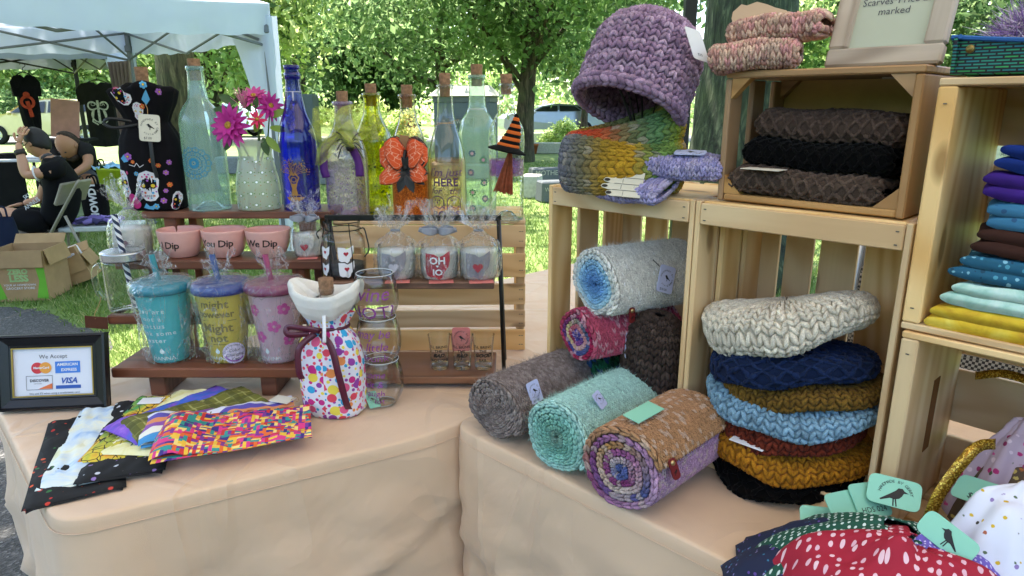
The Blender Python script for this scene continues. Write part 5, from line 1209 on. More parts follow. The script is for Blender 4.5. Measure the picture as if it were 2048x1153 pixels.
for (k, mm), o_ in zip((('w', WH), ('k', BK), ('y', YE), ('p', PK), ('b', BL), ('o', OR), ('u', PU)), (.0007, .0014, .0018, .0016, .0015, .0017, .0012)): LAY[k].onto('print', S3, mm, t, o_, .005)
BRIB = M('black_ribbon', (.004, .004, .0045), .5)
ribbon(t, [(-.012, -.03, 178 * m), (-.06, -.05, 186 * m), (-.075, -.05, 176 * m), (-.05, -.055, 168 * m), (0, -.04, 174 * m)], .008, BRIB, 'ribbon_loop'); ribbon(t, [(0, -.045, 172 * m), (.03, -.062, 150 * m), (.035, -.07, 100 * m), (.038, -.066, 70 * m)], .009, BRIB, 'ribbon_tail')
hangtag(t, (.036, -.066, 168 * m), (1, .12, -.08), (.08, 0, 1), .046, .064, CREAM, '$7.00'); MB().tube([(.036, -.066, 194 * m), (.034, -.06, 205 * m), (.025, -.05, 215 * m)], .0007, 4).build('tag_string', TWINE, t)
# ---- vase of flowers
loc, m = place(521, 418, T4Y, T4Z + .0008); t = thing('flower_vase', 'frosted glass vase with dotted gems on the top shelf', 'vase', loc)
VP = smoothprof(scaled([(38, 0), (41, 3), (42, 20), (41, 55), (35, 90), (31, 112), (33, 128), (39, 142)], m), 5); MB().lathe([(0, .004), (37 * m, .001)] + VP, 40).build('glass', glass('frosted_vase', (.72, .76, .68), (.4, .45, .38), .3, (.78, .82, .72), .5), t, True)
Fl = {k: Flat() for k in 'wgokl'}; rr = random.Random(3)
for row in range(5):
    for k in range(6):
        x = (k - 2.5 + .5 * (row % 2)) * .027 + rr.uniform(-.003, .003); y = .014 + row * .028 + rr.uniform(-.004, .004); Fl['l'].disc(x, y, .0042, seg=12); Fl['w'].disc(x, y, .003, seg=10); 
        for i in range(8): a = 2 * PI * i / 8; Fl['k'].disc(x + .0046 * math.cos(a), y + .0046 * math.sin(a), .0005, seg=4)
        Fl['g'].disc(x + .0078, y, .0015, seg=6).disc(x - .0078, y, .0015, seg=6); Fl['o'].disc(x + .0095, y + .009, .0011, seg=6).disc(x + .009, y - .008, .0013, seg=6)
for k, mm, o_ in (('l', M('gem_green', '#6f9a6a', .5), .0006), ('w', M('gem_white', '#e8ecee', .15, spec=1), .0016), ('k', M('gem_grey', '#666b60', .5), .0009), ('g', M('gem_leaf', '#5f8a48', .5), .0008), ('o', M('gem_rust', '#b07038', .5), .0008)): Fl[k].onto('gem_dots', Slathe(VP), mm, t, o_)['kind'] = 'stuff'
def leafshape(t, o, d, L_, wd, mat, name='leaf', curl=.2, nrm=None):
    d = Vector(d).normalized(); s = d.cross(Vector(nrm or (0, -1, .3))).normalized(); n = s.cross(d); V, F = [], []; N = 7
    for i in range(N):
        a = i / (N - 1); w_ = wd * math.sin(PI * min(1, a * .92 + .06)) ** .8 / 2; c = Vector(o) + d * L_ * a - n * curl * L_ * a * a
        V += [tuple(c - s * w_ + n * .1 * wd), tuple(c), tuple(c + s * w_ + n * .1 * wd)]
    for i in range(N - 1): k = 3 * i; F += [(k, k + 1, k + 4, k + 3), (k + 1, k + 2, k + 5, k + 4)]
    o = ob(name, mesh(V, F, True), mat, t); return o
LEAFD = M('leaf_dark', '#3f5a2c', .5, var=.3, vs_=30, trans=.2); LEAFY = M('leaf_lime', '#7f9a3a', .5, trans=.3); MAG, MAG2, RED = M('petal_magenta', '#bb2d92', .6, var=.15, trans=.25), M('petal_pink', '#cf4f9c', .6, var=.15, trans=.25), M('petal_red', '#cf1f5a', .6, trans=.2)
def gerbera(parent, label, c, face, R, mat, n=16, layers=3):
    fl = thing('silk_flower', label, 'flower', Vector(parent.location) + Vector(c), group='silk flowers in the vase'); fz = Vector(face).normalized(); a1 = fz.orthogonal().normalized(); a2 = fz.cross(a1)
    for L_ in range(layers):
        for k in range(n - 3 * L_):
            a = 2 * PI * (k + .5 * L_) / (n - 3 * L_) + rr.uniform(-.08, .08); d = a1 * math.cos(a) + a2 * math.sin(a); up = .12 + .38 * L_
            leafshape(fl, d * R * .1 + fz * R * .06 * L_, d + fz * up, R * (1 - .2 * L_) * rr.uniform(.9, 1.08), R * .3, mat, 'petal', .18, nrm=tuple(fz))
    V, F = lathe([(R * .2, 0), (R * .19, R * .1), (R * .1, R * .16), (0, R * .17)], 12); M3 = Matrix((a1, a2, fz)).transposed(); ob('flower_centre', mesh([tuple(M3 @ Vector(p) + fz * R * .1) for p in V], F, True), M('flower_centre', '#a8863a', .9, var=.4, vs_=300, bump=1, bs=400), fl)
    MB().tube([(0, 0, 0), tuple(-Vector(c) * .4 + Vector((0, .02, .03))), tuple(Vector((0, 0, .1)) - Vector(c))], .0018, 5).build('stem', LEAFD, fl)
    return fl
gerbera(t, 'large magenta silk gerbera hanging over the vase rim', (-25 * m, -.055, 172 * m), (-.2, -1, .25), 38 * m, MAG)
gerbera(t, 'pink silk bloom at the top of the vase bouquet', (8 * m, 0, 228 * m), (.1, -.6, .8), 27 * m, MAG2, 14)
gerbera(t, 'magenta silk bloom touching the blue bottle', (36 * m, .005, 210 * m), (.7, -.7, .3), 27 * m, MAG, 14)
gerbera(t, 'small red silk flower beside the blue bottle', (22 * m, -.04, 184 * m), (.4, -1, .4), 17 * m, RED, 8, 2)
sp = thing('silk_greenery', 'silk leaves and sprigs filling the vase', 'greenery', loc)
for (x, y, z, dx, dz, L_, w_, mm) in ((-30, .0, 195, -1, .25, 42, 22, LEAFD), (-25, -.01, 215, -.8, .5, 34, 18, LEAFD), (-34, -.03, 158, -1, -.1, 28, 15, LEAFD), (-26, -.05, 150, -.5, -.9, 30, 16, LEAFD), (34, -.03, 150, .6, -.7, 40, 16, LEAFY), (40, -.02, 168, .8, -.1, 38, 14, LEAFY), (28, -.03, 148, .2, -1, 36, 16, LEAFD), (38, -.0, 188, .9, .5, 34, 16, LEAFY), (14, -.03, 160, .3, .6, 26, 14, LEAFY), (-2, 0, 200, -.2, 1, 30, 14, LEAFD), (15, -.02, 205, .2, .7, 24, 12, LEAFD)): leafshape(sp, (x * m, y, z * m), (dx, -.25, dz), L_ * m, w_ * m, mm)
sg = MB()
for k in range(26): a = rr.uniform(-1.4, 1.0); sg.tube([(-8 * m, -.01, 205 * m), (-8 * m + 22 * m * math.sin(a) * rr.uniform(.5, 1), -.02 + rr.uniform(-.02, .02), 205 * m + 42 * m * math.cos(a * .6) * rr.uniform(.6, 1.1))], [.0012, .0005], 4)
sg.build('sprigs', M('sprig_pink', '#c98a9a', .8), sp)
# ---- row of bottles on the slatted crate
B1, B2 = KY + .05, KY + .125
PURG = glass('speckled_purple', (.80, .74, .84), (.45, .3, .55), .05, (.62, .5, .7), .28)
t, m, pr = bottle('clear bottle with purple speckles, lime mesh bow and black spider', 699, 430, B1, KTOP, [(39, 0), (41, 8), (42, 100), (41, 130), (34, 160), (24, 180), (18, 200), (16, 222), (17, 238)], PURG, (27, 20, 11))
sp_ = Flat(); sk_ = Flat(); rr = random.Random(9)
for k in range(190): sp_.disc(rr.uniform(-.05, .05), rr.uniform(.004, .135) ** 1.0, rr.choice((.0006, .0008, .0011, .0016)), seg=6)
for k in range(60): sk_.disc(rr.uniform(-.05, .05), rr.uniform(.004, .16), rr.choice((.0006, .0009)), seg=6)
sp_.onto('speckles', Slathe(pr), M('speckle_purple', '#5b2c74', .5), t, .0005)['kind'] = 'stuff'; sk_.onto('speckles', Slathe(pr), INK, t, .0005)['kind'] = 'stuff'
PRIB = M('purple_ribbon', '#6c3390', .5, var=.15, trans=.35)
for pts in ([(-.0, -.035, 172 * m), (-.035, -.045, 150 * m), (-.042, -.05, 110 * m), (-.038, -.048, 88 * m)], [(.0, -.036, 172 * m), (.026, -.05, 150 * m), (.04, -.046, 120 * m), (.042, -.045, 90 * m)]): ribbon(t, pts, .019, PRIB, 'purple_ribbon')
MB().box((0, -.035, 176 * m), (.014, .012, .024), b=.004).build('ribbon_knot', PRIB, t)
def m_net(name, c):
    tt = NT(name); tt.t.nodes.remove(tt.b); v = tt.coord('UV'); d = tt.n('BsdfDiffuse'); d.inputs[0].default_value = (*c, 1); tr = tt.n('BsdfTransparent'); vo = tt.n('TexVoronoi', feature='DISTANCE_TO_EDGE'); tt.l(v, vo.inputs['Vector']); vo.inputs['Scale'].default_value = 34
    mx = tt.n('MixShader'); tt.l(tt.ramp(vo.outputs['Distance'], [(.06, (.75, .75, .75)), (.12, (.12, .12, .12))]), mx.inputs[0]); tt.l(tr.outputs[0], mx.inputs[1]); tt.l(d.outputs[0], mx.inputs[2]); tt.l(mx.outputs[0], tt.out.inputs[0]); return tt.m
NET = m_net('lime_net', hx('#b5bd57'))
def petalnet(t, o, d, L_, wd, seed):
    d = Vector(d).normalized(); s = Vector((0, -1, 0)).cross(d).normalized()
    def S(u, v): 
        w_ = wd * np.sin(PI * np.clip(u * .85 + .08, 0, 1)); X = (v - .5) * w_; y = -.02 * np.sin(PI * u) + .006 * np.sin(9 * v + 5 * u + seed)
        return np.array(o)[None] + np.outer(u * L_, np.array(d)) + np.outer(X, np.array(s)) + np.outer(y, np.array((0, 1, 0)))
    P, F, uv = sheet(S, 14, 12); return ob('mesh_bow_loop', mesh(P, F, True, uv=uv), NET, t)
for i, (dx, dz, L_, w_) in enumerate(((-.75, .75, 66, 50), (-.95, .05, 60, 44), (.75, .85, 70, 52), (.95, .1, 62, 44), (-.7, -1.0, 80, 30), (.45, -.3, 50, 34))): petalnet(t, (0, -.04 - .003 * i, 178 * m), (dx, 0, dz), L_ * m, w_ * m, i)
spi = thing('spider', 'small black toy spider on the purple bottle', 'toy spider', Vector(t.location) + Vector((.026, -.062, 150 * m)))
MB().lathe([(0, -.012), (.008, -.008), (.011, 0), (.008, .008), (0, .012)], 14).build('abdomen', BRIB, spi, True); MB().lathe([(0, -.006), (.006, 0), (0, .006)], 10).build('head', BRIB, spi, True, loc=(-.004, -.004, .013))
for k in range(8):
    s = -1 if k < 4 else 1; a = (-.9 + .6 * (k % 4)); MB().tube(spline([(0, 0, .004), (s * .016, -.008, .006 + .014 * a + .008), (s * .03, 0, .004 + .034 * a)], 3), .0012, 5).build('leg', BRIB, spi)
OLIVE = glass('olive_glass', (.78, .78, .06), (.3, .32, .0), .04, (.5, .52, .03), .25)
t, m, pr = bottle('olive yellow bottle with dark dots behind the purple bottle', 754, 424, B2, KTOP, [(36, 0), (38, 8), (38, 130), (35, 160), (24, 185), (17, 205), (15, 228), (15, 245)], OLIVE, (26, 18, 11))
f = Flat()
for k in range(70): x, y = rr.uniform(-.05, .05), rr.uniform(.005, .14); f.disc(x, y, rr.choice((.0018, .003, .001)), seg=8)
f.onto('painted_dots', Slathe(pr), M('dot_olive', '#3c4a12', .5), t, .0005)['kind'] = 'stuff'
t, m, pr = bottle('clear bottle with orange glitter base and orange web bow', 823, 430, B1, KTOP, [(33, 0), (34, 5), (34.5, 110), (34, 140), (29, 170), (20, 195), (15.5, 215), (14, 235), (15, 252)], glass('orange_tint_glass', (.93, .84, .76), (.55, .42, .36)), (27, 18, 11))
OG = mglitter('orange_glitter', hx('#c9570f'), hx('#ff9a3c')); MB().lathe([(r * 1.012 + .0003, z) for r, z in pr if z < 100 * m], 40).build('glitter_band', OG, t, True)
MB().lathe([(r * 1.02 + .0006, z) for r, z in pr if 92 * m < z < 104 * m], 40).build('black_band', BRIB, t, True)
f = Flat()
for k in range(160): f.disc(rr.uniform(-.03, .03), rr.uniform(.0, .06), rr.uniform(.0005, .0011), seg=5)
f.onto('glitter_flecks', Slathe(pr, 165 * m), OG, t, .0006)['kind'] = 'stuff'
def m_web():
    tt = NT('orange_web_ribbon'); v = tt.map(tt.coord('UV'), (1, 1, 1)); vo = tt.n('TexVoronoi', feature='DISTANCE_TO_EDGE'); tt.l(v, vo.inputs['Vector']); vo.inputs['Scale'].default_value = 7
    c = tt.ramp(vo.outputs['Distance'], [(.012, hx('#f0c9ae')), (.024, hx('#d5501c'))]); sep = tt.n('SeparateXYZ'); tt.l(v, sep.inputs[0])
    e = tt.math('GREATER_THAN', tt.math('ABSOLUTE', tt.math('SUBTRACT', sep.outputs[1], .5)), .47); tt.base(tt.mix(e, c, (.012, .01, .01))); tt.set(Roughness=.7); return tt.m
WEB = m_web()
def bowloop(t, o, dirx, L_, wd, dz, mat, seed=0):
    def S(u, v):
        a = 2 * PI * u * .98; x = dirx * (1 - np.cos(a)) * .5 * L_; y = -.018 * np.sin(a) - .012 * np.sin(PI * u); z = (v - .5) * wd * (.35 + .65 * np.sin(PI * np.clip(np.abs(x) / L_, 0, 1) ** .7)) + dz * np.abs(x) / L_
        return np.array(o)[None] + np.stack([x, y, z], 1)
    P, F, uv = sheet(S, 26, 8, .0012); return ob('bow_loop', mesh(P, F, True, uv=uv), mat, t)
bz = 128 * m; bowloop(t, (0, -.045, bz), -1, 48 * m, 74 * m, .004, WEB); bowloop(t, (0, -.045, bz), 1, 42 * m, 80 * m, .008, WEB); bowloop(t, (0, -.05, bz - .02), -1, 50 * m, 46 * m, -.034, WEB); bowloop(t, (0, -.05, bz - .015), 1, 40 * m, 52 * m, -.03, WEB); bowloop(t, (-.004, -.056, bz + .006), -1, 34 * m, 66 * m, .016, WEB); bowloop(t, (.004, -.056, bz + .004), 1, 32 * m, 60 * m, .02, WEB)
for k in range(10): a = 2 * PI * k / 10; leafshape(t, (0, -.066, bz - .035), (math.cos(a), -.25, math.sin(a) * .85), 42 * m, 18 * m, BRIB, 'black_petal', .2)
ribbon(t, [(0, -.06, bz + .02), (-.004, -.068, bz), (0, -.07, bz - .03)], .012, BRIB, 'black_ribbon'); MB().box((-.004, -.052, bz + .034), (.022, .002, .042), b=.001, M=Matrix.Rotation(.1, 3, 'Y')).build('kraft_tag', M('kraft', '#9a7454', .8), t)
t, m, pr = bottle("clear bottle lettered I'm just HERE for the BOOS with two ghosts", 896, 430, B1 - .01, KTOP, [(35, 0), (38, 6), (38, 95), (37, 125), (30, 160), (21, 190), (16, 215), (14.5, 245), (14, 272)], CLEAR, (24, 22, 11))
PUR = M('lettering_purple', '#4a2560', .5); S = Slathe(pr, 0, .0); x0 = 0
Flat().text("I'm just", 23 * m, 0, 92 * m, shear=.25).text('HERE', 22 * m, 0, 72 * m, bold=.0006).text('for   the', 18 * m, 0, 56 * m, shear=.3).text('BOOS', 21 * m, 0, 6 * m, bold=.0008).onto('lettering', S, PUR, t, .0006, .004)
f = Flat()
for gx in (-17, 16):
    w_ = 13; pts = [(-w_, 26)] + [(w_ * math.cos(a) , 40 + 11 * math.sin(a)) for a in np.linspace(PI, 0, 9)] + [(w_ + 1, 26), (w_ - 3, 30), (w_ / 3, 25), (-w_ / 3, 30), (-w_, 26)]
    f.line([((gx + a) * m, b * m) for a, b in pts], 1.6 * m); f.disc((gx - 4) * m, 43 * m, 1.6 * m).disc((gx + 4) * m, 43 * m, 1.6 * m).disc(gx * m, 38 * m, 1.5 * m, 2.4 * m)
f.onto('ghost_print', S, PUR, t, .0006, .004)
MB().lathe([(r * .93, z) for r, z in pr if 3 * m < z < 128 * m], 32).build('orange_film', glass('orange_film', (.98, .84, .68), (.9, .62, .4), .3, (.9, .5, .2), .16), t, True)
MB().tube([(17 * m * math.cos(a), 17 * m * math.sin(a), 196 * m) for a in np.linspace(0, 2 * PI, 20)[:-1]], .0008, 5, True).tube([(-.005, -17 * m, 196 * m), (-.03, -.03, 190 * m)], .0006, 4).tube([(.005, -17 * m, 196 * m), (.034, -.03, 204 * m)], .0006, 4).build('string_tie', TWINE, t)
SEA = glass('seafoam_glass', (.80, .92, .84), (.42, .6, .52), .1, (.66, .86, .72), .26)
t, m, pr = bottle('pale green bottle painted with dotted flowers', 957, 426, B2, KTOP, [(34, 0), (36, 6), (36, 120), (36, 165), (31, 190), (20, 208), (16.5, 222), (15, 250), (14.5, 280)], SEA, (22, 20, 11.5))
Fl = {k: Flat() for k in 'ngpc'}
for i, (x, y) in enumerate(((-.012, .165), (.016, .148), (-.016, .115), (.018, .088), (-.012, .062), (.02, .045), (-.012, .02), (-.045, .14), (-.042, .08), (.046, .12))):
    k = 'ngp'[i % 3]
    for j in range(8): a = 2 * PI * j / 8; Fl[k].disc(x + .0072 * math.cos(a), y + .0072 * math.sin(a), .0024, seg=8)
    Fl['c'].disc(x, y, .0042, seg=10)
for k, mm in (('n', M('flower_navy', '#27406e', .5)), ('g', M('flower_green', '#3f7a52', .5)), ('p', M('flower_mauve', '#6a4a86', .5)), ('c', M('flower_rose', '#d9aab8', .5))): Fl[k].onto('flower_print', Slathe(pr), mm, t, .0006)
MB().tube([(18 * m * math.cos(a), 18 * m * math.sin(a), 213 * m) for a in np.linspace(0, 2 * PI, 20)[:-1]], .0012, 5, True).build('string_tie', M('string_white', '#cfd6d2', .8), t)
t, m, pr = bottle('textured clear bottle with purple band, witch hat and broom', 1013, 440, B1 - .015, KTOP, [(32, 0), (34, 6), (34, 110), (35, 160), (33, 185), (24, 205), (16, 222), (14, 250), (13.5, 275)], glass('dimpled_glass', (.93, .96, .94), (.5, .56, .54), .05, bump=150.0), (22, 18, 11.5))
MB().lathe([(r * 1.006, z) for r, z in pr if 72 * m < z < 128 * m], 36).build('purple_band', glass('purple_band_glass', (.66, .38, .74), (.4, .18, .5), .1, (.5, .2, .6), .3, bump=150.0), t, True)
MB().tube([(16 * m * math.cos(a), 16 * m * math.sin(a), (222 + 10 * math.sin(a * 3)) * m) for a in np.linspace(0, 2 * PI, 24)[:-1]], .0009, 5, True).build('string_tie', TWINE, t)
wh = thing('witch_hat', 'orange and black striped felt witch hat hung on the textured bottle', 'felt hat', Vector(t.location) + Vector((3 * m, -.058, 152 * m)), rot=(0, math.radians(12), 0))
OFELT, BFELT = M('felt_orange', '#c7632c', .95, bump=.6, bs=300), M('felt_black', (.005, .005, .005), .95, bump=.6, bs=300)
for k in range(10):
    a, b = k / 10, (k + 1) / 10; R = lambda q: (19 * (1 - q) ** .85 + 1.5) * m; Z = lambda q: q * 62 * m; off = lambda q: 6 * m * math.sin(q * 2.5)
    V, F = lathe([(R(a), Z(a)), (R(a) * 1.04, Z((a + b) / 2)), (R(b), Z(b))], 16); ob('stripe', mesh([(x + off(z / (62 * m)), y * .7, z) for x, y, z in V], F, True), OFELT if k % 2 == 0 else BFELT, wh)
MB().lathe(scaled([(0, -1), (20, -3), (36, -9), (37, -7), (20, 1), (0, 2)], m), 24).build('brim', BFELT, wh, True)
br = thing('toy_broom', 'little copper broom hanging under the witch hat', 'toy broom', Vector(t.location) + Vector((-6 * m, -.06, 60 * m)), rot=(0, math.radians(10), 0)); COP = M('broom_copper', '#8a4a32', .7, var=.3, vs_=100)
for k in range(22): a = (k / 21 - .5); MB().tube([(a * 6 * m, rr.uniform(-.002, .002), 78 * m), (a * 36 * m, rr.uniform(-.004, .004), rr.uniform(-2, 3) * m)], .0014, 5).build('bristle', COP, br)
MB().tube([(0, 0, 76 * m), (0, 0, 92 * m)], .003, 6).build('binding', TWINE, br)
# ================================================================== cups, bowls, candles, glasses
def celloskin(t, m, prof, seed, amp=.05, name='cellophane', tuft=.3, nu=64, nv=38, ell=1.0):
    """crinkled clear wrap: profile (halfwidth,height) px; the top end flares into a torn tuft"""
    hs = np.array([p[1] for p in prof]) * m; rs = np.array([p[0] for p in prof]) * m; L_ = np.concatenate([[0], np.cumsum(np.hypot(np.diff(hs), np.diff(rs)))]); r = np.random.default_rng(seed); ph = r.uniform(0, 6.28, 6)
    def S(u, v):
        l = v * L_[-1]; R = np.interp(l, L_, rs); z = np.interp(l, L_, hs); th = 2 * PI * u; top = np.clip((v - (1 - tuft)) / tuft, 0, 1)
        P3 = np.stack([np.cos(th) * 2.2, np.sin(th) * 2.2, v * 5], 1)
        k = 1 + amp * (vnoise(P3 * 1.7, seed, 4)) + top * .5 * (np.abs(np.sin(5 * th + ph[0])) - .5 + .6 * np.sin(11 * th + ph[1])) + (1 - top) * amp * .5 * np.sin(9 * th + 4 * v + ph[2])
        zz = z + top * (.022 * np.sin(3 * th + ph[3]) + .014 * np.sin(8 * th + ph[4]))
        return np.stack([R * k * np.sin(th), -R * k * np.cos(th) * ell, zz], 1)
    P, F, uv = sheet(S, nu, nv); P += np.random.default_rng(seed).normal(0, .0006, P.shape); o = ob(name, mesh(P, F, False), cello(), t); return o
T1Y, T2Y, T3Y = TIER[0][2] + .062, TIER[1][2] + .05, TIER[2][2] + .055
T1Z, T2Z, T3Z = TIER[0][4], TIER[1][4], TIER[2][4]
# ---- pink dip bowls
PINKC = M('pink_ceramic', '#d9a49a', .35, var=.05, vs_=20)
for px, s, lab in ((368, 'I Dip', 'left'), (454.5, 'You Dip', 'middle'), (541, 'We Dip', 'right')):
    loc, m = place(px, 518, T3Y, T3Z + .001); b = thing('dip_bowl', 'pink ceramic bowl lettered ' + s + ' on the riser', 'bowl', loc, group='pink dip bowls')
    pr = smoothprof(scaled([(26, 0), (28, 2), (36, 16), (41, 34), (43.5, 56)], m), 5); MB().lathe([(0, 1 * m), (24 * m, .5 * m)] + pr + [(43 * m, 57.5 * m), (41.5 * m, 56.5 * m)] + [(r * .94, z + 2 * m) for r, z in pr[::-1] if z < 54 * m] + [(0, 4 * m)], 48).build('bowl', PINKC, b, True)
    f = Flat().text(s, 21 * m, (-7 if px < 400 else -3) * m, (22 if px < 400 else 26) * m, shear=.15, bold=.0003, space=.92); f.onto('lettering', Slathe(pr), INK, b, .0007, .004)
# ---- tumblers in clear wrap
def m_cup(name, c): return M(name, c, .35, var=.04, trans=.3)
def tumbler(label, px, py, cup, lid, straw, seed, wh):
    loc, m = place(px, py, T1Y, T1Z + .001); t = thing('tumbler', label, 'tumbler', loc, group='wrapped tumblers on the bottom shelf')
    pr = scaled([(31, 0), (33, 3), (41, 70), (48.5, 140), (50, 152)], m); MB().lathe([(0, 1 * m)] + pr, 44).build('cup', cup, t, True)
    MB().lathe(scaled([(51, 149), (55, 150), (56, 155), (56, 161), (53, 165), (52, 168), (45, 170), (20, 171), (0, 172)], m), 44).build('lid', lid, t, True)
    MB().tube([(3 * m, 0, 8 * m), (-5 * m, 0, 172 * m), (-10 * m, -.004, 225 * m)], 5.4 * m, 14).build('straw', straw, t, True)
    celloskin(t, m, [(38, 1), (44, 3), (46, 60), (55, 130), (61, 160), (57, 172), (22, 180), (9, 190), (12, 198), (24, 214)], seed, .035, tuft=.1)
    for s in (-1, 1):
        def S(u, v): return np.stack([s * (36 + 20 * u + 8 * v) * m, -.03 * (1 - u) + .004 * np.sin(9 * v + 3 * u), (2 + v * 118) * m * (1 + .02 * np.sin(7 * u))], 1)
        P, F, uv = sheet(S, 8, 14); P += np.random.default_rng(seed + s).normal(0, .0012, P.shape); ob('cellophane', mesh(P, F), cello(), t)
    wh(t, m, pr); return t
TWH = M('cup_print_white', '#dfeeee', .5)
def drop(f, x, y, s): f.poly([(x, y + s), (x + .45 * s, y + .25 * s), (x + .4 * s, y - .1 * s), (x, y - .35 * s), (x - .4 * s, y - .1 * s), (x - .45 * s, y + .25 * s)])
def art1(t, m, pr):
    f = Flat(); [f.text(s, 14 * m, -6 * m, y * m, space=1.25) for s, y in (('you are', 112), ('not a', 96), ('cactus', 80), ('drink some', 64), ('water', 48))]; drop(f, 2 * m, 26 * m, 10 * m); f.text('MANNA', 12 * m, 2 * m, 8 * m); f.onto('lettering', Slathe(pr), TWH, t, .0008, .004)
def art2(t, m, pr):
    g = M('cup_print_olive', '#7d7440', .6); f = Flat().text('might', 24 * m, 0, 124 * m, shear=.1, bold=.0005).text('however', 20 * m, 0, 104 * m, bold=.0006).text('Might', 26 * m, 0, 72 * m, bold=.0006).text('not', 24 * m, 0, 50 * m, bold=.0006).line([(-38 * m, 96 * m), (-22 * m, 96 * m)], 1.5 * m).line([(22 * m, 96 * m), (38 * m, 96 * m)], 1.5 * m).line([(-12 * m, 44 * m), (12 * m, 44 * m)], 1.5 * m); f.onto('lettering', Slathe(pr), g, t, .0008, .004)
    f = Flat(); drop(f, -6 * m, 26 * m, 10 * m); f.text('MANNA', 12 * m, -8 * m, 8 * m); f.onto('maker_lettering', Slathe(pr), TWH, t, .0008, .004)
    S = Slathe([(r + .006, z) for r, z in pr], 0, .0); s = Flat().disc(27 * m, 24 * m, 22 * m, 24 * m, 28).onto('sticker', S, M('sticker_lilac', '#d9cfe6', .5), t, .0006, .005)
    f = Flat().text('Color', 9 * m, 27 * m, 28 * m, shear=.2).text('Changing', 9 * m, 27 * m, 18 * m, shear=.2).text('Cup', 9 * m, 27 * m, 8 * m, shear=.2); f.arc_text('Transformation', 6.5 * m, 27 * m, 24 * m, 17 * m, PI * .95, .2); f.onto('sticker_lettering', S, INK, s, .0012, .005)
    Flat().ring(27 * m, 24 * m, 18 * m, 3 * m, 14, PI * 1.1, PI * 1.8).onto('sticker_swoosh', S, PU, s, .0011, .005)
def art3(t, m, pr):
    f = Flat()
    for x, y in ((-30, 118), (8, 84), (-22, 60), (30, 120), (34, 50)):
        for j in range(5): a = 2 * PI * j / 5; f.disc((x + 8 * math.cos(a)) * m, (y + 8 * math.sin(a)) * m, 5.5 * m, seg=8)
    f.onto('flower_print', Slathe(pr), M('cup_print_pink', '#c44f9c', .6), t, .0008, .004); f = Flat(); drop(f, -12 * m, 26 * m, 10 * m); f.text('MANNA', 12 * m, -8 * m, 8 * m); f.onto('maker_lettering', Slathe(pr), TWH, t, .0008, .004)
tumbler('teal wrapped tumbler with white cactus lettering', 347, 738, m_cup('cup_teal', hx('#58c9cf')), M('lid_teal', '#0f7a8c', .35), M('straw_teal', '#177a86', .4), 3, art1)
tumbler('mustard yellow wrapped tumbler with blue lid', 462, 736, m_cup('cup_yellow', hx('#dccb5c')), M('lid_blue', '#16357f', .35), M('straw_blue', '#23457f', .4), 5, art2)
tumbler('pale mauve wrapped tumbler with pink flowers beside the polka dot bag', 563, 734, m_cup('cup_mauve', hx('#dcc0cc')), M('lid_plum', '#742a52', .35), M('straw_plum', '#8c2f5c', .4), 8, art3)
# ---- mason jar mug
loc, m = place(266, 636, T2Y, T2Z + .001); t = thing('mason_jar_mug', 'clear mason jar mug with metal lid and striped straw at the riser left end', 'mug', loc)
pr = smoothprof(scaled([(34, 0), (38, 4), (40, 20), (40, 95), (38, 108), (36, 116)], m), 4); MB().lathe([(0, 3 * m)] + pr, 40).build('glass', CLEAR, t, True)
lid = MB().lathe(scaled([(37, 108), (40, 108), (41, 111), (40, 114), (41, 117), (40, 120), (41, 123), (40, 126), (36, 128), (30, 126), (0, 126)], m), 44).build('lid', M('lid_tin', '#b9bcc0', .25, .9), t, True)
MB().tube(spline([(-36 * m, 0, 92 * m), (-52 * m, 0, 94 * m), (-62 * m, 0, 80 * m), (-62 * m, 0, 45 * m), (-52 * m, 0, 26 * m), (-36 * m, 0, 26 * m)], 6), 6 * m, 12).build('handle', CLEAR, t, True)
def m_straw():
    q = NT('striped_straw'); v = q.coord('UV'); s = q.n('SeparateXYZ'); q.l(v, s.inputs[0]); x = q.math('FRACT', q.math('ADD', q.math('MULTIPLY', s.outputs[0], 2.0), q.math('MULTIPLY', s.outputs[1], 11.0)))
    q.base(q.mix(q.math('GREATER_THAN', x, .5), (.75, .75, .78), hx('#1d2a4a'))); q.set(Roughness=.4); return q.m
P, F, uv = sheet(lambda u, v: np.stack([5.5 * m * np.cos(2 * PI * u) + (8 - 14 * v) * m, 5.5 * m * np.sin(2 * PI * u), (6 + 196 * v) * m], 1), 16, 10); ob('straw', mesh(P, F, True, uv=uv), m_straw(), t)
MB().box((-44 * m, -.055, -14 * m), (44 * m, .0016, 26 * m), b=.0006, M=Matrix.Rotation(.08, 3, 'Y')).build('brown_tag', M('brown_tag', '#5a3526', .8, var=.2), t); MB().tube(spline([(-54 * m, -.006, 28 * m), (-46 * m, -.03, 20 * m), (-48 * m, -.05, 2 * m), (-44 * m, -.056, -6 * m)], 4), .0009, 4).build('tag_twine', TWINE, t)
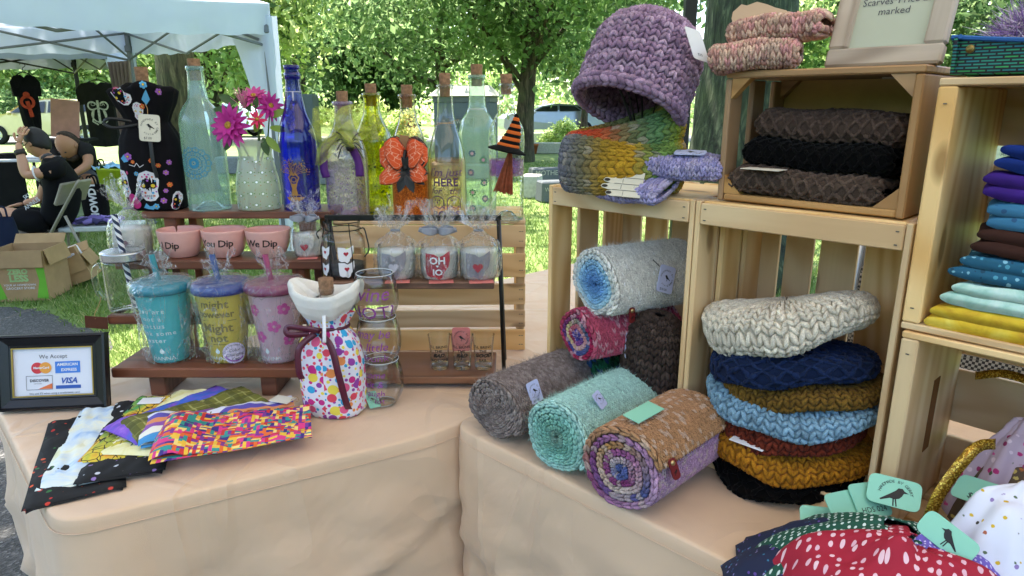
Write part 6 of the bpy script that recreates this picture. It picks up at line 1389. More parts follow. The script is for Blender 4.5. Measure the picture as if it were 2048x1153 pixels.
# ---- candle jars in cellophane
OHIO = [(-.5, -.12), (-.5, .5), (-.12, .47), (.05, .36), (.25, .44), (.5, .6), (.5, .2), (.42, -.1), (.25, -.3), (.2, -.48), (.05, -.62), (-.1, -.5), (-.3, -.52), (-.46, -.42)]
def heart(f, x, y, s): f.poly([(x, y - s), (x + s * .8, y - .1 * s), (x + s * .95, y + .35 * s), (x + s * .6, y + .75 * s), (x + .2 * s, y + .7 * s), (x, y + .4 * s), (x - .2 * s, y + .7 * s), (x - s * .6, y + .75 * s), (x - s * .95, y + .35 * s), (x - .8 * s, y - .1 * s)])
WAX = M('wax_white', '#d8d4cc', .5, var=.04, trans=.2); OGREY, ORED = M('label_grey', '#8d8a92', .7, var=.08), M('label_red', '#a81f33', .6, var=.1)
def candle(label, px, py, Y, z, s, lab, txt, hcol, seed, bow=False, tag_=True, rz=0.0, tuft=40):
    loc, m = place(px, py, Y, z + .001); m *= s; t = thing('jar_candle', label, 'candle', loc, rz, group='cellophane wrapped jar candles')
    pr = smoothprof(scaled([(27, 0), (32, 4), (35, 20), (35, 50), (32, 66)], m), 4); MB().lathe([(0, 1 * m)] + pr, 36).build('jar', CLEAR, t, True); MB().lathe([(0, 2 * m)] + [(r * .95, z_ + m) for r, z_ in pr if z_ < 58 * m] + [(0, 57 * m)], 36).build('wax', WAX, t, True)
    S = Slathe(pr, 0, 0); lb = Flat().poly(OHIO, ox=0, oy=32 * m, sx=46 * m, sy=46 * m).onto('ohio_label', S, lab, t, .0008, .003)
    f = Flat(); 
    if txt: f.text('OH', 19 * m, 0, 35 * m, bold=.0006).text('IO', 17 * m, 0, 13 * m, bold=.0006); heart(f, 0, 31 * m, 2.6 * m); f.onto('label_lettering', S, WHITE, lb, .0013, .003)
    else: heart(f, 0, 28 * m, 10 * m); f.onto('label_heart', S, hcol, lb, .0013, .003)
    celloskin(t, m, [(33, .5), (38, 3), (42, 22), (41, 54), (36, 72), (16, 86), (7, 94), (10, 104), (22, 118), (30, 94 + tuft)], seed, .06, tuft=.3)
    for q in range(4):
        a = q * 1.6 + seed
        def S_(u, v): return np.stack([(6 + 26 * v) * m * np.cos(a) + (u - .5) * 34 * v * m * -np.sin(a), (6 + 26 * v) * m * np.sin(a) + (u - .5) * 34 * v * m * np.cos(a), (94 + tuft * v * (.8 + .3 * np.sin(7 * u + a))) * m], 1)
        P, F, uv = sheet(S_, 8, 8); P += np.random.default_rng(seed + q).normal(0, .0025, P.shape) * np.clip(uv[:, 1:2], .1, 1); ob('cellophane_tuft', mesh(P, F), cello(), t)
    MB().tube([(8 * m * math.cos(a), 8 * m * math.sin(a), 94 * m) for a in np.linspace(0, 2 * PI, 14)[:-1]], 1.6 * m, 5, True).build('tie', M('tie_grey', '#8b8d96', .5), t)
    if bow:
        GB = M('ribbon_grey', '#9295a0', .45)
        for sx in (-1, 1): bowloop(t, (0, -9 * m, 95 * m), sx, 30 * m, 15 * m, 4 * m, GB); ribbon(t, [(0, -10 * m, 94 * m), (sx * 14 * m, -.02, 92 * m), (sx * 34 * m, -.016, 98 * m)], 9 * m, GB, 'ribbon_tail')
    if tag_: MB().box((6 * m, -36 * m, .0012), (44 * m, 22 * m, .0012), rz=.12).build('coral_tag', CORAL, t)
    return t
candle('wrapped candle with grey Ohio label and outline heart, first on the rack', 795, 560, RY - .03, RS1, 1.08, OGREY, False, M('heart_pale', '#b9b4bc', .6), 31)
candle('wrapped candle with red Ohio label and grey bow, middle of the rack', 880, 562, RY - .03, RS1, 1.08, ORED, True, WHITE, 32, bow=True)
candle('wrapped candle with grey Ohio label and red heart, last on the rack', 958, 560, RY - .03, RS1, 1.08, OGREY, False, ORED, 33)
candle('wrapped white candle with grey bow and red lettering right of the bowls', 620, 520, T3Y, T3Z, .85, WAX, False, ORED, 34, bow=True, tuft=44)
candle('wrapped candle with small dark heart behind the mason jar mug', 272, 517, T3Y + .01, T3Z, 1.05, WAX, False, M('heart_plum', '#6d4a52', .6), 36, tag_=False, tuft=44)
# ---- wire handled jar lantern
loc, m = place(692, 566, RY - .01, RS1 + .001); t = thing('jar_lantern', 'clear jar with black wire bail and white Ohio stickers behind the polka dot bag', 'jar', loc)
pr = smoothprof(scaled([(34, 0), (40, 4), (42, 14), (42, 72), (38, 86), (33, 94), (34, 116)], m), 5); MB().lathe([(0, 3 * m)] + pr, 40).build('glass', CLEAR, t, True)
MB().lathe([(0, 3.5 * m), (36 * m, 3.2 * m), (39 * m, 10 * m), (39.5 * m, 26 * m), (0, 26 * m)], 36).build('dark_filling', M('candle_dark', (.03, .03, .03), .6), t, True)
w_ = MB(); w_.tube([(35 * m * math.cos(a), 35 * m * math.sin(a), 100 * m) for a in np.linspace(0, 2 * PI, 24)[:-1]], .0013, 6, True).tube([(35 * m * math.cos(a), 35 * m * math.sin(a), 116 * m) for a in np.linspace(0, 2 * PI, 24)[:-1]], .001, 6, True)
for a in (-1.3, -.4, .6): w_.tube([(36 * m * math.sin(a), -36 * m * math.cos(a), 116 * m), (36 * m * math.sin(a), -36 * m * math.cos(a), 98 * m), (44 * m * math.sin(a), -44 * m * math.cos(a), 60 * m), (44 * m * math.sin(a), -44 * m * math.cos(a), 2 * m)], .0011, 5)
w_.build('wire_cage', BLACKMETAL, t); MB().tube(spline([(-42 * m, -.01, 100 * m), (-48 * m, -.014, 92 * m), (-40 * m, -.03, 84 * m)], 4) , .0015, 6).tube(spline([(35 * m, -.0, 100 * m), (46 * m, -.02, 104 * m), (52 * m, -.03, 90 * m), (56 * m, -.034, 62 * m), (48 * m, -.04, 48 * m)], 5), .0015, 6).build('bail', BLACKMETAL, t)
S = Slathe(pr, 0, 0)
for x, y, q in ((-30, 56, 24), (14, 54, 30), (14, 22, 30), (-34, 20, 24)):
    lb = Flat().poly(OHIO, ox=x * m, oy=y * m, sx=q * m, sy=q * m).onto('ohio_sticker', S, WHITE, t, .0008, .003); f = Flat(); heart(f, x * m, (y + 1) * m, q * .17 * m); f.onto('sticker_heart', S, ORED, lb, .0014, .003)
# ---- shot glasses
for px, l3, lab in ((880, 'DECISIONS', 'first'), (925, 'ALIBI', 'middle'), (967, 'BAIL', 'last')):
    loc, m = place(px, 736, RY - .045, RS2 + .0008); t = thing('shot_glass', f"shot glass lettered I'll bring the {l3.lower()}, {lab} of three on the rack's lower shelf", 'shot glass', loc, group='shot glasses on the rack')
    pr = scaled([(17, 0), (17.5, 2), (19, 40), (22.5, 74)], m); MB().lathe([(0, 1 * m)] + pr, 32).build('glass', CLEAR, t, True); MB().lathe(scaled([(0, 2), (16, 2), (16, 11), (0, 12)], m), 28).build('glass_base', CLEAR, t, True)
    Flat().text("I'LL BRING", 8.2 * m, 0, 50 * m, bold=.0002).text('THE', 8.2 * m, 0, 41 * m, bold=.0002).text('GOOD' if lab == 'last' else 'BAD', 11 * m, 0, 30 * m, shear=.35, bold=.0006).text(l3, 8.2 * m, 0, 20 * m, bold=.0002).onto('lettering', Slathe(pr), INK, t, .0006, .003)
loc, m = place(922, 680, RY - .02, RS2); q = thing('coral_card', 'coral price card with black crow standing behind the middle shot glass', 'card', (loc.x, RY - .015, RS2)); hangtag(q, (0, 0, .058), (1, 0, 0), (0, .12, 1), .042, .056, CORAL, None, 'card'); MB().tube([(0, 0, 0), (0, .002, .04)], .0012, 5).build('wire', BLACKMETAL, q)
# ---- stacked stemless glasses
PINKP = M('lettering_violet', '#8b3f8f', .5)
gx = at(766, 806, z=TZ); m = mpp(gx)
for k, (lines, lab) in enumerate(((('come', 'sit &', 'laugh', 'a lot'), 'bottom'), (('may be', 'a little', 'drunk'), 'middle'), (('wine', 'NOT?'), 'top'))):
    t = thing('stemless_glass', f'clear stemless wine glass with violet lettering, {lab} of the stack of three', 'wine glass', (gx.x - k * .0015, gx.y, TZ + .0008 + k * 92 * m), (k - 1) * .04, group='stacked stemless glasses')
    pr = smoothprof(scaled([(21, 0), (28, 3), (40, 26), (43.5, 50), (40, 80), (35, 100)], m), 5); MB().lathe([(0, 3 * m), (17 * m, 2 * m)] + pr + [(34.2 * m, 100 * m), (39 * m, 80 * m)], 40).build('glass', CLEAR, t, True)
    MB().tube([(34.7 * m * math.cos(a), 34.7 * m * math.sin(a), 100 * m) for a in np.linspace(0, 2 * PI, 41)[:-1]], .0009, 6, True).build('rim', M('rim_glint', '#c9cfd2', .1, spec=1), t, True); MB().tube([(24 * m * math.cos(a), 24 * m * math.sin(a), 2 * m) for a in np.linspace(0, 2 * PI, 41)[:-1]], .0011, 6, True).build('foot_glint', M('rim_glint', '#c9cfd2'), t, True)  # opaque pale rings, the glint of rim and foot put into colour
    f = Flat(); n = len(lines)
    for i, s in enumerate(lines): f.text(s, (92 / (n + .6)) * m * (.95 if k < 2 else 1.1), 0, (88 - (i + 1) * 82 / n * .95) * m, shear=.2 if s != 'NOT?' else 0)
    f.onto('lettering', Slathe(pr, 4 * m, -.12), PINKP, t, .0006, .004)
    if k == 0: hangtag(t, (-.012, -.036, .024), (1, .1, .25), (-.25, -.1, 1), .024, .04, M('tag_mint'.strip(), '#8ccbb0'), None, 'mint_tag')
# ---- polka dot bottle bag
def m_dots(name, bg, cols, scale, rmin, rmax, coord='UV', second=None, rnd=.8):
    t = NT(name); v = t.coord(coord)
    def layer(sc, off, base, r0, r1):
        vo = t.n('TexVoronoi', feature='F1', voronoi_dimensions='2D' if coord == 'UV' else '3D'); t.l(t.map(v, loc=(off, off * .7, 0)), vo.inputs['Vector']); vo.inputs['Scale'].default_value = sc; vo.inputs['Randomness'].default_value = rnd
        sp = t.n('SeparateColor'); t.l(vo.outputs['Color'], sp.inputs[0]); rad = t.math('MULTIPLY_ADD', sp.outputs[0], r1 - r0, r0); k = t.math('LESS_THAN', vo.outputs['Distance'], rad)
        return t.mix(k, base, t.ramp(sp.outputs[1], [(i / len(cols), hx(q)) for i, q in enumerate(cols)], 'CONSTANT'))
    c = layer(scale * 2.0, 3.7, hx(bg), rmin * .8, rmax * .7) if second else hx(bg)
    c = layer(scale, .3, c, rmin, rmax); t.base(c); t.set(Roughness=.8); return t.m
gb = at(662, 836, z=TZ); m = mpp(gb); t = thing('bottle_bag', 'white bottle bag with bright polka dots and burgundy ribbon on the left table', 'bottle bag', (gb.x, gb.y + .035, TZ + .001), -.12, group='cloth bottle bags')
DOTS = m_dots('polka_dot_cotton', '#dcdce8', ['#c2257d', '#2f9fd0', '#e6d34c', '#e05a86', '#d9455a', '#8f3a9a', '#e08a4a'], 40, .22, .46, second=True)
clothbag(t, m, [(56, 0), (62, 6), (65, 60), (64, 120), (58, 160), (44, 186), (36, 196), (40, 210), (52, 236)], DOTS, 12, .72, .035, name='bag')
clothbag(t, m, [(50, 226), (60, 238), (68, 256), (70, 274), (66, 282), (52, 270), (34, 248), (22, 238)], M('lining_white', '#d9d6cf', .85, var=.05, bump=1.0, bs=45), 14, .75, .13, nfold=7, name='lining', dip=.013)
MB().lathe(scaled([(14, 190), (13, 266), (15, 268), (15, 276)], m), 20).build('bottle_neck', CLEAR, t, True); put_cork(t, m, 262, 296, 15)
BUR = M('burgundy_ribbon', '#54172f', .35)
ribbon(t, [(0, -.045, 196 * m), (-.03, -.058, 206 * m), (-.062, -.05, 204 * m), (-.06, -.055, 190 * m), (-.02, -.05, 192 * m)], .012, BUR, 'ribbon_loop'); ribbon(t, [(-.01, -.045, 192 * m), (-.036, -.064, 165 * m), (-.038, -.07, 120 * m), (-.034, -.068, 100 * m)], .013, BUR, 'ribbon_tail')
ribbon(t, [(0, -.045, 192 * m), (.026, -.06, 170 * m), (.04, -.066, 110 * m), (.048, -.06, 50 * m), (.05, -.052, 30 * m)], .014, BUR, 'ribbon_tail'); MB().tube([(39 * m * math.cos(a), 30 * m * math.sin(a), 194 * m) for a in np.linspace(0, 2 * PI, 24)[:-1]], .004, 6, True).build('ribbon_band', BUR, t, True)
ribbon(t, [(.012, -.05, 232 * m), (.016, -.062, 205 * m), (.015, -.064, 180 * m)], .007, WHITE, 'white_tail')
# ---- framed payment sign
a, b = at(4, 824, z=TZ), at(221, 814, z=TZ); wd = (b - a).length; ang = math.atan2(b.y - a.y, b.x - a.x); t = thing('picture_frame', 'black framed We Accept payment card sign on the left table', 'sign', ((a.x + b.x) / 2, (a.y + b.y) / 2, TZ + .002), rot=Euler((math.radians(-14), 0, ang), 'XYZ')); hh = wd * .735
FR = M('frame_black', (.005, .005, .007), .35, var=.3, vs_=40); th = wd * .128
def framebars(t, wd, hh, th, mat, prof=.016):
    for k in range(4):
        L_ = wd if k % 2 == 0 else hh; V = []
        for x0, x1, h in ((0, 0, 0), (0, 0, prof), (.15 * th, .15 * th, prof * 1.1), (.25 * th, .25 * th, prof * .8), (.8 * th, .8 * th, prof * .45), (.88 * th, .88 * th, prof * .55), (th, th, prof * .5), (th, th, 0)): V += [(-L_ / 2 + x0, x0, h), (L_ / 2 - x0, x0, h)]
        F = [(2 * i, 2 * i + 1, 2 * i + 3, 2 * i + 2) for i in range(7)]; out = []
        for x, y, h in V:
            y2 = y - (hh if k % 2 == 0 else wd) / 2; A = k * PI / 2; X, Z = x * math.cos(A) - y2 * math.sin(A), x * math.sin(A) + y2 * math.cos(A); out.append((X, -h, Z + hh / 2))
        ob('frame_bar', mesh(out, F), mat, t)
    MB().box((0, .004, hh / 2), (wd * .99, .006, hh * .99)).build('backing', M('backing_black', (.02, .02, .02), .8), t)
framebars(t, wd, hh, th, FR)
GL_ = M('gold_trim', '#b0914a', .35, .7); iw, ih = wd - 2 * th, hh - 2 * th
for k, (x, z, sx, sz) in enumerate(((0, ih / 2 - .0012, iw, .0024), (0, -ih / 2 + .0012, iw, .0024), (-iw / 2 + .0012, 0, .0024, ih - .005), (iw / 2 - .0012, 0, .0024, ih - .005))): MB().box((x, -.0075, hh / 2 + z), (sx, .003, sz)).build('gold_fillet', GL_, t)
MB().box((0, -.003, hh / 2), (iw, .002, ih)).build('paper', M('paper_white', '#d9dae4', .5, var=.02), t)
S = Splane((0, -.0042, hh / 2)); u = iw
Flat().text('We Accept', u * .075, 0, ih * .27).text('We add 3% when using a credit/debit card', u * .036, 0, -ih * .46).onto('lettering', S, M('ink_grey', '#4a4b55', .6), t, .0005)
Flat().disc(-u * .2, ih * .08, u * .075, seg=24).onto('red_disc', S, M('logo_red', '#c8323c', .6), t, .0004); Flat().disc(-u * .1, ih * .08, u * .075, seg=24).onto('yellow_disc', S, M('logo_orange', '#e39a3c', .6), t, .0006); Flat().text('MasterCard', u * .04, -u * .15, ih * .065, bold=.0002).onto('lettering', S, WHITE, t, .001)
Flat().poly([(u * .02, -ih * .04), (u * .33, -ih * .04), (u * .33, ih * .2), (u * .02, ih * .2)]).onto('blue_panel', S, M('logo_blue', '#3f7ad0', .6), t, .0005); Flat().text('AMERICAN', u * .052, u * .175, ih * .11, bold=.0002).text('EXPRESS', u * .052, u * .19, 0, bold=.0002).onto('lettering', S, WHITE, t, .001)
Flat().line([(-u * .34, -ih * .08), (-u * .02, -ih * .08), (-u * .02, -ih * .36), (-u * .34, -ih * .36), (-u * .34, -ih * .08)], .0008).text('DISCOVER', u * .05, -u * .18, -ih * .2, bold=.0002).text('NETWORK', u * .02, -u * .2, -ih * .25).onto('lettering', S, M('ink_grey', '#4a4b55'), t, .0007); Flat().poly([(-u * .2, -ih * .35), (-u * .025, -ih * .35), (-u * .025, -ih * .24)]).onto('orange_corner', S, M('logo_deep_orange', '#d8703a', .6), t, .0005)
Flat().poly([(u * .02, -ih * .36), (u * .33, -ih * .36), (u * .33, -ih * .29), (u * .02, -ih * .29)]).text('VISA', u * .105, u * .18, -ih * .25, shear=.3, bold=.0005).onto('lettering', S, M('logo_navy', '#2a55a8', .6), t, .0007)
MB().box((0, .05, hh * .36), (wd * .25, .003, hh * .75), M=Matrix.Rotation(math.radians(26), 3, 'X')).build('easel_back', FR, t)
# ---- fanned fabric bottle bags
def m_water(name, cols, scale=14, edge=None, coord='UV'):
    t = NT(name); v = t.coord(coord); n = t.noise(v, scale, 4, .6, .6); c = t.ramp(n, [(.28 + .44 * i / (len(cols) - 1), hx(q)) for i, q in enumerate(cols)])
    if edge:
        vo = t.n('TexVoronoi', feature='DISTANCE_TO_EDGE'); t.l(v, vo.inputs['Vector']); vo.inputs['Scale'].default_value = edge[1]; c = t.mix(t.ramp(vo.outputs['Distance'], [(.02, (1, 1, 1)), (.045, (0, 0, 0))]), c, hx(edge[0]))
    t.base(c); t.set(Roughness=.8); return t.m
def m_geo(name, cols, n=(65, 165)):
    t = NT(name); v = t.coord('UV')
    def cells(sx, sy, rot):
        w_ = t.map(v, (sx, sy, 1), (0, 0, rot)); fl = t.n('VectorMath', operation='FLOOR'); t.l(w_, fl.inputs[0]); wn = t.n('TexWhiteNoise', noise_dimensions='2D'); t.l(fl.outputs[0], wn.inputs[0]); return wn
    a, b = cells(*n, .12), cells(n[1], n[0], .12); ra = t.ramp(a.outputs['Value'], [(i / len(cols), hx(q)) for i, q in enumerate(cols)], 'CONSTANT'); rb = t.ramp(b.outputs['Value'], [(i / len(cols), hx(q)) for i, q in enumerate(cols[::-1])], 'CONSTANT')
    s = t.n('SeparateColor'); t.l(b.outputs['Color'], s.inputs[0]); t.base(t.mix(t.math('GREATER_THAN', s.outputs[1], .55), ra, rb)); t.set(Roughness=.75); return t.m
def m_plaid(name, base, line, line2):
    t = NT(name); v = t.coord('UV'); s = t.n('SeparateXYZ'); t.l(v, s.inputs[0]); c = hx(base)
    for ax_, k, w_, col in ((0, 40, .14, line), (1, 40, .14, line), (0, 20, .3, line2), (1, 20, .3, line2)): c = t.mix(t.math('MULTIPLY', t.math('LESS_THAN', t.math('FRACT', t.math('MULTIPLY', s.outputs[ax_], float(k))), w_), .6), c, hx(col))
    t.base(c); t.set(Roughness=.85); return t.m
def m_stripe(name, cols, n=60):
    t = NT(name); v = t.coord('UV'); s = t.n('SeparateXYZ'); t.l(v, s.inputs[0]); x = t.math('ADD', t.math('MULTIPLY', s.outputs[1], float(n) * .12), t.math('MULTIPLY', t.noise(v, 9, 2), .9)); f = t.math('FRACT', x)
    t.base(t.ramp(f, [(i / len(cols), hx(q)) for i, q in enumerate(cols)], 'CONSTANT')); t.set(Roughness=.8); return t.m
def bagflat(label, near, far, wn, wf, z, mat, thick, seed, curl=.0, mat2=None):
    """flat folded cloth bag lying on the table: rounded fold at the near end, slightly rumpled"""
    a, b = Vector((near[0], near[1])), Vector((far[0], far[1])); d = (b - a); L_ = d.length; d.normalize(); n = Vector((d.y, -d.x)); r = np.random.default_rng(seed)
    t = thing('fabric_bag', label, 'fabric bag', (a.x, a.y, z), math.atan2(d.y, d.x), group='fabric bottle bags fanned on the table')
    sag = r.uniform(0, 6.28, 3)
    def S(u, v):
        x = u * L_; w_ = wn + (wf - wn) * u; y = (v - .5) * w_ * (1 - .06 * np.exp(-x / .02)); p = np.stack([u * 9, v * 6, 0 * u], 1)
        zz = thick + .0035 * vnoise(p, seed, 3) * np.clip(u * 6, 0, 1) + .0015 * np.sin(14 * u + 3 * v + sag[0]) + curl * (np.exp(-((x - .03) / .035) ** 2)) * (.6 + .4 * np.sin(PI * v)) - thick * .9 * np.exp(-(x / .006) ** 2) - thick * .85 * (np.exp(-(((v) * w_) / .006) ** 2) + np.exp(-(((1 - v) * w_) / .006) ** 2))
        return np.stack([x, y, zz], 1)
    P, F, uv = sheet(S, 56, 26, 0); uv = uv * np.array([L_, (wn + wf) / 2]); ob('cloth', mesh(P, F, True, uv=uv), mat, t)
    # the lower layer of the fold
    P2, F2, uv2 = sheet(lambda u, v: np.stack([u * L_ * .985 + .004, (v - .5) * (wn + (wf - wn) * u) * 1.02, .0012 + .0012 * np.sin(9 * u + v * 4)], 1), 20, 10, .001); ob('under_layer', mesh(P2, F2, True, uv=uv2 * .2), mat, t)
    return t
tp = lambda x, y: (at(x, y, z=TZ + .004).x, at(x, y, z=TZ + .004).y)
FB = [('black fabric bag with red chili peppers at the bottom of the fan', (150, 998), (172, 832), m_floral('fan_chili', '#0c0a0a', ['#b3261f', '#c23a2c', '#2f6b34', '#d8562a'], 62, .34)),
      ('light blue watercolour fabric bag second in the fan', (168, 970), (232, 815), m_water('fan_sky', ['#7fa8d8', '#c9d9e6', '#e3e6d6', '#d9d38a'], 16)),
      ('black fabric bag with pale scroll print third in the fan', (240, 962), (300, 806), m_floral('fan_black_scroll', '#0b0b0d', ['#c9cbd6', '#8b6fae', '#0b0b0d', '#d8d8e2'], 60, .34)),
      ('rainbow giraffe patch fabric bag fourth in the fan', (236, 930), (340, 803), m_water('fan_rainbow', ['#3f57b8', '#4f9a4a', '#d9c33a', '#d8562a', '#b8262a'], 7, ('#241316', 52))),
      ('pale yellow fabric bag fifth in the fan', (262, 925), (412, 795), m_water('fan_yellow', ['#d8cf7a', '#e6e2ae', '#f0edcf'], 30)),
      ('violet and blue marbled fabric bag sixth in the fan', (240, 893), (470, 799), m_water('fan_violet', ['#1f2f9a', '#2f62c0', '#7a4fc0', '#b07ad8', '#c9a0e0'], 9)),
      ('olive plaid fabric bag seventh in the fan', (258, 890), (512, 808), m_plaid('fan_plaid', '#6b6a24', '#b5b26a', '#474813')),
      ('purple and white striped fabric bag just under the top of the fan', (285, 892), (592, 838), m_stripe('fan_stripe', ['#5a4fa8', '#d9d9e8', '#3f8ac0', '#e6e0d0', '#8a4fa0', '#d88a5a'])),
      ('bright geometric block print fabric bag on top of the fan', (318, 908), (624, 866), m_geo('fan_geo', ['#d8367e', '#e8b93a', '#3a2a7a', '#e0672a', '#2f8f8a', '#c9302f', '#f0d27a', '#7a2f8a']))]
for i, (lab, n_, f_, mm) in enumerate(FB):
    a, b = Vector(tp(*n_)), Vector(tp(*f_)); wn, wf = (.14 - .003 * i, .125) if i < 8 else (.175, .14)
    bagflat(lab, a, b, wn, wf, TZ + .0015 + .0036 * i, mm, .0045, 60 + i, curl=.0 if i < 5 else .012 + .01 * (i - 5) / 3)
for i, (x, y, rz, lab) in enumerate(((302, 800, .1, 'white card tag left behind the fabric bags'), (395, 800, -.15, 'white card tag in the middle behind the fabric bags'), (566, 812, -.35, 'cream card tag with looped thread at the right end of the fabric bags'))):
    q = at(x, y, z=TZ + .02); o = thing('card_tag', lab, 'tag', (q.x, q.y, TZ + .034 if i == 2 else TZ + .018), rz, group='card tags behind the fanned bags'); MB().box((0, 0, 0), (.045, .03, .0012), b=.0005).build('card', WHITE if i < 2 else CREAM, o); MB().tube(spline([(.02, 0, .001), (.03, .006, .008), (.04, 0, .003), (.03, -.004, .001)], 4), .0006, 4).build('thread', TWINE, o)
# ================================================================== knitted goods and crates on the right
def rowv(s, b, z): return Vector(rowpt(s, b, z))
LEATHER = M('leather_red', '#6e1f1f', .45, var=.15, vs_=30); SNAP = M('snap_brass', '#b79a6a', .3, .8)
def leather_tag(t, o, ax_, ay_, L_=.034, wd=.014):
    ax_, ay_ = Vector(ax_).normalized(), Vector(ay_).normalized(); n = ax_.cross(ay_); pts = rounded([Vector((-L_ / 2, -wd / 2)), Vector((L_ / 2, -wd / 2)), Vector((L_ / 2, wd / 2)), Vector((-L_ / 2, wd / 2))], wd * .45, 4); k = len(pts); o = Vector(o)
    V = [tuple(o + ax_ * p.x + ay_ * p.y + n * h) for h in (.0012, -.0012) for p in pts]; c = ob('leather_tag', mesh(V, [tuple(range(k)), tuple(range(2 * k - 1, k - 1, -1))] + [(i, k + i, k + (i + 1) % k, (i + 1) % k) for i in range(k)]), LEATHER, t)
    R = Matrix((ax_, ay_, n)).transposed(); v, f = lathe([(0, .0035), (.0035, .003), (.0042, .001)], 12); ob('snap', mesh([tuple(R @ Vector(p) + o - ax_ * L_ * .3) for p in v], f, True), SNAP, c); f = Flat(); crow(f, .004, 0, .008); f.onto('emblem', lambda x, y: (o + ax_ * x + ay_ * y, n), INK, c, .0016); return c
def roll(label, face, axis, L_, R, turns, colfn, nv, seed, end=.2, squash=(1.06, .94), r0=.1, fz=2500, st=None, fl=.006, group='rolled knitted scarves'):
    """rolled scarf: face = centre of the visible end, axis = horizontal way it runs back; colfn over u = 0 (core) .. 1 (outer end)"""
    ax_ = Vector((axis[0], axis[1], 0)).normalized(); t = thing('rolled_scarf', label, 'scarf', face, math.atan2(ax_.y, ax_.x), group=group)   # local x = axis
    th1 = 2 * PI * turns; pitch = R * (1 - r0) / turns; r_ = np.random.default_rng(seed); ph = r_.uniform(0, 6.28, 3)
    def Sp(u, v, w_=0.0):   # w: 0 outer face .. 1 inner face of the layer
        th = u * th1; rad = R * r0 + (R - R * r0) * u - w_ * pitch * .93; a = th + end - th1
        lump = 1 + .018 * np.sin(2 * a + ph[0]) + .012 * np.sin(5 * a + ph[1]); vv = v + .012 * np.sin(3 * a + ph[2])
        # seen from the front end: y to the left of the axis
        return np.stack([vv * L_, rad * lump * np.cos(a) * squash[0], rad * lump * np.sin(a) * squash[1]], 1)
    u0 = max(0, 1 - 1.12 / turns); arc = 2 * PI * R * 1.08 * .97
    So = lambda u, v: Sp(u0 + (1 - u0) * np.asarray(v), 1 - np.asarray(u))
    nrow = max(8, int(arc / (L_ / nv) * .9)); cf = lambda u, v, r: colfn(u0 + (1 - u0) * v, u, r)
    V, F, C = knit(So, nv, nrow, cf, fat=.34, high=.3, seed=seed, jit=.1)
    Vs, Fs, Cs = [V], [F], [C]; n = len(V)
    # end faces: chain of edge stitches along the spiral
    for e_ in (0.0, ):
        Se = lambda u, v: Sp(np.asarray(v), np.full_like(np.asarray(v), -.004) + .0 * np.asarray(u), .06 + .74 * np.asarray(u)) + np.stack([-.004 * np.sin(PI * np.clip(np.asarray(u), 0, 1)), 0 * np.asarray(u), 0 * np.asarray(u)], 1)
        tot = th1 * R * (1 + r0) / 2; ne = int(tot / (pitch * .8)); V, F, C = knit(Se, 1, ne, lambda u, v, r: colfn(v, u, r), fat=.4, high=.32, seed=seed + 1, unit=pitch, lean=.5, rings=3, seg=6, jit=.16)
        Vs.append(V); Fs.append(F + n); Cs.append(C); n += len(V)
    # layered cloth of the roll itself
    nu, nv_ = int(26 * turns), 5
    for w_ in (0.06, 1.0):
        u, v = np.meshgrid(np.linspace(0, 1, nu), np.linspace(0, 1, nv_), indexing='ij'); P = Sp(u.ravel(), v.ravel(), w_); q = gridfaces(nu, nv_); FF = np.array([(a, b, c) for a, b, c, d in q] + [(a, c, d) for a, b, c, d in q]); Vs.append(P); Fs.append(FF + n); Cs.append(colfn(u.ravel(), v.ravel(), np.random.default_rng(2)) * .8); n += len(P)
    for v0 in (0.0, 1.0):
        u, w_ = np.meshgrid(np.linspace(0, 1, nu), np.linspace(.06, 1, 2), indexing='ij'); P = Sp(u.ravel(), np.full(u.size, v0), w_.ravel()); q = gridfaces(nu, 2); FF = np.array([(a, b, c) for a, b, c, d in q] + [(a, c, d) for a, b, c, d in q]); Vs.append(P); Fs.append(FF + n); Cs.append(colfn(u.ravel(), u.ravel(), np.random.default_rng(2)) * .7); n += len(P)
    # outer end of the scarf
    v, w_ = np.meshgrid(np.linspace(0, 1, 12), np.linspace(0, 1, 2), indexing='ij'); P = Sp(np.ones(v.size), v.ravel(), w_.ravel()); q = gridfaces(12, 2); FF = np.array([(a, b, c) for a, b, c, d in q] + [(a, c, d) for a, b, c, d in q]); Vs.append(P); Fs.append(FF + n); Cs.append(colfn(np.ones(v.size), v.ravel(), np.random.default_rng(2))); n += len(P)
    V, C = np.concatenate(Vs), np.concatenate(Cs); F = np.concatenate(Fs)
    if fz: a, b, c = fuzz(V[:len(Vs[0]) + len(Vs[1])], C, fz, fl, .0003, seed); F = np.concatenate([F, b + len(V)]); V = np.concatenate([V, a]); C = np.concatenate([C, c])
    o = ob('knitted_cloth', bigmesh(V, F, np.clip(C, 0, 1), True), YARN, t); o['kind'] = 'stuff'
    def surf(ang, v):    # a point on the outside of the roll in local space, ang from the -y (viewer) side up
        u = 1 - ((end - ang) % (2 * PI)) / th1; p = Sp(np.array([u]), np.array([v]))[0]; p2 = Sp(np.array([u - .01]), np.array([v]))[0]; return Vector(p), (Vector(p) - Vector((p[0], 0, 0))).normalized()
    return t, surf
AX = (RB.x, RB.y)
def gstops(l): return grad(l, .05, 'u', .12, '#d8d0c8')
t, sf = roll('taupe brown rolled scarf at the left of the scarf row', rowv(.04, -.185, TZ + .064), AX, .215, .066, 6.2, heather(['#8f7f79', '#9b8b84', '#857670', '#a3958e'], .06), 34, 71, end=3.7, fz=9000, fl=.012)
p, n = sf(-1.9 + PI * 1.18 + .2, .28); hangtag(t, Vector((.045, -.058, .038)), (1, .0, .1), (0, .42, .9), .03, .04, LAV, '$30.00')
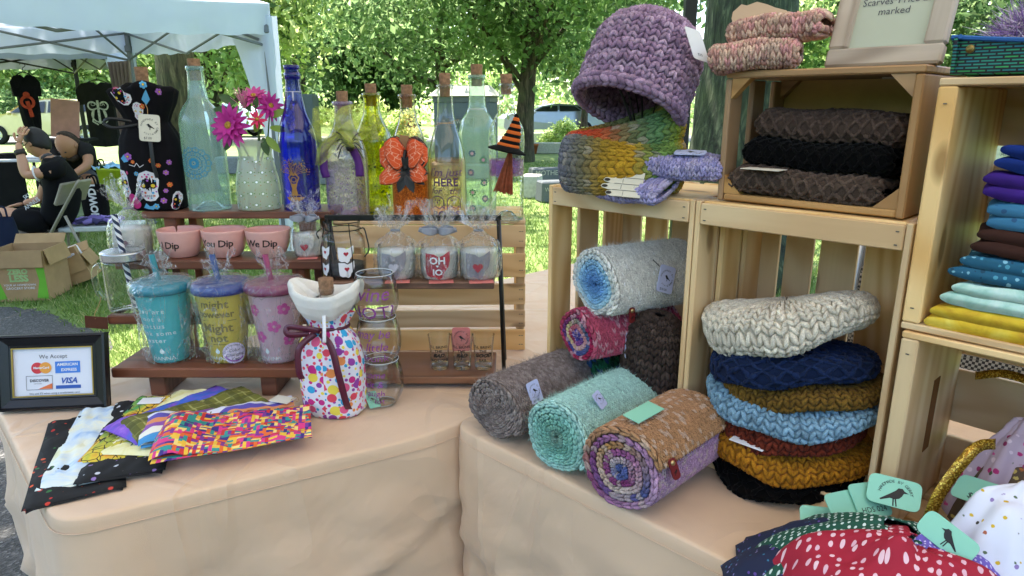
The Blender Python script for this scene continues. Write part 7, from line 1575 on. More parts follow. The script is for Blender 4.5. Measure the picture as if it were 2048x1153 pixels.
t, sf = roll('pale mint rolled scarf in the middle of the scarf row', rowv(.198, -.19, TZ + .066), AX, .21, .069, 6.0, grad([(0, '#8aa99a'), (.35, '#7fb8a4'), (.7, '#9ad0c0'), (1, '#b9dfd4')], .05), 34, 72, end=3.8, fz=9000, fl=.012)
hangtag(t, Vector((.06, -.04, .062)), (1, .2, .15), (-.3, .5, .8), .022, .03, LAV, None)
t, sf = roll('purple and tan rolled scarf with leather tag in front of the hat crate', rowv(.342, -.205, TZ + .071), AX, .195, .075, 5.4, grad([(0, '#54659e'), (.14, '#6a73a8'), (.2, '#c9b8b8'), (.3, '#8a3f72'), (.42, '#a0608c'), (.5, '#d3bfb4'), (.58, '#b98a52'), (.66, '#5a6296'), (.74, '#8c4f7e'), (.84, '#c29db8'), (.9, '#8e4c78'), (.93, '#b98a68'), (1, '#b3875e')], .06, 'u', .22, '#d8c2b0'), 32, 73, end=2.7, fz=2500)
leather_tag(t, (.016, -.079, .026), (.2, -.25, -.9), (.95, -.2, .2)); MB().box((.05, .0, .078), (.07, .03, .0012), rz=.2, M=Matrix.Rotation(.12, 3, 'X')).build('mint_tag', MINT, t)
AX2 = (math.cos(math.radians(28)), math.sin(math.radians(28)))
w0 = at(1192, 566, Y=1.215); r0_ = at(1158, 672, Y=1.215); g0 = at(1168, 738, Y=1.29)
roll('dark green rolled scarf squashed under the red one', (g0.x + .0, g0.y, TZ + .068), AX2, .17, .064, 3.6, heather(['#1f5a3c', '#2f7a52', '#2c4f78', '#1d3f30', '#3f6f4a']), 20, 76, end=-2.2, fz=600)
t, sf = roll('raspberry red rolled scarf with rainbow core beneath the white one', r0_, AX2, .2, .058, 5.2, grad([(0, '#5a50a0'), (.2, '#5f58a8'), (.3, '#b03a5c'), (.42, '#d8a0a0'), (.5, '#d8c28a'), (.58, '#5a6a8a'), (.66, '#4a4a90'), (.72, '#8a3a6a'), (.8, '#a8284f'), (1, '#c25a72')], .06, 'u', .2, '#e0b8c0'), 28, 75, end=3.7, fz=2000)
hangtag(t, Vector((.078, -.066, -.012)), (1, -.1, -.2), (.15, .2, 1), .036, .05, LAV, '$35.00'); hangtag(t, Vector((.07, -.075, -.075)), (1, -.2, .5), (-.4, .2, .8), .036, .044, LAV, None)
t, sf = roll('white rolled scarf with sky blue core on top of the rolled scarves', w0, AX2, .2, .071, 6.0, grad([(0, '#5f8fc8'), (.3, '#74a8dc'), (.5, '#8fc2e8'), (.68, '#b2daec'), (.78, '#e0e6e2'), (1, '#f2ede2')], .04), 34, 74, end=4.0, fz=9000, fl=.011)
hangtag(t, Vector((.1, -.078, .012)), (1, -.05, -.35), (.35, .2, 1), .036, .05, LAV, '$30.00'); leather_tag(t, (.035, -.066, -.05), (.1, .1, -1), (1, 0, .1), .03, .012); MB().tube([(.09, -.07, .036), (.08, -.062, .048)], .0008, 4).build('tag_loop', BLACKMETAL, t)
# ---- domes and slabs of thick knitting
def dome(rx, ry, rz, base, pw=2.3, warp=None):
    """closed flattened knitted shape; u round, v from rim underside to crown"""
    def S(u, v):
        th = 2 * PI * np.asarray(u); ph = -PI / 2 * .55 + (PI / 2 * 1.52) * np.asarray(v); c = np.abs(np.cos(ph)) ** (2 / pw); s = np.sign(np.sin(ph)) * np.abs(np.sin(ph)) ** (2 / pw)
        x, y, z = rx * c * np.cos(th), ry * c * np.sin(th), rz * s
        P = np.stack([x, y, z], 1); return P if warp is None else warp(P)
    return S
def beanie(label, c, rx, ry, rz, colfn, seed, tilt=(0, 0, 0), nu=44, nv=9, tagc=False):
    t = thing('knitted_hat', label, 'hat', c, rot=Euler((tilt[0], tilt[1], tilt[2] - RA)), group='stacked knitted hats in the crate')
    r = np.random.default_rng(seed); ph = r.uniform(0, 6.28, 3)
    def warp(P):
        P = P.copy(); a = np.arctan2(P[:, 1], P[:, 0]); k_ = np.clip(np.hypot(P[:, 0] / rx, P[:, 1] / ry), 0, 1) ** 2; P[:, 2] += (.006 * np.sin(2 * a + ph[0]) + .004 * np.sin(5 * a + ph[1])) * k_; P[:, :2] *= (1 + .03 * np.sin(3 * a + ph[2]))[:, None]; P[:, 2] *= 1.1 - .3 * P[:, 0] / rx; P[:, 2] += .004 * (P[:, 0] / rx) ** 2 - .01 * (P[:, 1] < 0) * (P[:, 1] / ry) ** 2; return P
    knit_ob('knitting', dome(rx, ry, rz, 0, 3.4, warp), nu, nv, colfn, t, fat=.4, high=.45, rings=3, seg=6, seed=seed, jit=.22, style='moss' if seed % 3 == 0 else 'v', fz=1200, fl=.006, lean=.6)
    return t
hs = .4755; HB = .07; HC = rowv(hs, HB, 0)
HATS = [('black knitted hat at the bottom of the stack', .020, .05, '#040405', .12, 81), ('golden mustard knitted hat second from the bottom', .058, .045, '#b5791f', .125, 82), ('rust red knitted hat in the middle of the stack', .096, .042, '#74301f', .125, 83), ('light blue knitted hat above the rust one', .133, .042, '#86a8bc', .13, 85), ('brown mustard knitted hat under the navy one', .168, .034, '#7a5a24', .122, 86), ('navy blue knitted hat under the cream one', .203, .048, '#1b2a4c', .125, 87)]
for i, (lab, z, hh, c, rx, sd_) in enumerate(HATS):
    q = rowv(hs + (.0, .004, -.004, .006, .018, -.004)[i], HB - (.0, .008, .004, .012, .0, .012)[i], TZ + .012 + z); beanie(lab, q, rx, .108, hh * .5, solid(c, .10), sd_, (-.03 * i * .3, -.03 * i, .2 * math.sin(i * 2)))
q = rowv(hs - .01, HB - .012, TZ + .012 + .262); t = beanie('cream white knitted hat with leather tag topping the stack', q, .13, .105, .032, solid('#e0d6c2', .06), 88, (-.12, -.34, .05), nu=42, nv=10)
leather_tag(t, (-.055, -.062, .029), (1, -.2, .0), (.15, .8, .25), .034, .013)
MB().box(rowv(.462, -.042, TZ + .098), (.055, .02, .0012), rz=-RA, b=.0004).build('white_tag', WHITE); tag(bpy.data.objects['white_tag'], 'white paper tag edge between rust and mustard hats', 'tag')
# chunky brown cabled hat in the scarf crate
q = at(1312, 722, Y=1.19); t = thing('knitted_hat', 'chunky dark brown knitted hat leaning inside the scarf crate', 'hat', (q.x, q.y, TZ + .125), rot=(.15, .12, -RA), group='brown knitted hats')
def wb(P): P = P.copy(); a = np.arctan2(P[:, 2], P[:, 0]); P *= (1 + .03 * np.sin(3 * a))[:, None]; return P
Sb = lambda u, v: np.stack([.068 * np.sin(PI * (.04 + .92 * np.asarray(v))) ** .8 * np.cos(2 * PI * np.asarray(u)) , .05 * np.sin(PI * (.04 + .92 * np.asarray(v))) ** .8 * np.sin(2 * PI * np.asarray(u)), -.118 * np.cos(PI * (.04 + .92 * np.asarray(v)))], 1)
knit_ob('knitting', Sb, 26, 22, heather(['#4a3c36', '#54453e', '#41342e'], .06), t, fat=.5, high=.5, seed=90, fz=900); leather_tag(t, (-.02, -.055, -.08), (1, 0, .1), (0, -.3, 1), .036, .016)
# ---- purple hat on its wire stand
hc = at(1288, 128, Y=1.2); axv = Vector((.36, .30, .88)).normalized(); ee = axv.to_track_quat('Z', 'Y').to_euler(); t = thing('knitted_hat', 'big chunky mauve knitted hat displayed on a wire stand', 'hat', hc, rot=ee)
HR = .089; r_ = np.random.default_rng(91)
def Sh(u, v):
    u, v = np.asarray(u), np.asarray(v); th = 2 * PI * u; z = -.075 + .163 * v; f = np.where(v < .55, .97 + .05 * np.sin(PI * v / .55), np.cos(np.clip((v - .55) / .45, 0, 1) * PI / 2 * .94) ** .62 * 1.0)
    rad = HR * f * (1 + .022 * np.sin(2 * PI * 7 * v - 5 * th * .2) * (v < .97)); return np.stack([rad * np.cos(th) * 1.04, rad * np.sin(th) * .98, z * (1 + .03 * np.sin(2 * th))], 1)
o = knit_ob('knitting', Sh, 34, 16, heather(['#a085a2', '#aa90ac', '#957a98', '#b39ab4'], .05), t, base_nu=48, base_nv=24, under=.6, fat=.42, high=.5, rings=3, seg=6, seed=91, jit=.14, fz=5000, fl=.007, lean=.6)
knit_ob('rim', lambda u, v: np.stack([(HR * .985 + .009 * np.cos(2 * PI * np.asarray(u))) * np.cos(2 * PI * np.asarray(v)) * 1.04, (HR * .985 + .009 * np.cos(2 * PI * np.asarray(u))) * np.sin(2 * PI * np.asarray(v)) * .98, -.075 + .009 * np.sin(2 * PI * np.asarray(u))], 1), 3, 44, heather(['#a085a2', '#aa90ac', '#957a98'], .05), t, 10, 60, fat=.5, high=.5, rings=3, seg=6, seed=92)
knit_ob('shaded_inner_side', lambda u, v: Sh(1 - np.asarray(u), .02 + .9 * np.asarray(v)) * np.array([.93, .93, .98]), 26, 12, heather(['#7d617f', '#876b89'], .05), t, 40, 20, fat=.5, high=.4, seed=93)  # same yarn in darker tones, the shade inside the hat put into colour
leather_tag(t, (.065, -.072, -.053), (.3, .1, -1), (.8, .5, .1), .03, .02)
q = bpy.data.objects.new('tag_frame', None); COL.objects.link(q); q.parent = t; tc = ee.to_matrix().inverted(); lc = lambda v: tc @ Vector(v)
bpy.data.objects.remove(q); tw = at(1394, 90, Y=1.10) - Vector(hc); hangtag(t, tc @ tw, tc @ Vector((.95, .1, -.28)), tc @ Vector((-.36, .0, .93)), .027, .05, WHITE, '$25', big=False)
sb = Vector((at(1288, 246, Y=1.21).x, 1.21, TZ + CHh + .004)); st = thing('wire_hat_stand', 'black wire hat stand inside the mauve hat', 'hat stand', sb); top = Vector(hc) + axv * .05 - sb
for k in range(9):
    a = 2 * PI * k / 9; e = Vector(hc) - sb + (ee.to_matrix() @ Vector((HR * .86 * math.cos(a), HR * .86 * math.sin(a), .005))); MB().tube(spline([(0, 0, .06), Vector((0, 0, .06)).lerp(e, .5) + Vector((0, 0, .008)), e, e.lerp(top, .6) + axv * .02, top + axv * .02], 4), .0016, 5).build('wire', BLACKMETAL, st)
MB().tube([(0, 0, 0), (0, 0, .065)], .004, 8).build('stem', BLACKMETAL, st); MB().lathe([(0, .004), (.05, .003), (.05, 0), (0, 0)], 24).build('base', BLACKMETAL, st)
# ---- rainbow cowl round the stand foot
CT = TZ + CHh + .003
cc = at(1245, 345, z=CT + .035); t = thing('knitted_cowl', 'rainbow striped thick knitted cowl on the scarf crate', 'cowl', (cc.x, cc.y + .02, CT), -.35)
rb = grad([(0, '#c99a2c'), (.08, '#b8862c'), (.18, '#c8502c'), (.3, '#8a5a4a'), (.42, '#6f6a78'), (.5, '#737684'), (.6, '#75767e'), (.67, '#7a7458'), (.73, '#a8862f'), (.79, '#c99a2c'), (.85, '#6a8a50'), (.93, '#7f9a48'), (1, '#c99a2c')], .10, 'v', .10, '#a8a090')
def cowlS(rx, ry, hgt, wid, tiltx, zc, amp=0.0, ph=0.0):
    def S(u, v):
        u, v = np.asarray(u), np.asarray(v); a = 2 * PI * v; c = 2 * PI * u; k = np.sign(np.cos(c)) * np.abs(np.cos(c)) ** .75; s = np.sign(np.sin(c)) * np.abs(np.sin(c)) ** .75
        rad = wid * k; x, y = (rx + rad) * np.cos(a), (ry + rad) * np.sin(a); z = zc + hgt * s * (1 + .12 * np.sin(2 * a + ph)) + tiltx * x + amp * np.sin(a * 1 + ph)
        return np.stack([x, y, np.maximum(z, .001)], 1)
    return S
knit_ob('band', cowlS(.09, .058, .046, .020, 0, .047), 20, 46, rb, t, 24, 60, fat=.5, high=.5, rings=3, seg=6, seed=95, fz=900)
rb2 = grad([(0, '#c9a02c'), (.15, '#6a8a58'), (.3, '#7a7a50'), (.42, '#c98a2c'), (.52, '#d8642c'), (.62, '#d0402c'), (.7, '#c8502c'), (.78, '#7a7450'), (.86, '#5f8a5f'), (.94, '#8a9a3a'), (1, '#c9a02c')], .10, 'v', .08, '#a8a090')
knit_ob('upper_band', cowlS(.085, .048, .03, .020, .16, .092, .012, 1.0), 14, 42, rb2, t, 20, 60, fat=.5, high=.5, rings=3, seg=6, seed=96, fz=700)
# ---- slabs: mitts and folded cowls
def slabS(L_, W_, Hh, bend=0.0, wave=.0, ph=0.0):
    def S(u, v):
        u, v = np.asarray(u), np.asarray(v); c = 2 * PI * v; k = np.sign(np.cos(c)) * np.abs(np.cos(c)) ** .55; s = np.sign(np.sin(c)) * np.abs(np.sin(c)) ** .7; e = np.clip(np.minimum(u, 1 - u) / .07, 0, 1) ** .5
        x = (u - .5) * L_; y = W_ / 2 * k * (.82 + .18 * e); z = Hh / 2 * s * (.3 + .7 * e) + bend * x * x + wave * np.sin(9 * u + ph + 2 * k)
        return np.stack([x, y, z], 1)
    return S
def slab(name, label, cat, c, rot, L_, W_, Hh, nu, nv, colfn, seed, group, style='v', **k):
    t = thing(name, label, cat, c, rot=rot, group=group); knit_ob('knitting', slabS(L_, W_, Hh, wave=.002, ph=seed, bend=k.pop('bend', 0)), nu, nv, colfn, t, 30, 24, fat=.5, high=.55, rings=3, seg=6, seed=seed, style=style, jit=.18, **k); return t
def bl(x, y, z): return tb.matrix_world @ Vector((x, y, z))
bpy.context.view_layer.update()
for i, (lab, z, c, hh, st_, L_) in enumerate((('lower dark brown folded cowl in the small crate', .031, '#5c4c42', .042, 'moss', .225), ('black folded cowl between the two brown ones', .073, '#040405', .042, 'moss', .215), ('upper dark brown folded cowl in the small crate', .114, '#584840', .046, 'moss', .215))):
    q = bl(bw / 2 - .012 + .008 * i, .062 + .016 * i, z); slab('folded_cowl', lab, 'cowl', q, (0, .03, ba), L_, .12, hh, 24, 16, solid(c, .12), 101 + i, 'dark cowls in the small crate', st_, fz=500)
MB().box(bl(.075, -.002, .0535), (.06, .03, .0012), rz=ba, b=.0004).build('paper_tag', CREAM); tag(bpy.data.objects['paper_tag'], 'cream paper tag tucked under the black cowl', 'tag')
PINKY = heather(['#cfae9c', '#d8baa8', '#c99a90', '#d3b4a0', '#b9938a', '#d8a0a0'], .07)
q = bl(.035, .02, BH + .0215); slab('knitted_mitts', 'lower cream and pink knitted mitt on the small crate corner', 'mitts', q, (0, -.05, ba + .35), .125, .09, .04, 15, 14, PINKY, 111, 'pink knitted mitts', fz=400)
q = bl(.055, .05, BH + .060); t = slab('knitted_mitts', 'upper cream and pink knitted mitt with scalloped kraft card', 'mitts', q, (0, -.05, ba + .1), .135, .085, .036, 15, 14, PINKY, 112, 'pink knitted mitts', fz=400)
f = Flat().poly([(-.05, -.004), (.05, -.012), (.03, .006), (.012, .014), (-.002, .022), (-.02, .03), (-.035, .026), (-.045, .03), (-.056, .018), (-.055, .006)]); o = f.onto('kraft_card', Splane((-.012, -.03, .016), (1, -.1, 0), (0, .5, .8)), M('kraft_card', '#b99f86', .8, var=.06), t); sm = o.modifiers.new('s', 'SOLIDIFY'); sm.thickness = .001
LAVY = heather(['#a6a0cf', '#b3acd8', '#9c98c4', '#b8b0d0'], .06)
q = rowv(.268, .03, 0); slab('knitted_mitts', 'upper lavender knitted mitt with crow tag on the scarf crate edge', 'mitts', (q.x, q.y, CT + .052), (.12, .06, -.45), .145, .09, .034, 18, 16, LAVY, 121, 'lavender mitts', fz=900)
q = rowv(.212, -.012, 0); t = slab('knitted_mitts', 'lower lavender knitted mitt with hand shaped card draped over the crate edge', 'mitts', (q.x, q.y, CT + .016), (.35, .0, -.78), .12, .09, .03, 15, 14, LAVY, 122, 'lavender mitts', fz=900)
def handcard(label, c, rot):
    h = thing('hand_card', label, 'card', c, rot=rot, group='hand shaped display cards'); CRM = M('card_cream', '#c9c4b2', .7, var=.05)
    for k in range(4):
        f = Flat(); L_ = (.058, .068, .066, .052)[k]; y = (k - 1.5) * .0125; f.poly([(0, y - .006), (-L_ * .8, y - .006), (-L_ * .96, y - .003), (-L_, y), (-L_ * .96, y + .004), (-L_ * .8, y + .0062), (0, y + .0062)]); o = f.onto('finger', Splane((0, 0, 0), (1, 0, 0), (0, 1, 0)), CRM, h, .0); sm = o.modifiers.new('s', 'SOLIDIFY'); sm.thickness = .001
        Flat().disc(-L_ * .9, y, .005, .003).line([(-L_ * .5, y - .004), (-L_ * .5, y + .004)], .0006).line([(-L_ * .7, y - .0063), (0, y - .0063)], .0008).onto('nail', Splane((0, 0, 0), (1, 0, 0), (0, 1, 0)), INK, o, .0016)
handcard('hand shaped cream card with black nails poking from the lower lavender mitt', rowv(.245, -.045, CT + .02), (.85, .05, -.35)); 
q = rowv(.29, .02, 0); h = thing('crow_tag', 'lavender crow tag lying on the upper lavender mitt', 'tag', (q.x, q.y, CT + .073), -.4); hangtag(h, (0, 0, 0), (1, 0, 0), (0, 1, .15), .05, .032, LAV, None, 'card')
# ---- weathered sign frame
bot = BH + .001; pa, pb = bl(.128, .05, bot), bl(bw + .005, .04, bot); wd = (pb - pa).length; t = thing('sign_frame', 'weathered wood framed price sign reading Scarves Price as marked on the small crate', 'sign', ((pa + pb) / 2), rot=(math.radians(-16), 0, math.atan2(pb.y - pa.y, pb.x - pa.x)))
WEA = pine('weathered_wood', hx('#c4b6a6'), hx('#6e5a4a'), knots=False, rough=.8); hh = wd * 1.25; th = .026
plank('frame_bar', t, (0, 0, th / 2), (wd, .016, th), WEA, b=.003); plank('frame_bar', t, (0, 0, hh - th / 2), (wd, .016, th), WEA, b=.003)
for s in (-1, 1): plank('frame_bar', t, (s * (wd / 2 - th / 2), 0, hh / 2), (hh - 2 * th, th, .016), WEA, rot=(PI / 2, 0, PI / 2) if False else Matrix(((0, 1, 0), (0, 0, 1), (1, 0, 0))).to_euler(), b=.003)
MB().box((0, .003, hh / 2), (wd - 2 * th, .002, hh - 2 * th)).build('paper', M('paper_sage', '#b3b8a6', .6, var=.04), t); Flat().text('Scarves*Price as', .0135, 0, hh * .5 - .008).text('marked', .0135, 0, hh * .5 - .022).text('Cowls & Hats', .0135, 0, hh * .5 + .008).onto('lettering', Splane((0, .0018, 0)), M('ink_grey', '#4a4b55'), t, .0005)
MB().box((0, .045, hh * .36), (.05, .003, hh * .72), M=Matrix.Rotation(math.radians(28), 3, 'X')).build('easel_back', WEA, t)
# ---- folded fabrics in the upper right crate
def rc(x, y, z, up=True): a = -RA - .04; o = Vector(rowpt(.638, -.010, TZ + .3215)) if up else Vector(rowpt(.642, -.014, TZ + .002)); return o + Matrix.Rotation(a, 3, 'Z') @ Vector((x, y, z))
FABR = [('yellow tie dye folded fabric at the bottom of the right crate', '#c9a51f', m_water('fab_yellow', ['#b8891a', '#d8b526', '#e6d25a'], 24, coord='Object')), ('pale mint striped folded fabric', '', m_water('fab_mint', ['#8fc2b4', '#b5dacd', '#d3e6de'], 40, coord='Object')), ('teal leaf print folded fabric', '', m_floral('fab_teal', '#175a78', ['#4f9ab5', '#0f3f58', '#7fb5c8'], 120, .4)), ('chocolate brown folded fabric', '', M('fab_brown', '#3a231d', .85, var=.15)), ('blue damask folded fabric', '', m_floral('fab_damask', '#2f6f96', ['#a8c8da', '#5f9ab8', '#1f4f78'], 90, .36)), ('violet folded fabric', '', M('fab_violet', '#3c2178', .8, var=.2, vs_=30)), ('royal blue folded fabric', '', M('fab_royal', '#17307a', .8, var=.25, vs_=30))]
def foldcloth(label, c, rz, L_, W_, Hh, mat, seed, tilt=(0, 0)):
    t = thing('folded_fabric', label, 'fabric', c, rot=Euler((tilt[0], tilt[1], rz)), group='fabrics folded in the right crate'); n = 2
    for k in range(n):
        z0 = k * Hh / n; hh = Hh / n * 1.02
        def S(u, v, z0=z0, hh=hh, k=k):
            c, s = np.cos(2 * PI * v), np.sin(2 * PI * v); x = np.sign(c) * np.abs(c) ** .22 * L_ / 2 * (1 - .03 * k) + .008 * np.sin(5 * u + seed + k); y = (u - .5) * W_
            return np.stack([x, y, z0 + hh / 2 + hh / 2 * np.sign(s) * np.abs(s) ** .8 + .005 * vnoise(np.stack([x * 22, y * 14, 0 * x], 1), seed)], 1)
        P, F, uv = sheet(S, 14, 40); ob('fold', mesh(P, F + [tuple(range(39)), tuple(range(13 * 40 + 38, 13 * 40 - 1, -1))], True, uv=uv), mat, t)
    return t
z = .0105
for i, (lab, _, mm) in enumerate(FABR): hgt = .031; foldcloth(lab + (' in the right crate stack' if 'crate' not in lab else ''), rc(.022 + .135 + .006 * math.sin(i * 2.1) + .007 * i, .1, z), -RA - .04, .25, .19, hgt, mm, 130 + i, (0, .015 * i)); z += hgt + .0008
m_rb = m_dots('fab_heart_rainbow', '#0b0b0f', ['#c8303a', '#d8892c', '#d8c83a', '#3f9a4a', '#2f5fb8', '#7a3fa0'], 70, .3, .42, 'Object', rnd=.5)
foldcloth('black fabric with rainbow sunglasses print in the right crate', rc(.20, .10, z + .004), -RA - .1, .2, .16, .028, m_rb, 140, (0, -.06)); foldcloth('black fabric with colourful edge on top of the right crate stack', rc(.225, .115, z + .036), -RA + .1, .17, .15, .03, m_floral('fab_black_top', '#0a0a0d', ['#c9cbd6', '#3f9a8a', '#c84a7a', '#0a0a0d', '#0a0a0d'], 80, .3), 141, (0, -.32))
# ---- fabric tray with fringe yarn on the right crate
q = rc(.14, .10, .3195); t = thing('fabric_tray', 'teal and green dotted fabric tray with snap corners on the right crate', 'tray', q, -RA - .04)
def m_dash():
    m_ = NT('tray_dashes'); v = m_.coord(); w_ = m_.map(v, (70, 70, 150)); fl = m_.n('TexBrick'); m_.l(m_.map(v, (1, 1, 1), (PI / 2, 0, 0)), fl.inputs['Vector']); fl.inputs['Scale'].default_value = 60; fl.inputs['Mortar Size'].default_value = .09; fl.inputs['Mortar'].default_value = (.01, .012, .02, 1); fl.inputs['Color1'].default_value = (*hx('#1f7a8a'), 1); fl.inputs['Color2'].default_value = (*hx('#2f9a5a'), 1); fl.inputs['Brick Width'].default_value = .9; fl.inputs['Row Height'].default_value = .22; fl.inputs['Mortar Smooth'].default_value = .6; m_.base(fl.outputs[0]); m_.set(Roughness=.8); return m_.m
DASH = m_dash(); MB().box((0, 0, .003), (.24, .15, .005)).build('bottom', DASH, t)
for (dx, dy, L_, rz_) in ((0, -.085, .26, 0), (0, .085, .26, 0), (-.13, 0, .17, PI / 2), (.13, 0, .17, PI / 2)):
    V, F, uv = sheet(lambda u, v: np.stack([(u - .5) * L_ * (1 + .06 * v), 0 * u + .002 * np.sin(8 * u), .002 + .042 * v * (1 - .25 * np.sin(PI * u))], 1), 16, 6, .004); o = ob('tray_wall', mesh(V, F, True), DASH, t, (dx, dy, 0), (0, 0, rz_)); MB().tube([((k / 15 - .5) * L_ * 1.06, -.002, .045 - .0105 * math.sin(PI * k / 15)) for k in range(16)], .0028, 6).build('binding', M('tray_binding', '#2f5fa0', .7), o)
for s in (-1, 1): MB().lathe([(0, .003), (.0045, .002), (.005, 0), (0, 0)], 16).build('snap', M('snap_bronze', '#7a6a3a', .35, .7), t, True, loc=(s * .115, -.092, .03), rot=(PI / 2, 0, 0))
r2 = np.random.default_rng(5); 
for i, (lab, cx, cy, R_, cs) in enumerate((('lilac fringed yarn scrubber in the fabric tray', -.06, .0, .06, ['#a98fc0', '#c8b0d8', '#8f6fb0', '#d8d0e0']), ('aqua fringed yarn scrubber in the fabric tray', .06, .0, .065, ['#9fcfd0', '#b8dede', '#8fbfc8', '#d8e6e6']))):
    n = 5200; d = r2.normal(size=(n, 3)); d /= np.linalg.norm(d, axis=1)[:, None]; d[:, 2] = np.abs(d[:, 2]); P = d * np.array([R_, R_ * .9, R_ * .8]) * r2.uniform(.5, 1.0, n)[:, None]; e = d + r2.normal(size=(n, 3)) * .9; e[:, 2] -= .2; tt = np.cross(d, r2.normal(size=(n, 3))); tt /= np.linalg.norm(tt, axis=1)[:, None]; V = np.stack([P - tt * .0009, P + tt * .0009, P + e * .014], 1).reshape(-1, 3); C = np.array([hx(c) for c in cs])[r2.integers(0, len(cs), n)]
    V[:, 2] = np.maximum(V[:, 2], -.02); o = ob('yarn_scrubber', bigmesh(V, np.arange(3 * n).reshape(-1, 3), np.repeat(C, 3, 0)), YARN, loc=t.location + Matrix.Rotation(-RA - .04, 3, 'Z') @ Vector((cx, cy, .03))); tag(o, lab, 'scrubber', 'yarn scrubbers in the tray')
q = rc(.19, .08, .395); h = thing('crow_card', 'cream card with black crow standing in the fabric tray', 'card', q, -RA); hangtag(h, (0, 0, 0), (1, 0, 0), (0, .25, 1), .05, .06, CREAM, None, 'card')
# ---- floral headbands in the lower right crate
def drape(name, label, cat, c, rx, ry, h, a0, a1, v0, v1, mat, seed, thick=.0016, group=None, rz=0.0, wob=.028, uvs=.25, tilt=None, nfold=9):
    """cloth draped over a heap: a sector of a soft dome between angles a0..a1, from v0 (crown) to v1 (foot)"""
    t = thing(name, label, cat, c, rz, group=group, rot=tilt); r = np.random.default_rng(seed); ph = r.uniform(0, 6.28, 3)
    def S(u, v):
        a = a0 + (a1 - a0) * u; q = v0 + (v1 - v0) * v; k = 1 + wob * 4 * q * np.sin(nfold * a + ph[0]) * .6 + wob * 2 * np.sin(2.3 * nfold * a + ph[1]) * q
        return np.stack([rx * q * k * np.cos(a), ry * q * k * np.sin(a), h * (1 - q ** 2.2) + wob * .4 * np.sin(nfold * a + ph[2]) * q + wob * .5 * vnoise(np.stack([u * 4, v * 4, 0 * u], 1), seed)], 1)
    P, F, uv = sheet(S, 60, 24, thick); ob('cloth', mesh(P, F, True, uv=np.stack([P[:, 0], P[:, 1] * 1.15 - P[:, 2] * .5], 1)), mat, t); return t
GLT = mglitter('gold_glitter', hx('#a8791a'), hx('#f0cf5a'))
m_wfl = m_floral('band_white_floral', '#dcdce8', ['#d0ac24', '#3a3226', '#d0ac24', '#5a6a4a', '#8f78b0', '#a85a3a'], 85, .3); m_pfl = m_floral('band_pink_floral', '#b8a0ac', ['#b02a6a', '#8f2a5a', '#d8c0c8', '#4a5a3a', '#c84a8a'], 80, .4); m_bfl = m_floral('band_lilac_floral', '#9a98c0', ['#5a5aa0', '#c0b8d8', '#7a6aa8', '#4f6a8a'], 80, .4); m_brf = m_floral('band_brown_floral', '#5a4632', ['#8a7a3a', '#a8622c', '#3f4a26', '#c0a85a'], 90, .4)
drape('headband', 'white headband with yellow sunflower print at the front of the lower crate', 'headband', rc(.17, -.035, .0, False), .135, .115, .185, PI * .95, PI * 2.05, .12, 1.0, m_wfl, 151, nfold=6, group='floral headbands in the lower crate')
drape('headband', 'pink floral headband behind the white sunflower one', 'headband', rc(.14, .12, .0, False), .1, .09, .2, PI * .9, PI * 2.0, .1, .9, m_pfl, 152, group='floral headbands in the lower crate')
drape('headband', 'brown floral headband at the back of the lower crate', 'headband', rc(.17, .13, .0, False), .12, .09, .2, PI * .9, PI * 2.0, .1, .9, m_brf, 153, group='floral headbands in the lower crate')
drape('headband', 'lilac floral headband at the right end of the lower crate', 'headband', rc(.27, .1, .0, False), .11, .1, .23, PI * .9, PI * 2.1, .1, .95, m_bfl, 154, group='floral headbands in the lower crate')
gs = thing('gold_strap', 'gold glitter elastic strap standing up in front of the floral headbands', 'strap', rc(.0, .0, .0, False), -RA); ribbon(gs, [(.072, -.04, .07), (.078, -.03, .12), (.095, -.01, .17), (.105, .01, .185), (.118, .03, .185)], .014, GLT, 'strap', (0.3, -1, .2))
gs = thing('gold_strap', 'gold glitter elastic strap arching at the back of the lower crate', 'strap', rc(.0, .0, .0, False), -RA); ribbon(gs, [(.06, .19, .215), (.1, .17, .235), (.15, .14, .235), (.2, .11, .225), (.25, .09, .2)], .012, GLT, 'strap', (0, -1, .6))
q = rc(.11, .03, .115, False); h = thing('mint_card', 'mint tag lying against the brown floral headband', 'tag', q, -RA - .3); hangtag(h, (0, 0, 0), (1, .1, .1), (0, .6, .6), .055, .035, MINT, '$17', 'card', big=False)
# ---- polka dot headbands heaped in front
m_red = m_dots('red_polka', '#9c0f2c', ['#d8a8b4', '#e0b8c0'], 85, .2, .24, rnd=.55); m_grn = m_dots('green_polka', '#0f4a38', ['#c9d8d0'], 130, .2, .24, rnd=.3); m_pur = m_dots('purple_polka', '#6a58b0', ['#c8c0e0'], 200, .2, .24, rnd=.2); m_nav = m_floral('navy_floral', '#141c3a', ['#2f6a8a', '#5a3f8a', '#1f3f6a', '#8a7fb0'], 130, .36)
hp = at(1795, 1100, Y=.70); base = Vector((hp.x - .005, hp.y - .02, TZ + .003)); RZ = -.5
drape('headband', 'navy floral headband at the bottom of the polka dot heap', 'headband', base + Vector((-.015, .03, 0)), .17, .135, .10, .0, 2 * PI, .1, 1.0, m_nav, 161, wob=.014, group='polka dot headbands', rz=RZ)
drape('headband', 'green headband with white polka dots behind the red one', 'headband', base + Vector((.0, .015, .004)), .175, .125, .118, .0, 2 * PI, .1, 1.0, m_grn, 162, wob=.014, group='polka dot headbands', rz=RZ)
drape('headband', 'purple headband with tiny dots under the red one', 'headband', base + Vector((.025, .0, .004)), .15, .115, .122, -2.2, 1.5, .1, 1.05, m_pur, 163, wob=.014, group='polka dot headbands', rz=RZ)
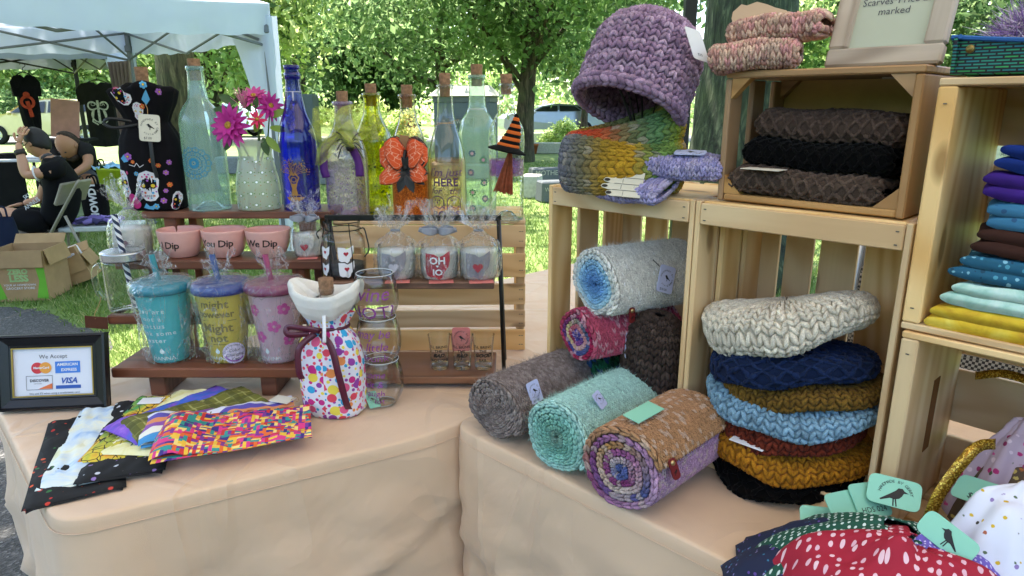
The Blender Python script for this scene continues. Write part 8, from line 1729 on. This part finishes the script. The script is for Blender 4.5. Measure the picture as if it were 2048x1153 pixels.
drape('headband', 'red headband with white polka dots on top of the heap', 'headband', base + Vector((.0, -.02, .004)), .175, .125, .125, 1.7, 6.1, .06, 1.05, m_red, 164, group='polka dot headbands', rz=RZ, wob=.022, nfold=6)
for i, (x, y, Y, rz_, lab, pr_, big) in enumerate(((1640, 1048, .80, .1, 'mint price tag with safety pin leftmost on the table', 'HDS 027', False), (1692, 1018, .79, .6, 'mint price tag second from the left on the heap', 'HDS 022', False), (1740, 1000, .80, .5, 'mint price tag third from the left on the heap', 'HDS 024', False), (1788, 985, .79, -.25, 'mint price tag with black crow emblem beside the crate', '$17.00', True))):
    q = at(x, y, Y=Y); h = thing('price_tag', lab, 'tag', q, rot=(.75, 0, rz_ - .3), group='mint price tags'); hangtag(h, (0, 0, 0), (1, 0, 0), (0, 1, 0), .062 if big else .05, .04 if big else .046, MINT, None if big else pr_, 'card', big=False)
    if big: f = Flat(); crow(f, .004, -.004, .026, -1); f.arc_text('HANDMADE BY GERRY', .0055, .002, -.004, .017, PI * .95, .17); f.onto('emblem', Splane((0, 0, 0), (1, 0, 0), (0, 1, 0)), INK, h, .0012)
    if i == 0: MB().tube(spline([(.01, -.004, .0015), (.03, -.002, .003), (.036, .003, .003), (.012, .004, .002)], 4), .0007, 5).build('safety_pin', M('pin_steel', (.3, .3, .3), .3, .9), h)
q = at(1895, 1075, Y=.66); h = thing('price_tag', 'dark mint tag tucked into the red polka dot headband', 'tag', q, rot=(1.0, .3, -1.0), group='mint price tags'); hangtag(h, (0, 0, 0), (1, 0, 0), (0, 1, 0), .06, .03, MINT, None, 'card', big=False); f = Flat(); crow(f, 0, 0, .02); f.onto('emblem', Splane((0, 0, 0), (1, 0, 0), (0, 1, 0)), INK, h, .0012)
# heights of the goods on the left were measured on the tilted photograph: settle them to their true proportion
KZ = .94
for o in list(COL.objects):
    if o.parent is None and o.type == 'EMPTY':
        st_ = o.name.split('.')[0]
        if st_ in ('glass_bottle', 'bottle_bag', 'flower_vase', 'tumbler', 'mason_jar_mug', 'jar_candle', 'jar_lantern', 'dip_bowl', 'shot_glass', 'stemless_glass', 'silk_greenery'):
            if st_ == 'stemless_glass': o.location.z = TZ + .0008 + (o.location.z - TZ - .0008) * KZ
            o.scale.z = KZ
        elif st_ in ('witch_hat', 'toy_broom', 'spider'): o.location.z = KTOP + (o.location.z - KTOP) * KZ
        elif st_ == 'silk_flower': o.location.z = T4Z + (o.location.z - T4Z) * KZ
bpy.context.view_layer.update()
